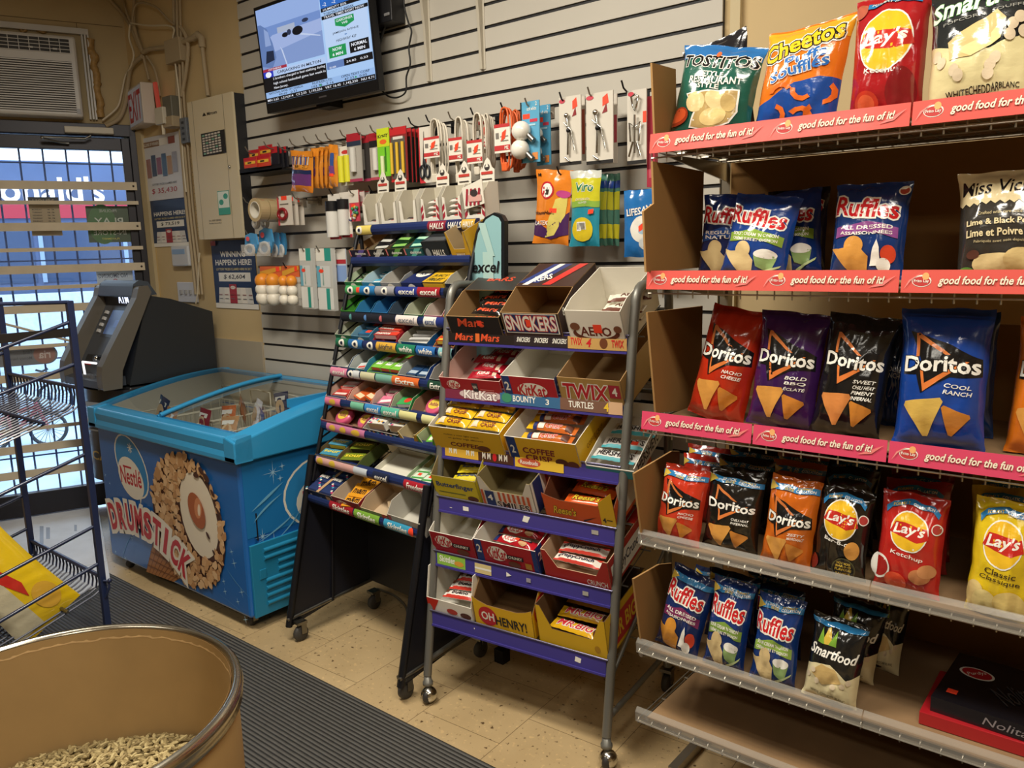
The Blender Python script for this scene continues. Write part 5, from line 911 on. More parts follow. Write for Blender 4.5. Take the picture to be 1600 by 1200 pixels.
packs(6, .43, .07, .05, .014, ['E07A9A', 'F8F0F0'], [(.045, .045, .02, .3, 0), (.05, .09, .03, .2, 0)], 'pink gum pack in the pink carton, sixth gum shelf')
packs(6, .59, .075, .05, .014, ['3AA85A', 'F0F0E8'], [(.047, .05, .025, .2, 0)], 'green gum pack with red slice, sixth gum shelf', art=[('e', .5, .5, .2, .3, C('D8402C'))])
for i, f, nm in ((6, .80, 'in the brown-lined carton, sixth gum shelf'), (7, .06, 'in the wide pink carton, seventh gum shelf'), (7, .27, 'at the right of the wide pink carton, seventh gum shelf')):
    b = MB(); b.lathe([(0, 0), (.036, 0), (.040, .006), (.040, .018), (.036, .024), (0, .024)], mat('D8587E', .35, coat=.3), 24); b.art([('e', .5, .5, .34, .26, C('E8C84A')), ('t', 'bubba', .5, .5, .5, .2, C('8A2A4A'), {'b': .05})], face((-.04, -.04, .024), (1, 0, 0), (0, 1, 0)), .08, .08); o = b.obj('gum_tape_roll'); setm(o, gplace(i, f) @ Matrix.Translation((.05, .055, .02)) @ Matrix.Rotation(.3, 4, 'X')); tag(o, 'round pink gum tape roll '+nm, 'gum tape')
packs(7, .40, .085, .045, .03, ['E8E4D8', 'C8A47A'], [(.06, .04, .03, .1, 0), (.065, .09, .035, .1, 0), (.15, .06, .02, .1, 0)], 'white speckled candy box, seventh gum shelf', 'candy box', [('e', (.1+.23*k) % 1, (.2+.37*k) % 1, .06, .1, C(['2A3A6A', 'D84A7A', '5AA8C8', 'E8B03C'][k % 4])) for k in range(12)])
packs(7, .86, .06, .07, .014, ['6AC03A', 'F0F0E0'], [(.045, .05, .02, .3, 0)], 'green gum pack in the green carton, seventh gum shelf')
packs(8, .02, .10, .035, .02, ['4A9AB8', 'E8D84A'], [(.06, .03, .02, .1, 0), (.06, .08, .03, .1, 0)], 'blue and yellow sour candy box, eighth gum shelf', 'candy box', TX('sour', 'E8D84A'))
packs(8, .21, .10, .04, .02, ['7A8A2A', '2A2A1A'], [(.065, .035, .02, .2, 0), (.065, .09, .03, .2, 0)], 'olive sour candy box, eighth gum shelf', 'candy box', TX('sour', 'F0D83A'))
packs(8, .80, .05, .08, .012, ['D8E8D0', '4A9A4A'], [(.03, .045, .012, 0, 0), (.085, .045, .012, 0, 0)], 'white and green gum pack, eighth gum shelf', art=[('p', [(0, .2), (1, .3), (1, .4), (0, .3)], C('4A9A4A')), ('p', [(0, .6), (1, .7), (1, .8), (0, .7)], C('4A9A4A')), ('r', .3, .45, .6, .6, STICK)])
packs(9, .27, .09, .06, .014, ['E8A02A', 'E0901A'], [(.085, .03, .03, .2, .2), (.09, .07, .042, .1, .2), (.10, .11, .05, .3, .2)], 'orange candy bag in the dark red carton, bottom gum shelf', 'candy bag', [('t', 'm&m', .45, .5, .7, .5, C('2A1A14'), {'b': .06, 's': .1})])
packs(9, .52, .10, .04, .012, ['B8A080', 'C89A8A'], [(.10, .10, .02, .9, 0)], 'pale striped candy strip in the empty beige carton, bottom gum shelf', 'candy strip')
# lozenge dispensers standing on the header
xs = [.03, .19, .36, .545, .715, .885]
names = ['leftmost white', 'second white', 'third white', 'first red-striped', 'second red-striped', 'rightmost red-striped']
for k, f in enumerate(xs):
    w = .095; M1 = _wm(GR) @ Matrix.Translation((f*GW-.01, gy(1.553)+.018, 1.545)) @ Matrix.Rotation(rad(4), 4, 'X')
    striped = k >= 3; b = MB(); o_ = C('E4DFD2'); inn = mat('BDB6A4', .7); d = .07; h = .105
    b.slab([(0, 0), (d, 0), (d, h+.02), (d*.4, h+.02), (0, h*.85)], (w, 0, 0), (0, 1, 0), (0, 0, 1), (1, 0, 0), .003, o_, inn, inn); b.slab([(-d, 0), (0, 0), (0, h*.85), (-d*.4, h+.02), (-d, h+.02)], (0, 0, 0), (0, -1, 0), (0, 0, 1), (-1, 0, 0), .003, o_, inn, inn)
    b.slab([(0, 0), (w, 0), (w, h+.02), (0, h+.02)], (0, d, 0), (1, 0, 0), (0, 0, 1), (0, -1, 0), .003, inn); b.slab([(0, 0), (w, 0), (w, d), (0, d)], (0, 0, .004), (1, 0, 0), (0, 1, 0), (0, 0, 1), .004, inn)
    b.slab([(0, 0), (w, 0), (w, h*.85), (w*.86, h*.80), (w*.80, .02), (w*.2, .02), (w*.14, h*.80), (0, h*.85)], (0, 0, 0), (1, 0, 0), (0, 0, 1), (0, -1, 0), .003, o_)
    if striped:
        b.art([('p', [(0, .1+.3*j), (.14, .25+.3*j), (.14, .45+.3*j), (0, .3+.3*j)], C('A02838')) for j in range(2)]+[('p', [(.86, .25+.3*j), (1, .1+.3*j), (1, .3+.3*j), (.86, .45+.3*j)], C('A02838')) for j in range(2)], face((0, 0, 0), (1, 0, 0), (0, 0, 1)), w, h*.85)
    if k in (0, 1, 3, 4, 5):
        b.slab([(w*.15, 0), (w*.85, 0), (w*.85, .05), (w*.72, .058), (w*.62, .08), (w*.5, .09), (w*.38, .08), (w*.28, .058), (w*.15, .05)], (0, d, h+.01), (1, 0, 0), (0, .1, 1), (0, -1, 0), .002, o_)
        b.art([('e', .5, .66, .13, .12, C('3A3434')), ('p', [(.42, .66), (.58, .66), (.5, .86)], o_), ('r', .22, .4, .78, .5, C('C04038')), ('r', .25, .2, .75, .24, C('3A3434'))], lambda x, y, e: V((x, d-.0-e-.001+.1*y, h+.01+y)), w, .09)
    if k == 5: b.slab([(w*.1, -.01), (w*1.1, .005), (w*1.05, .085), (w*.05, .06)], (0, -.01, .05), (1, 0, 0), (0, 0, 1), (0, -1, 0), .003, o_); b.art([('p', [(.02+.2*j, 0), (.12+.2*j, 0), (.22+.2*j, .9), (.12+.2*j, .9)], C('A02838')) for j in range(4)]+[('r', .2, .2, .85, .55, C('D8A8A0')), ('e', .5, .65, .18, .2, C('3A3434'))], lambda x, y, e: V((.015+x, -.0115-e, .052+y)), w, .06)
    o = b.obj('lozenge_dispenser'); setm(o, M1); tag(o, '%s lozenge dispenser box with sail crest on the gum rack header' % names[k] if k != 2 else 'third white lozenge dispenser, lacking a crest card, on the gum rack header', 'dispenser')
    n_ = 1 if k < 3 else 4
    p_ = wrapper('lozenge_packet', .06, .04, .014, G('D8D4CC'), [('r', .1, .35, .9, .65, C('3A3434')), ('r', .5, .1, .9, .3, C('C04038'))])
    bars(M1, p_, [(w/2, .025+.004*j, .012+.018*j, .1*(j % 2), .5 if k < 3 else .1) for j in range(n_)], lambda j, k=k: '%s white and grey lozenge packet in the %s dispenser' % (['lowest', 'second lowest', 'third lowest', 'highest'][j] if n_ > 1 else 'single', names[k]), 'lozenge packet', 'lozenge packets in the %s dispenser' % names[k])
# standing feather sign between the racks
SG = thing('feather_sign', 'pale teal rounded advertising fin with black lettering between the two racks', 'advertising sign', onY(765, 440, 2.0)-V((0, 0, 1.05)))
P = lambda x, y: onY(x, y, 2.0)
ol = [(788, 470), (788, 345), (783, 336), (772, 332), (757, 340), (744, 362), (737, 392), (729, 470)]
q = [P(x, y) for x, y in ol]; b = MB(); qb = [V((p_.x, p_.y+.02, p_.z)) for p_ in q]; n = len(q)
b.add(q, [tuple(range(n))[::-1]], mat('15181C', .4)); b.add(qb, [tuple(range(n))], mat('15181C', .4)); b.add(q+qb, [(i, (i+1) % n, (i+1) % n+n, i+n) for i in range(n)], mat('15181C', .4)); b.obj('fin_edge', SG, True)
ol2 = [(784, 470), (784, 347), (780, 340), (771, 336), (760, 343), (748, 364), (742, 393), (735, 470)]
b = MB(); q2 = [P(x, y)-V((0, .003, 0)) for x, y in ol2]; b.add(q2, [tuple(range(8))[::-1]], mat('8DB9BE', .4, coat=.3))
def pt(x, y): r_ = P(x, y); return r_.x, r_.z
x0, z0 = pt(735, 470); Wn, Hn = pt(784, 340)[0]-x0, pt(784, 340)[1]-z0
fn = lambda x, y, e: V((x0+x, 1.995-e, z0+y))
b.art([('p', [(.35, .95), (.55, .95), (.8, .55), (.62, .55)], C('A8C8C4')), ('r', .45, .25, .75, .6, C('A8C8C4')), ('t', 'excel', .52, .42, .78, .14, BLACK, {'b': .04, 's': .2})], fn, Wn, Hn); b.obj('fin_face', SG, True)
b = MB(); a_ = P(765, 470); b.box(a_.x-.012, 2.005, 0.05, a_.x+.012, 2.017, a_.z, blk); b.box(a_.x-.02, 1.99, 0, a_.x+.02, 2.03, .05, blk)
sg = P(745, 540); b.box(sg.x-.06, 2.0, .85, sg.x+.16, 2.004, a_.z, mat('7FA9AE', .4)); b.obj('stand', SG, True)
# ------------------------------------------------------------ chip rack
wirec = mat('A39C8E', .3, metal=.8, name='dull_chrome_wire')
KX0, KX1, KYb = -.93, .42, 2.08
KR = thing('chip_rack', 'tall wire shelf rack with pink and clear shelf strips holding chip bags', 'shelving', (-.25, 1.87, 0))
KS = [(1.672, 1.675), (1.365, 1.662), (1.036, 1.640), (.742, 1.628), (.462, 1.620), (.278, 1.616)]   # shelf height, front
for x in (KX0+.0, KX1):
    b = MB(); b.box(x-.012, KYb, 0, x+.012, KYb+.03, 1.72, wirec); b.box(x-.012, 1.66, 0, x+.012, KYb, .06, wirec) if x > 0 else b.box(x-.012, 1.80, 0.0, x+.012, KYb, .03, wirec); b.obj('upright', KR, True)
for i, (z, yf) in enumerate(KS):
    b = MB(); n = 36
    for k in range(n+1):
        x = KX0+(KX1-KX0)*k/n; b.tube([(x, KYb, z-.004), (x, yf+.004, z-.004), (x, yf, z-.008), (x, yf, z-(.036 if i < 3 else .016))], .0019, wirec, 4, cap=False)
    for y in (yf+.003, yf+.12, yf+.25, KYb-.05, KYb): b.tube([(KX0, y, z-.008), (KX1, y, z-.008)], .003, wirec, 5)
    b.tube([(KX0, yf-.002, z-(.026 if i < 3 else .010)), (KX1, yf-.002, z-(.026 if i < 3 else .010))], .002, wirec, 5); b.obj('wire_shelf', KR, True)
    for x in (KX0+.006, KX1): MB().slab([(yf+.02, z-.012), (KYb, z-.06), (KYb, z-.012)], (x, 0, 0), (0, 1, 0), (0, 0, 1), (1, 0, 0), .004, wirec).obj('shelf_bracket', KR, True)
    if i in (0, 1, 2):
        b = MB(); m = mat('DE5D55' if i < 2 else 'D9486A', .35, coat=.3, name='red_shelf_strip'); hh = .043; x = KX0; first = True
        O = V((KX0, yf-.012, z-.016)); Uz = V((0, .12, 1)).normalized()
        segs = [.548, .548, .26] if i < 2 else [.274, .274, .274, .274, .2]
        for L_ in segs:
            b.slab([(0, 0), (L_-.004, 0), (L_-.004, hh), (0, hh)], (x, O.y, O.z), (1, 0, 0), Uz, V((0, -1, .12)).normalized(), .002, m)
            for r_ in range(max(1, round(L_/.274))):
                ox = .274*r_; it = [('e', .13, .52, .062, .26, W2), ('e', .13, .50, .056, .21, C('C03A3A')), ('e', .155, .72, .022, .16, C('F0B070')), ('t', 'Frito Lay', .13, .50, .095, .17, W2, {'b': .03}),
                                    ('p', [(.02, .15), (.06, .5), (.12, .85), (.05, .55)], C('E8908A')), ('p', [(.8, .2), (.98, .75), (.9, .3)], C('E8807C')),
                                    ('t', 'good food for the fun of it!', .57, .5, .66, .46, C('F4E6D0'), {'b': .06, 's': .22, 'o': [(C('9A3A34'), .03)]})]
                b.art(it, face((x+ox, O.y, O.z), (1, 0, 0), Uz), .27, hh)
            x += L_
        b.obj('promo_strip', KR, True)
    else:
        b = MB(); pf = [(yf-.014, z-.004), (yf-.016, z+.022), (yf-.008, z+.031), (yf-.004, z+.031), (yf-.008, z+.020), (yf-.008, z-.004)]
        m = milky('clear_strip_plastic', 'BDBAB2', .26)
        for xa, xb in ((KX0, -.40), (-.398, .14), (.142, KX1)):
            vs = [(xx, a, c) for xx in (xa, xb) for a, c in pf]; b.add(vs, [(k, (k+1) % 6, (k+1) % 6+6, k+6) for k in range(6)]+[(5, 4, 3, 2, 1, 0), (6, 7, 8, 9, 10, 11)], m)
        b.obj('clear_price_strip', KR, True)
MB().tube([(KX0, 1.66, .25), (KX0, KYb, .03)], .006, wirec, 6).obj('side_brace', KR, True); MB().tube([(KX0, 1.63, .44), (KX0, KYb, .27)], .006, wirec, 6).obj('side_brace', KR, True)
kb = mat('86602F', .85, nz=.08, scale=5, name='dark_brown_cardboard')
# cardboard liners
def liner(nm, pts, label, x=KX0+.01, edge=True):
    b = MB(); q = [onX(px_, py_, x) for px_, py_ in pts]; b.slab([(p_.y, p_.z) for p_ in q], (x, 0, 0), (0, 1, 0), (0, 0, 1), (1, 0, 0), .005, kb, CARD)
    o = b.obj('cardboard_divider'); tag(o, label, 'cardboard'); return o
liner('a', [(1024, 222), (1019, 98), (1056, 108), (1058, 215)], 'short brown cardboard end panel on the top chip shelf')
liner('b', [(1010, 425), (1006, 330), (1022, 318), (1020, 252), (1100, 268), (1096, 418)], 'brown cardboard end panel with a notched front edge on the second chip shelf')
liner('c', [(1025, 645), (1012, 488), (1098, 478), (1095, 640)], 'brown cardboard end panel with tape mark on the third chip shelf')
liner('d', [(1003, 835), (991, 740), (1050, 705), (1062, 705), (1058, 860)], 'brown cardboard end panel leaning at the left of the fourth chip shelf')
liner('e', [(1002, 1000), (990, 905), (1030, 882), (1050, 880), (1050, 1010)], 'brown cardboard end panel at the left of the fifth chip shelf')
for i, (h_, lb) in ((1, (.294, 'second')), (2, (.22, 'third')), (3, (.25, 'fourth')), (4, (.25, 'fifth')), (5, (.15, 'lowest'))):
    z, yf = KS[i]; b = MB(); b.box(KX0+.02, KYb-.012, z, KX1, KYb-.006, z+h_, kb); tag(b.obj('cardboard_sheet'), 'upright brown cardboard sheet along the back of the %s chip shelf' % lb, 'cardboard')
    b = MB(); b.box(KX0+.02, yf+.01, z-.002, KX1, KYb-.015, z+.002, mat('8C6E4C', .85, nz=.15, scale=7, name='stained_cardboard')); tag(b.obj('cardboard_liner'), 'flat stained cardboard sheet lining the %s chip shelf' % lb, 'cardboard')
z, yf = KS[0]; b = MB(); b.box(KX0+.02, yf+.01, z-.003, KX1, KYb-.015, z+.001, mat('8A6A48', .85)); tag(b.obj('cardboard_liner'), 'flat cardboard sheet lining the top chip shelf', 'cardboard')
# ---- bags
def BG(c): return mat(c, .16, coat=.7, bump=.6, scale=20, stretch=(1, 1, 1.6))
def bag(BL, BR, TL, TR, Y, row, base, art, label, tilt=9, d=.075, seed=0, top=None, band=None, group=None, cat='chip bag', yaw=0, name='chip_bag', nu=26, nv=34, zlift=0, sk=0):
    z0 = KS[row][0]+.003+zlift if row is not None else None
    if row in (2, 3, 4): Y -= .045+(.035 if row > 2 and Y < 1.77 else 0)
    elif row is not None: Y -= .02
    bl, br, tl, tr = (onY(*p_, Y) for p_ in (BL, BR, TL, TR))
    if z0 is not None: bl.z = br.z = z0
    mb_, mt_ = (bl+br)/2, (tl+tr)/2; ax = mt_-mb_; h = ax.length; w = ((br-bl).length+(tr-tl).length)/2*1.03; roll = math.atan2(ax.x, ax.z); h *= 1.05 if row == 0 else 1
    rs = random.Random(seed*17+3); ph = rs.random()*9
    def shape(x, y, side=1):
        u = max(-1, min(1, 2*x/w-1)); v = max(0, min(1, y/h)); e = min(v/.05, (1-v)/.06)
        vv = max(0.0, min(1.0, (v-.035)/.92)); pv = (vv**.42)*((1-vv)**.5)*1.62; pv = max(0, min(1.0, pv)); pu = max(0, 1-abs(u)**2.6)**.62
        t = d/2*pv*pu
        cr = math.exp(-min(v, 1-v)/.10)*.0035*math.sin(u*15+ph+3*noise.noise(V((u*2, v*3, ph))))*min(1, e)
        fo = .010*(abs(noise.noise(V((u*1.7+ph, v*2.6, ph))))-.2)*pu*min(1, e)+.006*(.5-abs(noise.noise(V((u*3.3, v*4.4+ph, 4)))))*pu*min(1, e)
        xx = (x-w/2)*(1-.085*pv*abs(u)**1.0)+.002*noise.noise(V((v*6, ph, u)))
        wave = .006*math.sin(u*2.2+ph)*(1 if e < 1 else math.exp(-(min(v, 1-v))/.08))
        return V((xx, -side*(t+max(-.4*t, fo))-cr+wave, v*h+sk*u*v+.004*noise.noise(V((u*2, ph, v)))))
    b = MB(); m = BG(base); ts = BG(top) if top else m; bs = BG(band[1]) if band else m
    def mf(u, v): return ts if (top and v > .93) else (bs if band and v < band[0] else m)
    b.surf(lambda u, v: shape(u*w, v*h), nu, nv, m, mf=mf); b.surf(lambda u, v: shape((1-u)*w, v*h, -1), nu//2, nv//2, m, mf=mf)
    cuts = ([w*i/nu for i in range(1, nu)], [h*i/nv for i in range(1, nv)])
    if art: b.art(art, lambda x, y, e: shape(x, y)-V((0, .0012+e, 0)), w, h, cuts=cuts, step=.0002, eps=.0)
    o = b.obj(name); M_ = Matrix.Translation((mb_.x, mb_.y, z0 if z0 is not None else mb_.z)) @ Matrix.Rotation(rad(yaw), 4, 'Z') @ Matrix.Rotation(roll, 4, 'Y') @ Matrix.Rotation(-rad(tilt), 4, 'X')
    o.location = M_.to_translation(); o.rotation_euler = M_.to_euler(); tag(o, label, cat, group); return o
BW = BG('F0EDE4'); CH = BG('D89A4A'); CHD = BG('C07A30'); CHL = BG('E6CF98'); BK = BG('141416'); SNB = BG('2F7FB8'); GOLD = BG('D8B84A'); RR_ = BG('C41E26')
def tri(x, y, s, r=0, m=CH, a=1.0):
    pts = []
    for k in range(3):
        for dd in (-.10, .10): an = r+2*PI*k/3+PI/2*3+dd; pts.append((x+s*math.cos(an), y+a*s*math.sin(an)))
    return ('p', pts, m)
def doritos(sub, y=.60, c=CH, big=1):
    it = [('p', [(.08, y-.07), (.30, y+.02), (.14, y+.24), (.95, y+.05), (.96, y-.07), (.62, y-.09), (.32, y-.21), (.25, y-.08)], BK),
          ('p', [(.21, y+.22), (.25, y+.22), (.62, y+.06), (.56, y+.06), (.255, y+.18), (.27, y+.05), (.23, y+.05)], BG('C8733C')),
          ('p', [(.30, y-.05), (.335, y-.05), (.36, y-.14), (.78, y+.03), (.82, y+.03), (.345, y-.20)], BG('D8793C')),
          ('t', 'Doritos', .52, y, .84, .115, BW, {'b': .05, 'o': [(BK, .05)]})]
    for k, s_ in enumerate(sub): it.append(('t', s_, .72, y-.15-.045*k, .30, .03, BW, {'b': .03, 's': .3}))
    it += [tri(.36, .25, .25, .12, c, .66), tri(.70, .22, .18, -.25, CHD, .66)]
    return it
def snack(): return [('r', .0, .86, 1, .925, SNB), ('p', [(.03, .82), (.22, .89), (.03, .94)], GOLD), ('t', 'SNACK', .42, .905, .24, .03, BW, {'b': .05}), ('t', 'SIZE', .44, .877, .18, .025, GOLD, {'b': .05}), ('t', 'COLLATION', .76, .885, .36, .03, BW, {'b': .05}), ('t', 'FORMAT', .74, .912, .28, .02, GOLD, {'b': .05})]
def lays(sub, y=.66, r=.29, sc='F0EDE4'):
    it = [('e', .5, y, r+.02, (r+.02)*.68, BW), ('e', .5, y, r, r*.68, BG('E8B82A')), ('p', [(.5-r*1.12, y-.02), (.5-r*.8, y+.085), (.5, y+.075), (.5+r*.95, y+.055), (.5+r*1.12, y-.05), (.5+r*.5, y-.085), (.5-r*.4, y-.06)], BG('C02A24')),
          ('t', "Lay's", .5, y+.01, r*1.7, .13, BW, {'b': .05, 's': .25})]
    for k, s_ in enumerate(sub): it.append(('t', s_, .5, y-.24-.065*k, .07*len(s_), .05, BG(sc), {'b': .02, 'rot': -6}))
    return it
def arcsnack(): return [('p', [(.12, .80), (.2, .86), (.5, .90), (.8, .86), (.9, .80), (.92, .85), (.8, .915), (.5, .95), (.2, .915), (.1, .86)], SNB), ('t', 'COLLATION', .66, .895, .32, .03, BW, {'b': .05, 'rot': -8}), ('t', 'FORMAT', .33, .895, .24, .03, GOLD, {'b': .05, 'rot': 8}), ('e', .9, .70, .08, .055, BW), ('e', .9, .70, .065, .045, BG('B03A3A'))]
def ruffles(flav, bc, y=.70, chip='D9C08C', deco=0, tw=.86):
    it = [('t', 'Ruffles', .48, y+.02, tw, .20, RR_, {'b': .07, 'rot': -5, 'o': [(BW, .09)]}),
          ('p', [(.08, y-.19), (.5, y-.12), (.92, y-.19), (.92, y-.30), (.5, y-.23), (.08, y-.30)], BG(bc))]
    for k, s_ in enumerate(flav): it.append(('t', s_, .5, y-.185-.055*k, .70, .042, BW, {'b': .04}))
    it += [('e', .36, .33, .13, .10, BG(chip)), ('p', [(.02, .30), (.15, .29), (.42, .34), (.56, .22), (.54, .05), (.38, .02), (.25, .12)], BG(chip))]
    if deco == 1: it += [('p', [(.55, .30), (.88, .30), (.84, .15), (.72, .11), (.60, .15)], BG('8CA86A')), ('e', .715, .30, .165, .055, BW), ('p', [(.6, .07), (.95, .2), (.93, .17), (.62, .04)], BG('C8D8A0'))]
    if deco == 2: it += [('p', [(.58, .12), (.72, .12), (.70, .30), (.66, .38), (.62, .30)], BW), ('e', .82, .24, .10, .09, BG('D8482C')), ('e', .76, .13, .09, .07, BW)]
    return it
# top shelf
bag((1078, 214), (1190, 205), (1062, 66), (1150, 62), 1.86, 0, '1C1C22', [], 'black chip bag peeking out behind the green tortilla bag, top shelf', seed=1, d=.06)
bag((1042, 214), (1172, 203), (1064, 78), (1186, 70), 1.76, 0, '1E5A4C', [('r', 0, .84, 1, 1, BG('2A6AA8')), ('t', 'TOSTITOS', .52, .80, .94, .13, BK, {'b': .05, 'o': [(BW, .06)], 'warp': lambda u, v: (u, v+.10*(u-.5)**2)}), ('e', .5, .88, .03, .03, BG('D8683C')),
    ('t', 'STYLE', .50, .67, .26, .05, BW, {'b': .04}), ('t', 'RESTAURANT', .54, .605, .66, .075, BW, {'b': .05}), ('t', 'STYLE', .48, .54, .26, .05, BW, {'b': .04}), ('p', [(.22, .45), (.5, .50), (.86, .52), (.88, .3), (.8, .18), (.55, .10), (.3, .12), (.36, .28)], BW), ('p', [(.24, .44), (.5, .485), (.84, .505), (.86, .3), (.78, .19), (.55, .115), (.33, .13), (.38, .28)], BG('B89C64')),
    ('e', .36, .37, .12, .10, CHL, .3), ('e', .62, .40, .15, .09, CHL, -.3), ('e', .60, .24, .16, .09, BG('DCC284'), .2), ('e', .76, .38, .08, .1, BG('CBAF72'), .8), ('e', .13, .22, .15, .09, BG('A03A20'), .3), ('e', .13, .23, .12, .065, BG('D85A30'), .3), ('r', .25, .05, .4, .06, BW), ('r', .5, .05, .65, .06, BW)],
    'dark green tortilla chip bag with a clear window, leftmost on the top shelf', seed=2, sk=-.006, d=.09)
bag((1176, 196), (1304, 184), (1196, 62), (1328, 14), 1.78, 0, 'E0751E', [('r', 0, .80, 1, .98, BG('F0A82C')), ('p', [(0, 0), (1, 0), (1, .44), (.78, .46), (.5, .42), (.22, .30), (0, .24)], BG('1E4A9A')),
    ('t', 'Cheetos', .48, .80, .92, .19, BG('F4C62A'), {'b': .07, 'rot': 12, 'o': [(BW, .13), (BK, .07)]}), ('t', 'Puffs', .58, .645, .46, .10, BG('2A6AB8'), {'b': .06, 'rot': 14, 'o': [(BW, .05)]}), ('t', 'Soufflés', .52, .55, .68, .11, BG('2A6AB8'), {'b': .06, 'rot': 12, 'o': [(BW, .05)]})]+
    [('p', [(x+.09*math.cos(a+r)*1.0, y+.06*math.sin(a+r)) for a in (.2, .8, 1.4, 2.0, 2.6)]+[(x+.15*math.cos(a+r), y+.10*math.sin(a+r)) for a in (2.6, 2.0, 1.4, .8, .2)], BG('E8702A')) for x, y, r in ((.35, .33, .3), (.62, .36, 2.8), (.85, .32, 4.6), (.62, .12, 0), (.8, .14, 1.9), (.84, .05, 3.5), (.3, .14, 5))],
    'orange and blue puffed snack bag slouching to the right, top shelf', seed=3, sk=.016, d=.10)
bag((1322, 178), (1444, 162), (1334, -4), (1448, -12), 1.77, 0, 'A61C22', lays(['Ketchup'], .60, .34)+[('e', .75, .20, .2, .17, BG('7E1A1E')), ('e', .30, .13, .17, .10, BG('C83A28')), ('e', .30, .13, .12, .07, BG('E0603C')), ('e', .10, .88, .10, .07, BG('B8604A')), ('p', [(.2, .93), (.5, .97), (.9, .93), (.9, .88), (.5, .92), (.2, .88)], SNB), ('t', 'FORMAT FAMILIAL', .55, .925, .6, .035, BW, {'b': .04})],
    'large red potato chip bag with yellow disc logo, top shelf', seed=4, d=.10)
bag((1450, 166), (1618, 148), (1448, -20), (1628, -46), 1.74, 0, '24282A', [('p', [(0, 0), (1, 0), (1, .56), (.85, .46), (.6, .40), (.3, .44), (0, .52)], BG('E8DCA8')), ('t', 'Smartfood', .56, .80, 1.05, .15, BW, {'b': .04, 's': .2, 'rot': 5, 'o': [(BG('5A9A5A'), .03)]}), ('t', 'POPCORN  SOUFFLÉ', .55, .68, .8, .03, BG('9A9A94'), {'rot': 5}), ('t', 'WHITE', .32, .115, .22, .045, BK), ('t', 'CHEDDAR', .56, .12, .26, .06, BK), ('t', 'BLANC', .78, .125, .18, .04, BK),
    ('p', [(.22, .50), (.45, .60), (.66, .68), (.74, .60), (.70, .45), (.45, .36), (.25, .36)], BG('D8BE84')), ('p', [(.3, .42), (.6, .5), (.74, .6), (.70, .45), (.45, .36)], BG('F0DDA0'))]+[('e', x, y, .05, .045, BG('E4D2B4')) for x, y in ((.1, .42), (.16, .36), (.3, .28), (.34, .24), (.62, .28), (.66, .32), (.8, .55), (.86, .6), (.9, .5), (.78, .47), (.6, .22), (.95, .48))],
    'large black and cream popcorn bag at the right of the top shelf', seed=5, d=.11)
# second shelf
bag((1195, 414), (1290, 412), (1195, 296), (1290, 290), 1.97, 1, '101A38', [('t', 'Ruffles', .5, .8, .9, .2, RR_, {'b': .06, 'o': [(BW, .05)]})], 'dark ridged chip bag almost hidden at the back of the second shelf', seed=6)
bag((1200, 418), (1282, 414), (1186, 300), (1280, 292), 1.88, 1, '16306E', ruffles(["SOUR CREAM 'N ONION", 'CRÈME SURE ET OIGNON'], '7E9A3A', deco=1), 'blue ridged chip bag with green band, behind the front one on the second shelf', seed=7)
bag((1090, 420), (1178, 416), (1094, 304), (1185, 298), 1.86, 1, '12285E', ruffles(['REGULAR', 'NATURE'], '1E4E9A'), 'dark blue plain ridged chip bag against the cardboard, second shelf', seed=8)
bag((1122, 424), (1228, 420), (1146, 306), (1246, 300), 1.79, 1, '1A3F8A', ruffles(["SOUR CREAM 'N ONION", 'CRÈME SURE ET OIGNON'], '8AAA44', deco=1), 'blue ridged chip bag with green band, frontmost on the second shelf', seed=9)
bag((1296, 422), (1410, 417), (1300, 290), (1424, 276), 1.80, 1, '16346E', ruffles(['ALL DRESSED', 'ASSAISONNÉES'], '8A4A8A', chip='D89A4A', deco=2)+[('e', .92, .90, .07, .05, BW), ('e', .92, .90, .055, .04, BG('B04A3A'))], 'blue ridged chip bag with purple band alone in the middle of the second shelf', seed=10)
bag((1494, 418), (1640, 412), (1496, 270), (1640, 254), 1.78, 1, '35322E', [('r', 0, .70, 1, 1, BG('E4D4A8')), ('p', [(k*.1+(.05 if j % 2 else 0), .70-(.03 if j % 2 else .0)) for k in range(11) for j in (0, 1)][:21]+[(1, .72), (0, .72)], BG('E4D4A8')), ('t', "Miss Vickie's", .56, .84, 1.0, .14, BK, {'b': .02, 's': .1}), ('t', 'Lime & Black Pepper', .56, .50, .86, .07, BG('E8D8AC'), {'b': .05}), ('t', 'Lime et Poivre Noir', .56, .41, .86, .07, BG('E8D8AC'), {'b': .05}), ('t', 'Crafted with care since 1987', .56, .59, .6, .03, BG('C8B88C')), ('t', 'Fabriqués avec soin depuis 1987', .56, .33, .66, .03, BG('C8B88C')), ('e', .45, .13, .25, .10, CHL), ('e', .75, .15, .2, .12, BG('E0C68A')), ('e', .12, .07, .1, .05, BG('5A8A3A')), ('e', .22, .22, .08, .04, BG('5A3A30'))],
    'cream and charcoal kettle chip bag at the right of the second shelf', seed=11, d=.09)
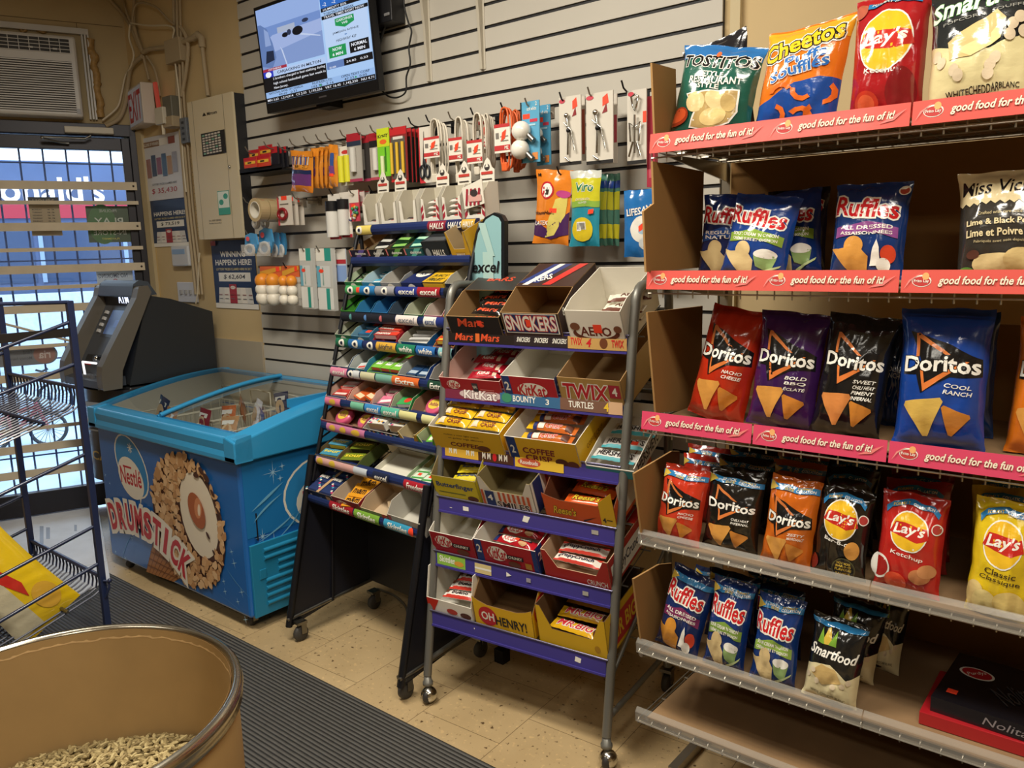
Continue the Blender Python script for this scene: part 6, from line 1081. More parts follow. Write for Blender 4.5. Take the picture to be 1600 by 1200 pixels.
# third shelf
bag((1074, 650), (1160, 656), (1104, 486), (1196, 478), 1.78, 2, 'B02A14', doritos(['NACHO', 'CHEESE'], .60), 'large red tortilla chip bag leaning right, leftmost on the third shelf', seed=12, d=.10)
bag((1358, 668), (1415, 674), (1380, 505), (1430, 505), 1.92, 2, '12305E', [('t', 'COOL', .5, .55, .5, .05, BW), ('t', 'RANCH', .5, .49, .5, .05, BW)], 'blue tortilla chip bag standing behind the black one on the third shelf', seed=13)
bag((1168, 664), (1268, 672), (1182, 490), (1290, 486), 1.77, 2, '38184E', doritos(['BOLD', 'BBQ', 'ÉCLATÉ'], .60), 'large purple tortilla chip bag on the third shelf', seed=14, d=.09)
bag((1266, 672), (1372, 680), (1290, 494), (1402, 492), 1.765, 2, '141416', doritos(['SWEET', 'CHILI HEAT', 'PIMENT', 'INFERNAL'], .62, BG('D88A4A')), 'large black tortilla chip bag between the purple and blue ones, third shelf', seed=15, d=.09)
bag((1470, 676), (1552, 684), (1480, 488), (1556, 486), 1.90, 2, '123A70', [tri(.3, .3, .2, .1)], 'blue tortilla chip bag half hidden behind the front blue one, third shelf', seed=16, d=.08)
bag((1398, 684), (1535, 694), (1402, 484), (1552, 480), 1.76, 2, '164094', doritos(['COOL', 'RANCH'], .60, BG('D8B45A')), 'large bright blue tortilla chip bag in front on the third shelf', seed=17, d=.10)
bag((1566, 692), (1680, 702), (1598, 500), (1700, 498), 1.80, 2, 'D0701A', doritos(['ZESTY'], .62), 'large orange tortilla chip bag cut off at the right end of the third shelf', seed=18, d=.10)
# fourth shelf
SN = 'chip bags on the fourth shelf'
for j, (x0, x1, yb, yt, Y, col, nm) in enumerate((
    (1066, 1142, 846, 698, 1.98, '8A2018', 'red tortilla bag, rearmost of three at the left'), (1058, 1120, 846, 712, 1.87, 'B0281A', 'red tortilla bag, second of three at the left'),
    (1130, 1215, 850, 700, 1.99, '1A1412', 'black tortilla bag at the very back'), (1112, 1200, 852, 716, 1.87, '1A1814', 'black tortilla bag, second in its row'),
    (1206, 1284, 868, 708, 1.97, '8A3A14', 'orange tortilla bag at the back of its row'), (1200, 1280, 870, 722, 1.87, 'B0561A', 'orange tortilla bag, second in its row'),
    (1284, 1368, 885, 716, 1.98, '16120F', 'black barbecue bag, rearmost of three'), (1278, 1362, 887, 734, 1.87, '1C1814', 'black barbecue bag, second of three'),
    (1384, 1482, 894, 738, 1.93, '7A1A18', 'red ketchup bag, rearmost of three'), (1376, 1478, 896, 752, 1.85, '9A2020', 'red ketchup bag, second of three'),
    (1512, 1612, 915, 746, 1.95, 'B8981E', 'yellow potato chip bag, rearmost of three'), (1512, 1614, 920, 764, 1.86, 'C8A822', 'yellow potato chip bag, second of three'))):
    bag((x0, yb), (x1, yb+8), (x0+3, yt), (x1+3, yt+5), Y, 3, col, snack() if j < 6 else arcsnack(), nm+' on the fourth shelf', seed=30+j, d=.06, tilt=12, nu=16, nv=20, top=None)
bag((1026, 850), (1090, 862), (1030, 728), (1104, 738), 1.735, 3, 'C43620', doritos(['NACHO', 'CHEESE'], .58)+snack(), 'small red tortilla chip bag, frontmost at the left end of the fourth shelf', seed=50, d=.075)
bag((1100, 868), (1180, 880), (1100, 734), (1194, 748), 1.75, 3, '171512', doritos(['CHILI HEAT', 'INFERNAL'], .60)+snack(), 'small black tortilla chip bag, frontmost in its row on the fourth shelf', seed=51, d=.075)
bag((1188, 884), (1264, 894), (1199, 742), (1280, 760), 1.74, 3, 'C8641A', doritos(['ZESTY', 'MORDANT'], .56)+snack(), 'small orange tortilla chip bag, frontmost in its row on the fourth shelf', seed=52, d=.075)
bag((1268, 896), (1350, 908), (1278, 758), (1362, 776), 1.75, 3, '1B1815', lays(['Bar-B-Q'], .66, .30)+arcsnack()+[('e', .78, .36, .13, .10, CH), ('e', .66, .14, .2, .13, BG('4A4A30')), ('e', .66, .14, .18, .115, BG('1B1815')), ('t', 'NOW MORE', .66, .21, .24, .025, GOLD), ('t', 'BAR-B-Q', .66, .175, .26, .03, GOLD, {'b': .05}), ('t', 'FLAVOUR!', .66, .14, .28, .03, GOLD, {'b': .05}), ('t', 'SAVEUR', .66, .09, .26, .03, GOLD, {'b': .05}), ('e', .06, .14, .1, .09, BG('7A2420'))], 'small black potato chip bag with yellow disc logo, front of the fourth shelf', seed=53, d=.075)
bag((1366, 912), (1466, 926), (1374, 768), (1482, 786), 1.75, 3, 'B82622', lays(['Ketchup'], .64, .27)+arcsnack()+[('e', .08, .24, .18, .13, BW), ('e', .08, .24, .15, .105, BG('A82420')), ('e', .36, .12, .18, .10, BG('D84A2C')), ('e', .72, .22, .16, .08, BG('B8764A')), ('e', .82, .28, .14, .07, BG('C88A5A'))], 'small red potato chip bag with yellow disc logo, front of the fourth shelf', seed=54, d=.075)
bag((1508, 938), (1612, 952), (1522, 778), (1630, 796), 1.735, 3, 'DDBE22', lays(['Classic', 'Classique'], .64, .28, '3A2A1A')+arcsnack()+[('e', .15, .16, .16, .14, BG('D8C080')), ('e', .3, .12, .2, .12, BG('E4D08C')), ('e', .68, .14, .25, .12, BG('DFC57A'))], 'small yellow potato chip bag, frontmost at the right end of the fourth shelf', seed=55, d=.08)
# fifth shelf
for j, (x0, x1, yb, yt, Y, nm) in enumerate(((1080, 1155, 1015, 890, 1.90, 'rearmost left'), (1100, 1180, 1020, 896, 1.82, 'middle left'), (1175, 1250, 1040, 918, 1.83, 'behind the third front bag'), (1165, 1225, 1030, 895, 1.95, 'at the very back'))):
    bag((x0, yb), (x1, yb+10), (x0, yt), (x1, yt+8), Y, 4, '10224C', snack()+[('t', 'Ruffles', .5, .72, .85, .2, RR_, {'b': .06, 'o': [(BW, .05)]})], 'dark blue ridged chip bag %s on the fifth shelf' % nm, seed=60+j, d=.055, tilt=12, nu=16, nv=20)
bag((1022, 1012), (1090, 1032), (1046, 890), (1112, 908), 1.735, 4, '142A5E', ruffles(['ALL DRESSED', 'ASSAISONNÉES'], '7A2A5A', .70, chip='D8943A', deco=2)+snack()[:2], 'small blue ridged chip bag with purple band, left end of the fifth shelf', seed=70, d=.07)
bag((1098, 1036), (1162, 1056), (1112, 904), (1172, 922), 1.73, 4, '153270', ruffles(["SOUR CREAM 'N ONION", 'CRÈME SURE ET OIGNON'], '7A9A40', .68, deco=1)+snack(), 'small blue ridged chip bag with green band, second from left on the fifth shelf', seed=71, d=.07)
bag((1172, 1060), (1240, 1082), (1180, 928), (1252, 948), 1.73, 4, '163676', ruffles(["SOUR CREAM 'N ONION", 'CRÈME SURE ET OIGNON'], '8AAA48', .66, deco=1)+snack(), 'small blue ridged chip bag with green band, third from left on the fifth shelf', seed=72, d=.07)
def smart(): return [('p', [(0, 0), (1, 0), (1, .42), (.8, .38), (.5, .50), (.2, .46), (.0, .40)], BG('E8DCB0')), ('t', 'Smartfood', .5, .62, .86, .12, BW, {'b': .04, 's': .2}), ('p', [(.26, .70), (.36, .93), (.46, .70)], GOLD), ('p', [(.18, .70), (.24, .88), (.32, .70)], BG('7AA83A')), ('p', [(.40, .70), (.5, .88), (.54, .70)], BG('7AA83A')), ('t', 'WHITE CHEDDAR BLANC', .5, .12, .66, .035, BG('6A5A3A')), ('p', [(.15, .35), (.35, .48), (.6, .46), (.72, .32), (.4, .24)], BG('D8B878'))]+[('e', x, y, .05, .035, BG('E4D2B4')) for x, y in ((.1, .3), (.3, .26), (.6, .25), (.75, .3), (.85, .36), (.2, .38))]+[('r', 0, .90, 1, .95, SNB)]
bag((1345, 1092), (1400, 1105), (1360, 930), (1420, 940), 1.90, 4, '141518', smart(), 'black and cream popcorn bag, rearmost of three on the fifth shelf', seed=73, d=.06, tilt=14, nu=16, nv=20)
bag((1288, 1090), (1352, 1108), (1290, 942), (1392, 950), 1.82, 4, '141518', smart(), 'black and cream popcorn bag, middle of three leaning right on the fifth shelf', seed=74, d=.07, tilt=12)
bag((1252, 1092), (1338, 1118), (1270, 962), (1352, 984), 1.73, 4, '16181A', smart(), 'black and cream popcorn bag, frontmost of three on the fifth shelf', seed=75, d=.08)
# gift boxes of chocolates on the fifth shelf
z5 = KS[4][0]+.003
bx0, bx1 = onZ(1455, 1130, z5+.03), onZ(1640, 1190, z5+.03)
p0 = onZ(1440, 1118, z5+.02); ang2 = rad(4)
def gift(dx, dy, z, w, d, h, col, art, label, a, artf=[]):
    b = MB(); b.box(0, 0, 0, w, d, h, mat(col, .25, coat=.4)); b.art(art, face((0, 0, h), (1, 0, 0), (0, 1, 0)), w, d); b.art(artf, face((0, 0, 0), (1, 0, 0), (0, 0, 1)), w, h)
    o = b.obj('chocolate_gift_box', bevel=.0015); o.location = (p0.x+dx, p0.y+dy, z); o.rotation_euler = (0, 0, a); tag(o, label, 'chocolate box')
gift(-.005, .0, z5, .30, .20, .028, 'A81E26', [], 'red chocolate gift box lying under the black one on the fifth shelf', rad(0))
gift(.012, .015, z5+.0285, .32, .23, .032, '17151A', [('e', .16, .66, .10, .11, W2, .8), ('e', .16, .66, .085, .095, C('B81E28'), .8), ('t', 'Purdys', .16, .66, .12, .07, W2, {'rot': 40, 's': .2}), ('r', .06, .15, .12, .23, STICK), ('t', 'Nolita', .40, .45, .22, .28, C('4A4648'), {'rot': 50, 's': .2, 'b': 0}), ('r', .55, 0, .553, 1, C('3A3638')), ('r', .60, 0, .78, .8, C('6A5A58')), ('e', .70, .62, .05, .05, C('8A4A2A')), ('e', .74, .50, .05, .04, C('A8683A')), ('e', .72, .36, .05, .035, C('6A3420'))], 'black chocolate gift box with red leaf emblem on the fifth shelf', rad(-3), [('t', 'Nolita', .42, .5, .24, .5, C('8A8488'), {'s': .3, 'b': 0})])
# ------------------------------------------------------------ things on the back wall
def Wp(x, y, off=.0): return onY(x, y, SLY-off)
def wbox(x0, y0, x1, y1, off=0, Y=None): 
    Yp = Y if Y is not None else SLY-off; a, c = onY(x0, (y0+y1)/2, Yp), onY(x1, (y0+y1)/2, Yp); t, u_ = onY((x0+x1)/2, y0, Yp), onY((x0+x1)/2, y1, Yp); return a.x, c.x, u_.z, t.z, Yp
def sheet(name, rect, Y, base, art, label, cat, t=.0015, bevel=0):
    x0, x1, z0, z1, Yp = wbox(*rect, Y=Y); b = MB(); w, h = x1-x0, z1-z0
    b.box(0, 0, 0, w, t, h, base); b.art(art, face((0, 0, 0), (1, 0, 0), (0, 0, 1)), w, h); o = b.obj(name, bevel=bevel); o.location = (x0, Yp-t, z0); tag(o, label, cat); return o
navyp = C('22375C'); WH = C('E9E6DE')
def lot(amount, top=True):
    it = [('r', 0, 0, 1, .075, WH), ('r', .13, .40, .87, .53, WH), ('t', '$ '+amount, .5, .465, .5, .075, C('26262A'), {'s': .2, 'b': .03}), ('t', 'HAPPENS HERE!', .5, .68, .84, .085, WH, {'b': .05}), ('t', 'LOTTERY PRIZES CLAIMED HERE IN 2017', .5, .58, .82, .035, C('D0C088'), {'b': .03})]
    if top: it += [('t', 'WINNING', .5, .80, .58, .085, WH, {'b': .05})]
    for k, (x, r_) in enumerate(((.16, -8), (.30, -4), (.58, 3), (.72, 6), (.84, 8))): c, s_ = math.cos(rad(-r_)), math.sin(rad(-r_)); it.append(('p', [(x-.07+.04*s_*0, .08), (x+.07, .08), (x+.07-r_*.004, .31), (x-.07-r_*.004, .31)], C(['DAD8D2', 'E6E2DA', 'DEDAD0', 'E8E2D8', 'D4D2CE'][k])))
    it += [('r', .37, .08, .54, .36, C('A8323C')), ('e', .455, .31, .06, .025, WH), ('t', 'LOTTO', .455, .31, .1, .025, C('8A2A34'))]+[('r', .12+.14*k, .14, .2+.14*k, .15, C('6A6A70')) for k in range(6)]+[('r', .12+.14*k, .20, .2+.14*k, .21, C('8A4A50')) for k in range(6)]
    return it
PY = 2.327
sheet('lottery_poster', (334, 375, 401, 482), PY, navyp, lot('62,604')+[('r', .02, .93, .14, 1, C('B8402C'))], 'navy winning happens here poster with 62,604 below the alarm panel', 'poster')
sheet('lottery_poster', (238, 308, 296, 385), PY, navyp, [(i_ if i_[0] != 't' else i_) for i_ in lot('73,519', False)]+[], 'navy lottery poster with 73,519 beside the door frame', 'poster')
xw = sheet('lottery_poster', (223, 210, 287, 312), PY-.004, C('CFCFD2'), [('r', .03, .84, .50, .93, C('8A6A4C')), ('r', .48, .84, .68, .95, WH), ('r', .70, .84, .86, .95, C('8A4A3C')), ('t', 'MILLIONS OF WINNERS', .27, .885, .4, .05, WH), ('t', '$ 35,430', .5, .14, .62, .09, C('B03440'), {'b': .0, 's': .1}), ('t', 'LOTTERY PRIZES CLAIMED HERE', .52, .25, .6, .03, C('6A6A72'))]+[('r', .12+.13*k, .36+.02*(k % 3), .23+.13*k, .66+.05*(k % 2), C(['9A6A5A', '3A4454', '8A4A54', '4A6480', 'B0885A', '9A9AA4'][k])) for k in range(6)], 'curled white lottery poster with red 35,430 lettering, highest by the door frame', 'poster')
# small devices under the posters
d_ = thing('wall_thermostat', 'small white box with pale blue display under the 73,519 poster', 'thermostat', Wp(281, 416)); x0, x1, z0, z1, Y = wbox(268, 384, 294, 416, Y=2.30)
b = MB(); b.box(x0, 2.298, z0, x1, WY, z1, mat('C6C8CC', .4)); b.obj('casing', d_, True, bevel=.008)
b = MB(); b.box(x0+.015, 2.2965, z1-.045, x1-.03, 2.2985, z1-.018, mat('8AA8CC', .3)); b.obj('display', d_, True)
d_ = thing('switch_plate', 'white four-gang light switch plate above the cash machine', 'light switch', Wp(292, 472)); x0, x1, z0, z1, Y = wbox(278, 441, 307, 472, Y=2.32)
b = MB(); b.box(x0, 2.318, z0, x1, WY, z1, mat('C9CAD0', .4)); b.obj('plate', d_, True, bevel=.003)
for k in range(3): b = MB(); xx = x0+(x1-x0)*(.25+.25*k); b.box(xx-.006, 2.306, (z0+z1)/2-.01, xx+.006, 2.318, (z0+z1)/2+.012, mat('9C9A98', .4)); b.obj('toggle', d_, True)
# alarm panel
cp = mat('CDBFA0', .5, name='cream_enamel'); xb = onY(395, 260, WY).x; Yf = onX(371, 260, xb).y
x0, x1 = onY(301, 260, Yf).x, xb; z0, z1 = onY(345, 373, Yf).z, onY(330, 151, Yf).z
d_ = thing('alarm_panel', 'tall cream fire alarm panel with small window and black side on the wall', 'alarm panel', ((x0+x1)/2, WY, z0))
b = MB(); b.box(x0+.002, Yf+.012, z0+.002, x1, WY-.001, z1-.002, mat('1E1E22', .5)); b.obj('back_box', d_, True)
b = MB(); b.box(x0, Yf, z0, x1, Yf+.012, z1, cp); w, h = x1-x0, z1-z0
b.art([('r', .115, .0, .12, 1, C('5A5040')), ('r', .80, .0, .805, 1, C('4A4236')), ('t', 'Mircom', .55, .89, .22, .022, C('2A2620'), {'b': .04}), ('p', [(.33, .88), (.42, .88), (.375, .905)], C('2A2620')), ('t', 'FA-1000 SERIES', .42, .135, .28, .012, C('4A4236')), ('t', 'Fire Alarm Control Panel', .42, .115, .28, .010, C('4A4236')), ('r', .52, .17, .78, .34, C('3A9A84')), ('r', .53, .22, .77, .335, C('D8E0D4')), ('e', .7, .30, .05, .02, C('3A9A84')), ('e', .6, .26, .05, .02, C('3A9A84')), ('r', .27, .60, .80, .76, C('2E2C2A'))]+[('r', .30+.078*i, .61+.018*j, .355+.078*i, .622+.018*j, C('C8C0B4' if (i*3+j) % 7 else '7AA890')) for i in range(6) for j in range(8)]+[('e', .06, .03+.031*k, .008, .003, C('6A5E48')) for k in range(31)], face((x0, Yf, z0), (1, 0, 0), (0, 0, 1)), w, h)
b.obj('door', d_, True, bevel=.003)
b = MB(); b.ball((x0+w*.85, Yf-.003, z0+h*.50), .008, CHROME, 10); b.obj('lock', d_, True)
# exit sign
A0 = dpt(*onD(201, 173, .02), .02); zA = A0.z; B0 = onZ(226, 157, zA); dv = (B0-A0); dv.z = 0; Lx = .30; dv.normalize(); nv_ = V((dv.y, -dv.x, 0))   # face normal
if nv_.x > 0: nv_ = -nv_
d_ = thing('exit_sign', 'white box exit sign with red lettering mounted high by the corner', 'exit sign', A0); B0 = A0+dv*Lx
b = MB(); hz = .105; th = .065
q = [A0, B0, B0-nv_*th, A0-nv_*th]; vs = [p_-V((0, 0, hz)) for p_ in q]+[p_+V((0, 0, hz)) for p_ in q]; b.add(vs, [(0, 3, 2, 1), (4, 5, 6, 7), (0, 1, 5, 4), (1, 2, 6, 5), (2, 3, 7, 6), (3, 0, 4, 7)], mat('C9BFB2', .45, name='sign_housing')); b.obj('housing', d_, True, bevel=.004)
b = MB(); U = dv if dv.cross(V((0, 0, 1))).dot(nv_) > 0 else -dv; O = (A0 if U == dv else B0)-V((0, 0, hz))+nv_*.0005
b.art([('r', .03, .05, .97, .95, mat('D8CEC8', .4, emit=.12, name='faint_sign_face')), ('t', 'EXIT', .5, .5, .86, .72, mat('C0283C', .4), {'b': .03})], face(O, U, (0, 0, 1)), Lx, 2*hz); b.obj('sign_face', d_, True)
b = MB(); q0 = Wp(243, 128, .04); q1 = Wp(250, 194, .04); b.slab([(0, 0), (.03, 0), (.03, q0.z-q1.z), (0, q0.z-q1.z)], (q0.x, 2.27, q1.z), (1, 0, 0), (-.12, 0, 1), (0, -1, 0), .01, mat('D8503C', .4, emit=.3, name='red_sign_edge')); b.obj('red_panel', d_, True)
# cables and conduit
cb = mat('A8977A', .7, name='painted_cable'); wcb = mat('CFC4AC', .5, name='white_cable'); tie = mat('181818', .5)
def Q(x, y, off=.02): return onY(x, y, WY-off) if x >= 198 else dpt(*onD(x, y, off), off)
def smooth(pts, n=6):
    out = []
    for i in range(len(pts)-1):
        p0, p1, p2, p3 = pts[max(i-1, 0)], pts[i], pts[i+1], pts[min(i+2, len(pts)-1)]
        for j in range(n):
            t = j/n; out.append(.5*((2*p1)+(p2-p0)*t+(2*p0-5*p1+4*p2-p3)*t*t+(3*p1-p0-3*p2+p3)*t**3))
    return out+[pts[-1]]
def cable(pts, r, m, label, off=.02, cat='cable'):
    b = MB(); b.tube(smooth([Q(x, y, off) for x, y in pts]), r, m, 8); tag(b.obj('cable'), label, cat)
cable([(165, -8), (190, 20), (202, 38), (212, 60), (222, 82)], .009, cb, 'beige painted cable running down from the top left toward the conduit elbow')
cable([(190, -8), (198, 20), (206, 40), (216, 62)], .007, cb, 'second beige cable falling beside the first near the corner')
cable([(210, -8), (209, 30), (213, 55), (224, 84)], .009, cb, 'thick beige cable dropping straight down the corner')
cable([(204, 36), (232, 40), (262, 40), (272, 46), (270, 62), (274, 100), (280, 150), (283, 200), (287, 260), (291, 300)], .0045, wcb, 'thin white cable arching from the corner and down the wall beside the alarm panel', .035)
cable([(203, 38), (202, 60), (209, 85), (204, 105), (196, 118), (190, 145), (183, 168), (160, 188)], .0055, wcb, 'white cable looping down the corner toward the door closer', .04)
cable([(206, 40), (210, 12), (222, 4), (245, 12), (262, 30), (272, 38)], .006, cb, 'beige cable arching high between the corner and the vertical bundle', .03)
cable([(222, 88), (205, 105), (200, 130), (196, 160), (186, 185), (165, 197)], .012, cb, 'thick beige conduit bending down and left toward the door head', .03, 'conduit')
cable([(224, 88), (228, 105), (233, 125)], .007, cb, 'short beige cable dropping behind the exit sign, left one'); cable([(229, 88), (240, 105), (246, 125), (250, 150)], .007, cb, 'curved beige cable dropping right of the exit sign')
for k, (xa, lb) in enumerate(((272, 'left'), (277, 'centre'), (282, 'right'))): cable([(xa-1, -8), (xa, 30), (xa+1, 60), (xa+4, 110), (xa+5, 150), (xa+9, 200), (xa+14, 260), (xa+20, 330), (xa+28, 400), (xa+34, 460)], .0085-.001*k, cb, '%s cable of the painted vertical bundle left of the alarm panel' % lb, .016+.006*k)
cable([(282, 42), (290, 55), (294, 75), (291, 110), (284, 150)], .010, cb, 'ribbed flexible conduit curving down beside the junction box', .03, 'conduit')
cable([(312, 395), (310, 420), (309, 455), (306, 474)], .004, wcb, 'thin white cable hanging beside the 62,604 poster', .03)
d_ = thing('conduit_pipe', 'beige painted pipe with elbow running to the top of the alarm panel', 'conduit', Q(316, 70)); b = MB()
b.tube([Q(224, 82, .025), Q(234, 77, .025), Q(260, 74, .025)], .012, cb, 10); b.tube([Q(278, 70, .03), Q(300, 60, .03), Q(310, 56, .03)], .013, cb, 10); b.tube([Q(316, 72, .03), Q(318, 90, .03), Q(325, 150, .03)], .010, cb, 10); b.obj('pipe', d_, True)
b = MB(); b.tube([Q(302, 60, .03), Q(309, 54, .03), Q(315, 60, .03), Q(316, 74, .03)], .017, cb, 10); b.obj('elbow', d_, True)
b = MB(); x0, x1, z0, z1, Y = wbox(258, 60, 282, 98, Y=2.28); b.box(x0, 2.275, z0, x1, WY, z1, cb); tag(b.obj('junction_box', bevel=.004), 'beige painted junction box on the wall among the cables', 'junction box')
b = MB(); x0, x1, z0, z1, Y = wbox(284, 184, 294, 224, Y=2.29); b.box(x0, 2.28, z0, x1, WY-.03, z1, mat('6E747C', .4)); b.art([('r', .3, .1+.22*k, .7, .2+.22*k, C('3A3E44')) for k in range(4)], face((x0, 2.28, z0), (1, 0, 0), (0, 0, 1)), x1-x0, z1-z0); tag(b.obj('power_bar', bevel=.003), 'grey power bar hanging vertically left of the alarm panel', 'power bar')
b = MB(); x0, x1, z0, z1, Y = wbox(247, 168, 260, 195, Y=2.26); b.box(x0, 2.24, z0, x1, 2.29, z1, mat('C9C2B0', .5)); b.tube([V(((x0+x1)/2, 2.26, z0)), V(((x0+x1)/2, 2.26, z0-.05))], .01, wcb, 8); tag(b.obj('plug_adapter', bevel=.006), 'white plug adapter hanging above the curled poster', 'plug')
b = MB(); x0, x1, z0, z1, Y = wbox(260, 150, 274, 200, Y=2.28); b.box(x0, 2.26, z0+.05, x1, 2.315, z1, mat('6A675A', .5)); b.box(x0-.005, 2.255, z0, x1+.005, 2.315, z0+.055, cb); tag(b.obj('power_adapter', bevel=.005), 'dull grey power adapter beside the exit sign', 'adapter')
# TV
Yb = 2.20; bl, br = onY(418, 178, Yb), onY(593, 145, Yb); tw = br.x-bl.x; tt = onX(396, 13, bl.x); th_ = (tt-V((bl.x, Yb, bl.z))).length
Vt = V((0, tt.y-Yb, tt.z-bl.z)).normalized(); Nt = V((1, 0, 0)).cross(Vt)
d_ = thing('television', 'wall-mounted flat television showing a news channel over the slatwall', 'television', (bl.x+tw/2, 2.31, bl.z)); Ot = V((bl.x, Yb, bl.z))
b = MB(); b.slab([(0, 0), (tw, 0), (tw, th_), (0, th_)], Ot, (1, 0, 0), Vt, Nt, .03, mat('121214', .35, name='tv_bezel')); b.slab([(tw*.15, th_*.1), (tw*.85, th_*.1), (tw*.85, th_*.8), (tw*.15, th_*.8)], Ot-Nt*.03, (1, 0, 0), Vt, Nt, .03, mat('121214', .5)); b.obj('tv_housing', d_, True, bevel=.003)
em = lambda c, e=1.0: mat(c, .3, emit=e, name='screen_glow'); SX, SY = .012/tw, .042/th_; fO = face(Ot+V((1, 0, 0))*.012+Vt*.042+Nt*.0006, (1, 0, 0), Vt); sw, sh = tw-.024, th_-.056
LB, DB, WT, BKs, GN = em('A9CBF5', .95), em('2E6EC8', .9), em('F2F6FF', .95), em('0A0E18', .6), em('1E9A54', .9); BT = em('10182C', .3)
IT = [('r', 0, 0, 1, 1, LB), ('r', 0, .36, .60, 1, em('7C9CDC', .8)), ('r', 0, .36, .60, .62, em('8CA6DE', .8)), ('r', 0, .80, .60, 1, em('9CB8EE', .85)),
      ('p', [(0, .62), (.14, .70), (.60, .72), (.60, .60), (0, .50)], em('A8BCEC', .85)), ('r', .19, .70, .36, .76, em('B8C4DC', .8)), ('e', .38, .67, .05, .045, BT), ('e', .26, .665, .03, .025, BT), ('e', .30, .68, .02, .03, em('40507A', .4)), ('e', .46, .75, .03, .02, em('40507A', .4)),
      ('p', [(0, .40), (.10, .36), (.15, .46), (.13, .62), (.09, .78), (.03, .84), (0, .84)], em('6E8CC8', .75)), ('p', [(.055, .60), (.115, .60), (.10, .74), (.06, .79)], em('9AB2E4', .8)), ('p', [(.04, .42), (.13, .44), (.13, .54), (.06, .55)], em('2A3A5E', .45)),
      ('p', [(.24, .36), (.25, .36), (.22, .52), (.20, .56)], em('C8D6F2', .9)), ('p', [(.40, .62), (.58, .55), (.58, .56), (.41, .635)], em('C8D6F2', .9)), ('r', 0, .335, .24, .365, em('B03048', .8)), ('t', 'CITYNEWS', .12, .35, .13, .02, WT),
      ('r', 0, .27, .60, .335, em('B4CCF2', .95)), ('r', 0, .215, .10, .335, em('2A3AC0', .9)), ('e', .05, .30, .03, .03, WT), ('e', .05, .245, .03, .025, em('7A8AF0', 1)), ('t', 'CARJACKING IN MILTON', .35, .30, .42, .038, BT, {'b': .03}),
      ('r', 0, .115, .60, .27, BKs), ('t', '2 brothers charged in fatal stabbing during', .34, .243, .5, .032, WT), ('t', 'high school basketball game last week in', .34, .193, .5, .032, WT), ('t', 'New Jersey.', .16, .145, .14, .032, WT),
      ('r', 0, .05, 1, .115, em('9CC0F0', .9)), ('t', 'NATIONAL BANK OF CANADA', .20, .098, .34, .024, BT), ('t', '99.69   0.33', .22, .066, .18, .022, BT), ('t', 'NUTRIEN LTD', .55, .098, .18, .024, BT), ('t', '103.75   2.16', .55, .066, .2, .022, BT), ('t', 'OPEN TEXT CORP', .84, .098, .24, .024, BT), ('t', '47.22    0.05', .84, .066, .19, .022, BT), ('p', [(.52, .058), (.545, .058), (.532, .076)], GN), ('p', [(.83, .058), (.855, .058), (.842, .076)], GN),
      ('r', 0, 0, 1, .05, BKs), ('t', 'MN 3.63  1,214,014   CS 2.55  1,195,536   VRT 16.45  1,142,330   NU 4.71', .5, .024, .98, .028, WT),
      ('r', .61, .80, 1, 1, DB), ('t', 'WED  THU  FRI  SAT  SUN', .80, .985, .36, .02, WT), ('t', '-2    -2    -6    -5    0', .80, .835, .34, .035, WT)]+[('e', .65+.085*k, .91, .025, .022, WT) for k in range(4)]+[('e', .825, .925, .018, .018, em('F0C860', 1)),
      ('r', .61, .765, 1, .80, BKs), ('t', 'HUMIDITY 83%', .73, .782, .2, .022, WT), ('t', "TORONTO'S BREAK", .76, .74, .26, .026, BT), ('r', .61, .69, 1, .725, BKs), ('t', 'TRAVEL TIMES RIGHT NOW', .80, .708, .34, .022, WT),
      ('r', .62, .27, .99, .69, em('BCD4F6', .95)), ('p', [(.72, .665), (.88, .665), (.88, .60), (.80, .565), (.72, .60)], GN), ('t', 'GARDINER', .80, .643, .14, .026, WT), ('t', 'WB', .80, .608, .05, .022, WT), ('t', 'JAMESON AVENUE', .80, .53, .22, .026, BT), ('p', [(.785, .50), (.815, .50), (.80, .488)], em('5A8ACA', .8)), ('t', 'HIGHWAY 427', .80, .455, .17, .026, BT),
      ('r', .64, .30, .79, .41, GN), ('t', 'NOW', .715, .378, .08, .032, WT, {'b': .04}), ('t', '6 MIN', .715, .33, .09, .03, WT, {'b': .04}), ('r', .82, .30, .98, .41, BKs), ('t', 'NORMAL', .90, .378, .13, .032, WT, {'b': .04}), ('t', '6 MIN', .90, .33, .09, .03, WT, {'b': .04}), ('r', .61, .195, .76, .265, em('6A8AC8', .8)), ('t', 'SILVER', .66, .21, .06, .018, WT), ('r', .76, .195, 1, .265, BKs), ('t', '24.85   0.23', .87, .23, .18, .02, WT)]
b = MB(); b.art(IT, fO, sw, sh, step=.00004); b.obj('screen', d_, True)
b = MB(); b.box(bl.x+tw*.40, 2.24, bl.z-.01, bl.x+tw*.52, 2.31, bl.z+.2, mat('17171A', .4)); b.box(bl.x+tw*.3, 2.25, bl.z+.12, bl.x+tw*.7, 2.312, bl.z+.36, mat('17171A', .4)); b.obj('wall_mount', d_, True)
b = MB(); q = Ot+V((tw*.5, 0, 0))+Vt*.018+Nt*.0008; b.add([q, q+V((.05, 0, 0)), q+V((.05, 0, 0))+Vt*.006, q+Vt*.006], [(0, 1, 2, 3)], mat('8A8A90', .3, .8)); b.obj('maker_badge', d_, True)
x0, x1, z0, z1, Y = wbox(588, -40, 617, 38, Y=2.26); b = MB(); b.box(x0-.05, 2.24, z0, x1, 2.31, z1, mat('1A1A1D', .4)); b.box(x1-.04, 2.235, z0+.02, x1-.01, 2.241, z0+.032, mat('7A7A7C', .4)); tag(b.obj('media_box', bevel=.004), 'black set-top box fixed to the slatwall behind the television', 'set-top box')
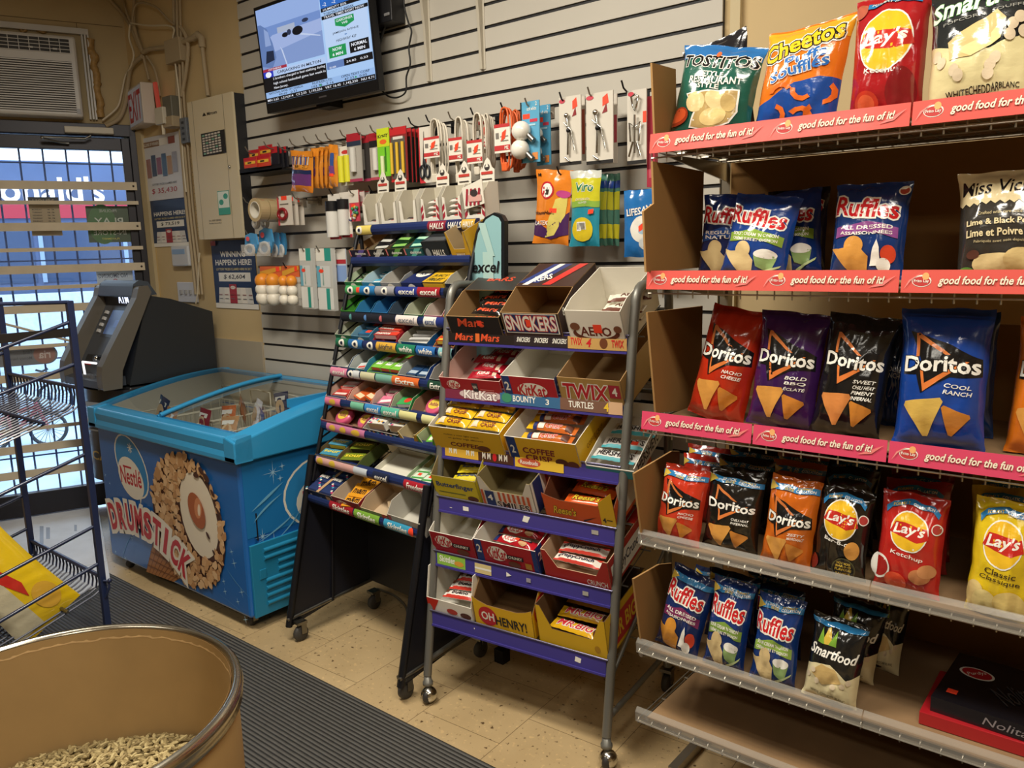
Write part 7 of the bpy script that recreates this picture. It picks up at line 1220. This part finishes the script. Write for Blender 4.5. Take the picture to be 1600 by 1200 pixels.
def wcab(pts, r, m, label, off=.03):
    b = MB(); b.tube(smooth([Wp(x, y, off) for x, y in pts]), r, m, 6); tag(b.obj('cable'), label, 'cable')
wcab([(631, -8), (632, 12), (639, 38), (643, 50), (639, 75), (641, 100), (635, 120), (634, 143), (622, 152), (608, 151), (597, 142)], .0035, tie, 'thin black wavy cable hanging right of the television')
wcab([(612, -8), (608, 20), (600, 45), (590, 75)], .006, tie, 'thick black cable sagging behind the television')
# white shelf brackets
wm = mat('BDB6A6', .4, name='off_white_steel')
for i, (xb_, yb_, xt, lab) in enumerate(((672, 128, 650, 'off-white steel shelf bracket at the top right of the television'), (755, 109, 744, 'second off-white shelf bracket, farther right at the top'))):
    P0 = Wp(xb_, yb_); x_ = P0.x; top = onX(xt, 0, x_); b = MB(); yt = top.y
    prof = [(SLY, P0.z), (SLY-.012, P0.z), (SLY-.022, P0.z+.2), (SLY-.04, P0.z+.36), (yt-.03, P0.z+.46), (yt-.12, P0.z+.5), (yt-.12, P0.z+.54), (SLY, P0.z+.54)]
    b.slab(prof, (x_+.006, 0, 0), (0, 1, 0), (0, 0, 1), (1, 0, 0), .012, wm); b.box(x_-.010, SLY-.003, P0.z, x_+.014, SLY, P0.z+.54, wm); tag(b.obj('shelf_bracket', bevel=.002), lab, 'bracket')
# ---- hooks and hanging goods
HK = mat('9A9286', .35, metal=.8, name='steel_hook'); HB = mat('17171A', .4, metal=.4, name='black_hook')
hookn = [0]
def hook(x, y, label, black=False, L_=.15):
    P0 = Wp(x, y, L_); z = P0.z-.022; gz = groove(z); b = MB(); m = HB if black else HK
    b.tube([(P0.x, SLY+.003, z), (P0.x, SLY-L_+.03, z+.002), (P0.x, SLY-L_+.012, z+.010), (P0.x, SLY-L_, z+.030)], .0028, m, 6); b.box(P0.x-.012, SLY-.004, z-.02, P0.x+.012, SLY, z+.018, m); tag(b.obj('peg_hook'), label, 'hook'); return P0
def hang(rect, off, base, art, label, cat, t=.004, extra=None, name='hanging_card', m=None, yaw=0):
    x0, x1, z0, z1, Yp = wbox(*rect, off=off); w, h = x1-x0, z1-z0; b = MB(); b.box(0, 0, 0, w, t, h, m or C(base)); b.art(art, face((0, 0, 0), (1, 0, 0), (0, 0, 1)), w, h, step=.0002)
    if extra: extra(b, w, h)
    o = b.obj(name); o.location = (x0, Yp, z0); o.rotation_euler = (0, 0, rad(yaw)); tag(o, label, cat); return o
tops = [(383, 232), (412, 224), (434, 226), (452, 220), (474, 216), (493, 213), (508, 211), (531, 206), (556, 202), (578, 199), (607, 193)]
for i, (x, y) in enumerate(tops): hook(x, y, 'steel peg hook, number %d from the left in the upper peg row' % (i+1) if False else '%s steel peg hook from the left in the upper row of hanging goods' % (ORD[i].replace('frontmost', 'first') if i < 10 else 'eleventh'))
for x, y, lb in ((638, 187, 'black peg hook above the scissors'), (665, 183, 'black peg hook of the first white cord'), (735, 172, 'black peg hook of the third white cord'), (782, 164, 'black peg hook of the orange cord'), (874, 148, 'black peg hook of the first corkscrew pack'), (971, 130, 'black peg hook of the wine opener'), (870, 264, 'black peg hook of the orange glove packet'), (514, 298, 'black peg hook above the marker cards'), (576, 293, 'black peg hook beside the sail boxes'), (442, 413, 'black peg hook of the right ball pack')): hook(x, y, lb, True)
for x, y, lb in ((700, 178, 'steel peg hook of the second white cord'), (820, 157, 'steel peg hook of the light bulb cards'), (918, 140, 'steel peg hook of the second corkscrew pack'), (380, 311, 'steel peg hook through the packing tape rolls'), (432, 307, 'steel peg hook of the red tape cards'), (456, 304, 'empty steel peg hook right of the red tape cards'), (544, 296, 'steel peg hook of the coloured bead cards'), (383, 362, 'steel peg hook of the blue tape dispensers'), (470, 387, 'steel peg hook of the left teal packet'), (494, 387, 'steel peg hook of the right teal packet')): hook(x, y, lb)
b = MB(); x0, x1, z0, z1, Y = wbox(386, 262, 452, 270, off=.10); b.box(x0, SLY-.14, z0, x1, SLY, z0+.008, HB); b.box(x0, SLY-.14, z0, x1, SLY-.136, z0+.025, HB); tag(b.obj('small_tray'), 'small black tray under the red and yellow cards at the far left', 'tray')
YO = lambda: [('r', 0, .72, 1, 1, C('B81E2C')), ('r', .1, .35, .9, .6, C('E8B83C')), ('r', .3, .4, .6, .55, C('2A2226'))]
for r_, lb, of in (((381, 246, 401, 262), 'lower left red and yellow card in the small tray', .16), ((400, 242, 422, 260), 'lower right red and yellow card in the small tray', .15), ((389, 234, 405, 250), 'upper left red and yellow card behind the tray', .10), ((404, 227, 425, 246), 'upper right red and yellow card behind the tray', .09)): hang(r_, of, 'C8402C', YO(), lb, 'carded item')
for k, r_ in enumerate(((424, 229, 434, 262), (433, 230, 441, 262), (440, 229, 448, 261))): hang(r_, .10-.02*k, '1E1E26', [('r', 0, .7, 1, 1, C('C0242C'))], '%s dark card with red top right of the small tray' % ['left', 'middle', 'right'][k], 'carded item', t=.01)
film = BG('E08A2A')
def pens(x0, x1, yt, yb, off, label, wide=True, seed=0):
    art = [('r', 0, .0, 1, .16, BG('D8802A')), ('r', .05, .16, .95, .44, BG('6A3A7A')) , ('r', .04, .44, .96, .54, BG('22305A')), ('e', .5, .62, .32, .055, BG('E89A3A')), ('t', 'BIC', .5, .62, .44, .06, BK, {'b': .05})]+[('r', .1+.1*k, .66, .15+.1*k, .9, BG(['3A5AA0', 'D8D4C8'][k % 2])) for k in range(8)]+[('r', 0, .86, 1, 1, BG('E08A2A'))] if wide else [('r', 0, .8, 1, 1, BG('E08A2A')), ('r', .2, .3, .8, .5, BG('7A4A8A')), ('r', .3, .5, .7, .8, BG('3A5AA0')), ('r', .2, .25, .7, .32, STICK)]
    bag((x0, yb), (x1, yb), (x0, yt), (x1, yt), SLY-off, None, 'D88A30', art, label, tilt=0, d=.022, seed=seed, name='pen_pack', cat='pen pack', nu=10, nv=14)
pens(456, 490, 236, 300, .15, 'large orange pen pack with black logo, frontmost in the upper row', True, 80)
for k in range(4): pens(486+7*k, 498+7*k, 232-k, 294, .12-.02*k, '%s narrow orange pen pack behind the large one' % ['first', 'second', 'third', 'fourth'][k], False, 81+k)
pens(514, 529, 226, 292, .13, 'narrow orange pen pack with blue pens beside the highlighters', False, 86)
def tubes(cols, n=2, r=.16, y0=.08, y1=.75):
    def f(b, w, h):
        for k in range(n): xx = w*(k+.5)/n; b.tube([(xx, -.008, h*y0), (xx, -.008, h*y1)], w*r, C(cols[k % len(cols)]), 8)
    return f
HC = lambda c1, txt='': [('r', 0, .86, 1, 1, C(c1)), ('r', .2, .45, .55, .55, STICK)]
hang((531, 228, 550, 290), .12, 'E4E0D4', [('e', .5, .85, .3, .05, C('C83A3A'))], 'white card with two yellow highlighters', 'highlighters', extra=tubes(['D8D42C'], 2, .2))
hang((543, 208, 565, 284), .13, 'A9A49C', [('r', 0, .84, 1, 1, C('A82430')), ('r', .0, .74, 1, .84, C('2A3448')), ('r', 0, 0, 1, .06, C('A83A5A')), ('e', .3, .38, .16, .05, STICK)], 'red-topped blister card with clear glue tube, left one', 'carded item', extra=tubes(['C8C6C0'], 1, .16, .2, .7))
hang((558, 212, 578, 284), .10, '3A3634', [('r', 0, .84, 1, 1, C('A82430')), ('r', 0, 0, 1, .06, C('A83A5A'))], 'dark blister card with red top behind the clear glue tube', 'carded item', extra=tubes(['8A8680'], 1, .16, .25, .7))
hang((578, 207, 600, 281), .11, 'B4ACA0', [('r', 0, .84, 1, 1, C('A82430')), ('r', .0, .7, 1, .84, C('1E1E20')), ('r', 0, 0, 1, .06, C('B84A5A')), ('r', .25, .38, .55, .48, STICK)], 'red and black blister card left of the lime green card', 'carded item', extra=tubes(['D0CCC4'], 1, .16, .2, .66))
hang((590, 200, 609, 276), .13, '7AC832', [('r', 0, .62, 1, 1, C('C8D82C')), ('t', 'Krazy', .5, .84, .84, .1, BLACK, {'b': .05, 'rot': 8}), ('e', .5, .72, .28, .05, C('E86A2C')), ('r', .6, .1, .72, .6, C('3A7A1E'))], 'lime green glue card with black lettering', 'glue card', extra=tubes(['D8E0B0'], 1, .12, .06, .42))
pb = [('r', 0, .86, 1, 1, C('C02A2E')), ('r', 0, 0, 1, .04, C('C02A2E')), ('r', .08, .06, .92, .82, C('5A5650'))]
hang((610, 198, 636, 284), .13, '8A2A2A', pb+[('r', .2, .78, .8, .83, C('D8D4CC'))], 'red framed card of three yellow mechanical pencils', 'pencil card', extra=tubes(['D8B02C'], 3, .07, .15, .72))
for k in range(3): hang((637+6*k, 200+k, 644+6*k, 285), .10-.02*k, '2A2624', [('r', 0, .85, 1, 1, C('C02A2E')), ('r', .8, 0, 1, 1, C('B82A2E'))], '%s dark pencil card stacked behind the yellow pencils' % ['first', 'second', 'third'][k], 'pencil card')
def sciss(b, w, h):
    b.slab([(w*.35, h*.42), (w*.5, h*.42), (w*.48, h*.92)], (0, -.004, 0), (1, 0, 0), (0, 0, 1), (0, -1, 0), .003, STEEL)
    for s_ in (-1, 1): b.tube([V((w*(.5+.22*s_)+w*.17*math.cos(a), -.006, h*.2+h*.11*math.sin(a))) for a in (2*PI*i/14 for i in range(14))], .004, mat('22262E', .4), 6, True)
    b.tube([(w*.4, -.006, h*.3), (w*.48, -.006, h*.45)], .004, mat('22262E', .4), 6); b.tube([(w*.6, -.006, h*.3), (w*.48, -.006, h*.45)], .004, mat('22262E', .4), 6)
hang((655, 198, 674, 286), .11, 'DCD6CA', [('r', 0, 0, .08, 1, C('C8303A')), ('p', [(0, 0), (.5, 0), (0, .12)], C('C8303A')), ('r', .3, .36, .6, .44, STICK)], 'white card of black-handled scissors with red edge', 'scissors', extra=sciss)
def cordpack(x0, x1, yt, yb, off, col, label, cardy, name='extension_cord', seed=0):
    X0, X1, Z0, Z1, Yp = wbox(x0, yt, x1, yb, off=off); w, h = X1-X0, Z1-Z0; t = thing(name, label, 'extension cord', ((X0+X1)/2, Yp, Z0)); b = MB(); m = mat(col, .45)
    for k in range(5):
        ww = w*(.30+.05*k)*.9; cx = w*.04*math.sin(k*2.1+seed); pts = []
        for j in range(24): a = 2*PI*j/24; pts.append((cx+ww*(abs(math.cos(a))**.6)*(1 if math.cos(a) > 0 else -1)*(.8+.2*abs(math.sin(a))), -.012+.007*k, h*.5+h*.48*math.sin(a)*(1-.03*k)))
        b.tube(pts, .0035, m, 6, True)
    b.obj('cord_loops', t); b = MB(); c0, c1 = cardy; b.box(-w*.42, -.03, h*c0, w*.42, -.0265, h*c1, C('E8E2D6'))
    b.art([('r', 0, .88, 1, 1, C('C03A3C')), ('r', 0, .08, 1, .26, C('C03A3C')), ('t', '2M', .78, .17, .24, .12, W2, {'b': .05, 'flip': 1}), ('r', .1, .5, .3, .7, C('7A7670')), ('r', .4, .4, .9, .43, C('8A8680')), ('r', .4, .55, .9, .58, C('8A8680')), ('p', [(.45, .4), (.7, .5), (.78, .8), (.52, .7)], STICK)], face((-w*.42, -.03, h*c0), (1, 0, 0), (0, 0, 1)), w*.84, h*(c1-c0)); b.obj('paper_sleeve', t)
    b = MB(); b.box(-w*.2, -.02, -.0, w*.1, .0, h*.14, m); b.obj('plug', t, bevel=.004)
cordpack(669, 698, 184, 286, .12, 'D8D0C0', 'white extension cord bundle next to the scissors', (.38, .70))
cordpack(708, 733, 181, 286, .12, 'D8D0C0', 'white extension cord bundle, second from the scissors', (.32, .67), seed=1)
cordpack(756, 771, 176, 272, .07, 'D0C8B8', 'white extension cord mostly hidden behind the third one', (.4, .85), seed=2)
cordpack(736, 764, 175, 274, .13, 'D8D0C0', 'white extension cord bundle left of the orange cord, frontmost', (.18, .55), seed=3)
cordpack(800, 820, 170, 270, .07, 'C85A26', 'orange extension cord behind the front orange one', (.3, .6), seed=4)
cordpack(779, 808, 166, 268, .13, 'E0622A', 'bright orange extension cord bundle in front', (.28, .72), seed=5)
def bulbs(b, w, h):
    for xx, zz in ((.22*w, .52*h), (.14*w, .22*h)): b.ball((xx, -.02, zz), w*.42, mat('EDEAE0', .2, coat=.5), 16); b.tube([(xx+w*.35, -.016, zz-w*.2), (xx+w*.62, -.016, zz-w*.45)], w*.13, STEEL, 8)
bc = [('r', .12, .72, .5, .80, STICK), ('t', 'soft white', .6, .88, .5, .06, W2), ('r', .5, .66, .9, .71, C('C8384C')), ('r', .6, .04, .9, .16, C('D88A4A')), ('t', '2', .85, .95, .1, .06, W2), ('r', .3, .6, .8, .63, C('A8D0E0'))]
hang((838, 164, 860, 258), .08, '4A96BC', bc, 'blue light bulb card behind the front one', 'light bulbs', extra=bulbs)
hang((814, 158, 843, 254), .13, '5AA4C8', bc+[('r', 0, 0, .07, 1, C('1E2226'))], 'blue card with two round white light bulbs, frontmost', 'light bulbs', extra=bulbs)
hang((800, 166, 816, 254), .05, '1E2226', [], 'black backed light bulb card behind the orange cord', 'light bulbs') if False else None
plf = milky('thin_plastic_film', 'E8E6E0', .3)
def cork(b, w, h):
    b.tube([(w*.45, -.008, h*.15), (w*.5, -.01, h*.5), (w*.4, -.008, h*.72)], w*.045, CHROME, 8); b.tube([(w*.3, -.01, h*.62), (w*.62, -.01, h*.5), (w*.78, -.01, h*.2)], w*.03, CHROME, 8); b.ball((w*.42, -.01, h*.72), w*.1, CHROME, 10); b.tube([(w*.3, -.008, h*.12), (w*.5, -.008, h*.06)], w*.03, CHROME, 8); b.ball((w*.5, -.01, h*.5), w*.09, mat('2A2A2C', .3, .6), 10)
ck = [('r', 0, 0, 1, .05, C('1E1C1C')), ('p', [(.62, .80), (.85, .84), (.8, .97), (.62, .92)], STICK), ('p', [(.6, .70), (.8, .72), (.76, .84)], C('8A2A30')), ('e', .15, .94, .14, .03, C('C84A5A'))]
hang((888, 152, 914, 252), .09, 'C8C0B4', [('r', .8, .1, 1, .8, C('A8503C'))], 'hidden corkscrew pack behind the first', 'corkscrew'); hang((938, 148, 964, 256), .08, 'C4BCB0', [('r', .8, .3, 1, .7, C('A8404C'))], 'hidden corkscrew pack behind the second', 'corkscrew')
hang((874, 150, 908, 258), .13, 'D2CCC0', ck, 'corkscrew pack with chrome tool, left of two', 'corkscrew', extra=cork)
hang((916, 144, 958, 256), .13, 'D2CCC0', ck, 'corkscrew pack with chrome tool and tilted red sticker, right of two', 'corkscrew', extra=cork)
def wing(b, w, h):
    b.tube([(w*.5, -.012, h*.14), (w*.5, -.012, h*.66)], w*.05, CHROME, 8); b.tube([(w*.32, -.012, h*.9), (w*.4, -.012, h*.78), (w*.5, -.012, h*.72), (w*.6, -.012, h*.78), (w*.68, -.012, h*.9), (w*.5, -.012, h*.93)], w*.05, CHROME, 8, True)
    for s_ in (-1, 1): b.tube([(w*(.5+.05*s_), -.012, h*.5), (w*(.5+.28*s_), -.012, h*.56), (w*(.5+.22*s_), -.012, h*.3)], w*.045, CHROME, 8); b.tube([(w*(.5+.1*s_), -.012, h*.3), (w*(.5+.3*s_), -.012, h*.1)], w*.05, CHROME, 8)
hang((980, 140, 1010, 256), .12, 'CFC9BE', [('r', 0, 0, 1, .05, C('1E1C1C')), ('r', .82, .55, 1, .7, STICK), ('e', .2, .95, .16, .03, C('C83A4A'))], 'winged corkscrew pack at the right end of the peg row', 'corkscrew', extra=wing)
hang((1011, 150, 1023, 292), .10, 'A82A40', [('r', .3, .1, .7, .5, C('C85A6A'))], 'red packet partly hidden by the chip rack end panel', 'packet', t=.02)
# packing tape rolls
P0 = Wp(398, 328, .20); R_ = .052
for k in range(3):
    b = MB(); X = Matrix.Rotation(-PI/2, 4, 'X'); tape = mat('B7A27A', .3, coat=.4, name='clear_packing_tape'); b.lathe([(.037, 0), (R_, 0), (R_, .046), (.037, .046), (.037, 0)], tape, 28, X, False); b.lathe([(.034, -.001), (.0375, -.001), (.0375, .047), (.034, .047), (.034, -.001)], mat('DAD4C6', .6), 28, X, False); b.add([(-.02, .012+.01*k, R_-.001+.003), (.03, .012, R_-.008), (.034, .03, R_-.010), (-.02, .03, R_+.002)], [(0, 1, 2, 3)], STICK)
    o = b.obj('packing_tape_roll'); o.location = (P0.x, P0.y+.05*k, P0.z); tag(o, '%s clear packing tape roll on the lower left peg' % ['frontmost', 'middle', 'rearmost'][k], 'tape roll', 'packing tape rolls')
for k in range(2):
    b = MB(); b.tube([V((.02*math.cos(a), 0, .018*math.sin(a))) for a in (2*PI*i/16 for i in range(16))], .009, mat('C8C4BC', .3), 8, True); o = b.obj('tape_core'); o.location = Wp(400+14*k, 349, .12-.04*k); tag(o, '%s small clear tape ring under the packing tape rolls' % ['left', 'right'][k], 'tape')
def redtape(b, w, h): b.tube([V((w*.42+w*.28*math.cos(a), -.008, h*.38+h*.17*math.sin(a))) for a in (2*PI*i/18 for i in range(18))], .008, mat('8A1E26', .3), 8, True)
for k in range(3): hang((434+12*k, 306+2*k, 456+9*k, 352), .14-.03*k, 'D8D0C4', [('r', 0, 0, .12, 1, C('C83A48')), ('r', .3, .86, .7, 1, STICK), ('r', .2, .7, .8, .74, C('6A6660'))], '%s white and red tape card below the pens' % ['frontmost', 'second', 'third'][k], 'tape card', extra=redtape if k == 0 else None)
def marker(b, w, h): b.tube([(w*.5, -.012, h*.05), (w*.5, -.012, h*.62)], w*.36, C('D8D6D0'), 10); b.tube([(w*.5, -.012, h*.62), (w*.5, -.012, h*.84)], w*.38, mat('1A1A1E', .3), 10)
for k in range(2): hang((514+18*k, 303-3*k, 532+17*k, 374-3*k), .13-.02*k, 'E0DAD0', [('r', 0, 0, 1, .07, C('B8303C')), ('e', .25, .45, .2, .03, STICK)], 'white card with black-capped marker, %s of two' % ['left', 'right'][k], 'marker', extra=marker)
def beads(b, w, h):
    rr_ = random.Random(2)
    for k in range(14): b.ball((w*rr_.uniform(.1, .9), -.006, h*rr_.uniform(.05, .45)), w*.13, C(['3A8A5A', 'D8D4CC', '5A5AA0', 'C8A04A'][k % 4]), 6)
hang((546, 297, 561, 346), .12, 'D0485A', [('r', 0, .6, 1, 1, C('E0D8CC')), ('r', .2, .45, .6, .56, STICK)], 'red and white card of coloured beads', 'bead card', extra=beads)
for k in range(2): hang((562+8*k, 298+k, 569+8*k, 322), .09-.02*k, 'D8CCC4', [('r', 0, 0, 1, .3, C('C86A74')), ('r', 0, .95, 1, 1, C('C83A48'))], '%s pale narrow card behind the coloured beads' % ['first', 'second'][k], 'card')
# blue tape dispensers
for k, (r_, of) in enumerate((((425, 362, 436, 402), .06), ((436, 363, 446, 402), .04), ((382, 364, 402, 400), .15), ((404, 356, 426, 400), .12))):
    x0, x1, z0, z1, Yp = wbox(*r_, off=of); w, h = x1-x0, z1-z0; b = MB(); bl_ = mat('4A9AD0', .3, coat=.4)
    b.slab([(0, h*.35), (w*.25, h*.1), (w*.75, h*.1), (w, h*.5), (w*.9, h*.95), (w*.5, h), (w*.1, h*.9)], (0, 0, 0), (1, 0, 0), (0, 0, 1), (0, -1, 0), .01, bl_); b.tube([V((w*.5+w*.33*math.cos(a), -.008, h*.28+h*.2*math.sin(a))) for a in (2*PI*i/18 for i in range(18))], .007, mat('D8DCE0', .2, coat=.5), 8, True); b.art([('e', .45, .75, .14, .1, C('E85A5A'))], face((0, -.0105, 0), (1, 0, 0), (0, 0, 1)), w, h); b.slab([(-w*.02, 0), (w*1.02, 0), (w*1.02, h*.5), (-w*.02, h*.5)], (0, -.018, 0), (1, 0, 0), (0, 0, 1), (0, -1, 0), .001, plf)
    o = b.obj('tape_dispenser'); o.location = (x0, Yp, z0); tag(o, '%s blue clear tape dispenser above the ball packs' % ['third', 'rearmost fourth', 'front left', 'second, upper'][k], 'tape dispenser')
# ball packs
for k, (r_, of) in enumerate((((408, 416, 442, 474), .10), ((443, 415, 469, 477), .13))):
    x0, x1, z0, z1, Yp = wbox(*r_, off=of); w, h = x1-x0, z1-z0; t_ = thing('ball_pack', 'blister pack of orange and white table tennis balls, %s of two' % ['left', 'right'][k], 'ball pack', ((x0+x1)/2, Yp, z0)); b = MB(); b.box(-w/2, 0, 0, w/2, .003, h, plf); b.box(-w/2, -.001, h*.72, w/2, .004, h, C('D86A3A')); b.art([('p', [(0, .72), (1, .9), (1, 1), (0, .86)], C('E0A83A')), ('r', .75, .86, .92, .98, STICK)], face((-w/2, -.002, 0), (1, 0, 0), (0, 0, 1)), w, h); b.obj('backing_card', t_)
    for i in range(2):
        for j in range(3): b = MB(); b.ball((0, 0, 0), w*.205, mat('E8922C' if j == 2 else 'EDE6D6', .4), 14); o = b.obj('ball', t_); o.location = (w*(-.24+.48*i), -.022, h*(.15+.235*j))
# teal packets
for k, (r_, of) in enumerate((((470, 388, 490, 482), .13), ((496, 388, 522, 485), .13))):
    hang(r_, of, 'C9C9C4', [('r', 0, .80, .55, 1, W2), ('r', .55, .80, .95, 1, C('2A9A8C')), ('r', 0, .38, .85, .72, C('DADCDA')), ('r', 0, .38, .22, .72, C('6AB0C8')), ('t', 'SOLUTIONS', .4, .55, .08, .3, C('2A9A8C')), ('r', .0, .02, 1, .36, C('E4E4E0')), ('r', .55, .02, .78, .36, C('2A9A8C')), ('e', .3, .64, .16, .03, STICK)], '%s tall grey and teal hanging packet beside the gum rack' % ['left', 'right'][k], 'packet', t=.02, yaw=-3)
hang((526, 389, 541, 440), .10, 'C9D4E4', [('r', 0, .55, 1, 1, C('E0DCD4')), ('r', 0, .55, 1, .68, C('B8303C')), ('r', 0, 0, 1, .5, C('8AA8DC'))], 'white red and blue packet tucked behind the gum rack', 'packet')
b = MB(); x0, x1, z0, z1, Y = wbox(483, 309, 491, 318, off=.02); b.box(x0, SLY-.03, z0, x1, SLY, z1, wm); tag(b.obj('price_clip'), 'small cream price clip on an empty slatwall peg', 'clip')
# glove and candy bags
bag((832, 380), (890, 383), (842, 266), (894, 264), SLY-.13, None, 'E0822A', [('e', .36, .72, .20, .12, BG('C02A34')), ('e', .36, .72, .16, .095, BW), ('r', .30, .66, .42, .76, BG('3A3430')), ('p', [(0, .12), (0, .34), (.4, .2), (1, .45), (1, .15), (.5, .06)], BG('4A2A5A')), ('p', [(.45, .30), (.6, .6), (.95, .68), (.9, .4), (.6, .12), (.35, .08)], BG('D8C86A')), ('t', 'HouseHold', .3, .42, .58, .05, BG('3A2420'), {'b': .05, 's': .2}), ('t', 'LATEX', .25, .28, .4, .06, BW, {'b': .05, 's': .2}), ('r', .48, .42, .66, .48, STICK), ('t', 'M', .12, .93, .1, .04, BK, {'b': .05}), ('e', .82, .68, .2, .05, BG('C04A8A'))], 'orange rubber glove packet hanging from a black hook', tilt=0, d=.02, seed=90, name='glove_packet', cat='glove packet', nu=14, nv=18)
for k in range(3): bag((935+10*k, 384), (948+10*k, 384), (936+10*k, 272), (949+10*k, 271), SLY-(.09-.02*k), None, '4A7A6A', [('r', 0, .8, 1, .9, BG('22408A')), ('r', 0, .5, 1, .75, BG('B8B42C')), ('r', 0, .1, 1, .3, BG('C8C02C'))], '%s green and yellow glove packet seen edge-on behind the front one' % ['first', 'second', 'third'][k], tilt=0, d=.02, seed=92+k, name='glove_packet', cat='glove packet', nu=6, nv=12)
bag((892, 386), (936, 384), (893, 264), (940, 268), SLY-.13, None, '2A8AA0', [('r', 0, .60, 1, .90, BG('C8C42C')), ('r', 0, .90, 1, 1, BG('C9CCC4')), ('r', 0, .52, 1, .60, BG('8AB04A')), ('t', 'Viro', .5, .78, .6, .12, BG('1E7A4A'), {'b': .05, 's': .2, 'o': [(BW, .05)]}), ('t', 'LOW POLLEN LATEX', .45, .62, .5, .03, BW), ('t', 'GLOVES', .45, .575, .3, .025, BW), ('e', .45, .22, .36, .16, BG('D8C02C')), ('r', .28, .20, .58, .32, BW)]+[('r', .30+.03*k, .22, .312+.03*k, .31, BK) for k in range(9)]+[('p', [(.66, .42), (.84, .44), (.85, .50), (.67, .48)], STICK)], 'yellow to blue rubber glove packet with green script, frontmost', tilt=0, d=.02, seed=96, name='glove_packet', cat='glove packet', nu=14, nv=18)
bag((975, 400), (1032, 404), (974, 300), (1034, 292), SLY-.12, None, '2A72B8', [('t', 'LIFESAVERS', .6, .70, 1.0, .11, BW, {'b': .06, 'rot': 8, 'o': [(BG('1E4A8A'), .05)]}), ('e', .6, .42, .36, .20, BW), ('e', .6, .42, .14, .08, BG('A8C8E0')), ('e', .75, .2, .26, .12, BG('DCE4E8')), ('p', [(.5, .38), (.78, .48), (.76, .56), (.48, .46)], STICK)], 'blue candy bag with white ring candies beside the chip rack', tilt=0, d=.03, seed=97, name='candy_bag', cat='candy bag', nu=14, nv=18)
# yellow chip bag lying in the blue wire rack
b = MB(); qa, qb = onX(-75, 835, -3.22), onX(80, 968, -3.07); ax = (qb-qa).normalized(); L_ = (qb-qa).length; nn_ = (EYE-qb).normalized(); sd_ = nn_.cross(ax).normalized(); up_ = ax.cross(sd_)
yb_ = BG('E2BE1C'); 
def cf(u, v, s_=1):
    p_ = (max(0, math.sin(PI*u))**.6)*(max(0, 1-abs(2*v-1)**2.4)**.6); return qa+ax*(L_*u)+sd_*((v-.5)*.24*(1-.08*math.sin(PI*u)))+up_*(.045*p_*s_+.045+.004*noise.noise(V((u*6, v*6, 2))))
b.surf(lambda u, v: cf(u, v), 20, 14, yb_); b.surf(lambda u, v: cf(u, 1-v, -1), 20, 14, yb_)
b.art([('r', .05, .0, .95, .42, BG('C8C0A4')), ('p', [(.25, .45), (.6, .62), (.72, .55), (.5, .40)], BG('C02A24')), ('e', .8, .72, .12, .18, BG('D8A83A'))]+[('r', .15, .05+.05*k, .55, .065+.05*k, BG('8A8268')) for k in range(6)], lambda x, y, e: cf(x, y)+up_*(.0015+e), 1, 1, cuts=([i/20 for i in range(1, 20)], [i/14 for i in range(1, 14)]), step=.0002)
tag(b.obj('chip_bag'), 'yellow and silver chip bag lying in the blue wire rack', 'chip bag')
# things on the floor behind the gum rack
b = MB(); b.tube(smooth([onZ(590, 920, .006), onZ(615, 930, .006), onZ(632, 945, .006), onZ(640, 965, .006), onZ(655, 975, .006)]), .005, mat('6A6254', .5), 6); tag(b.obj('floor_cord'), 'grey cord lying on the floor under the gum rack', 'cord')
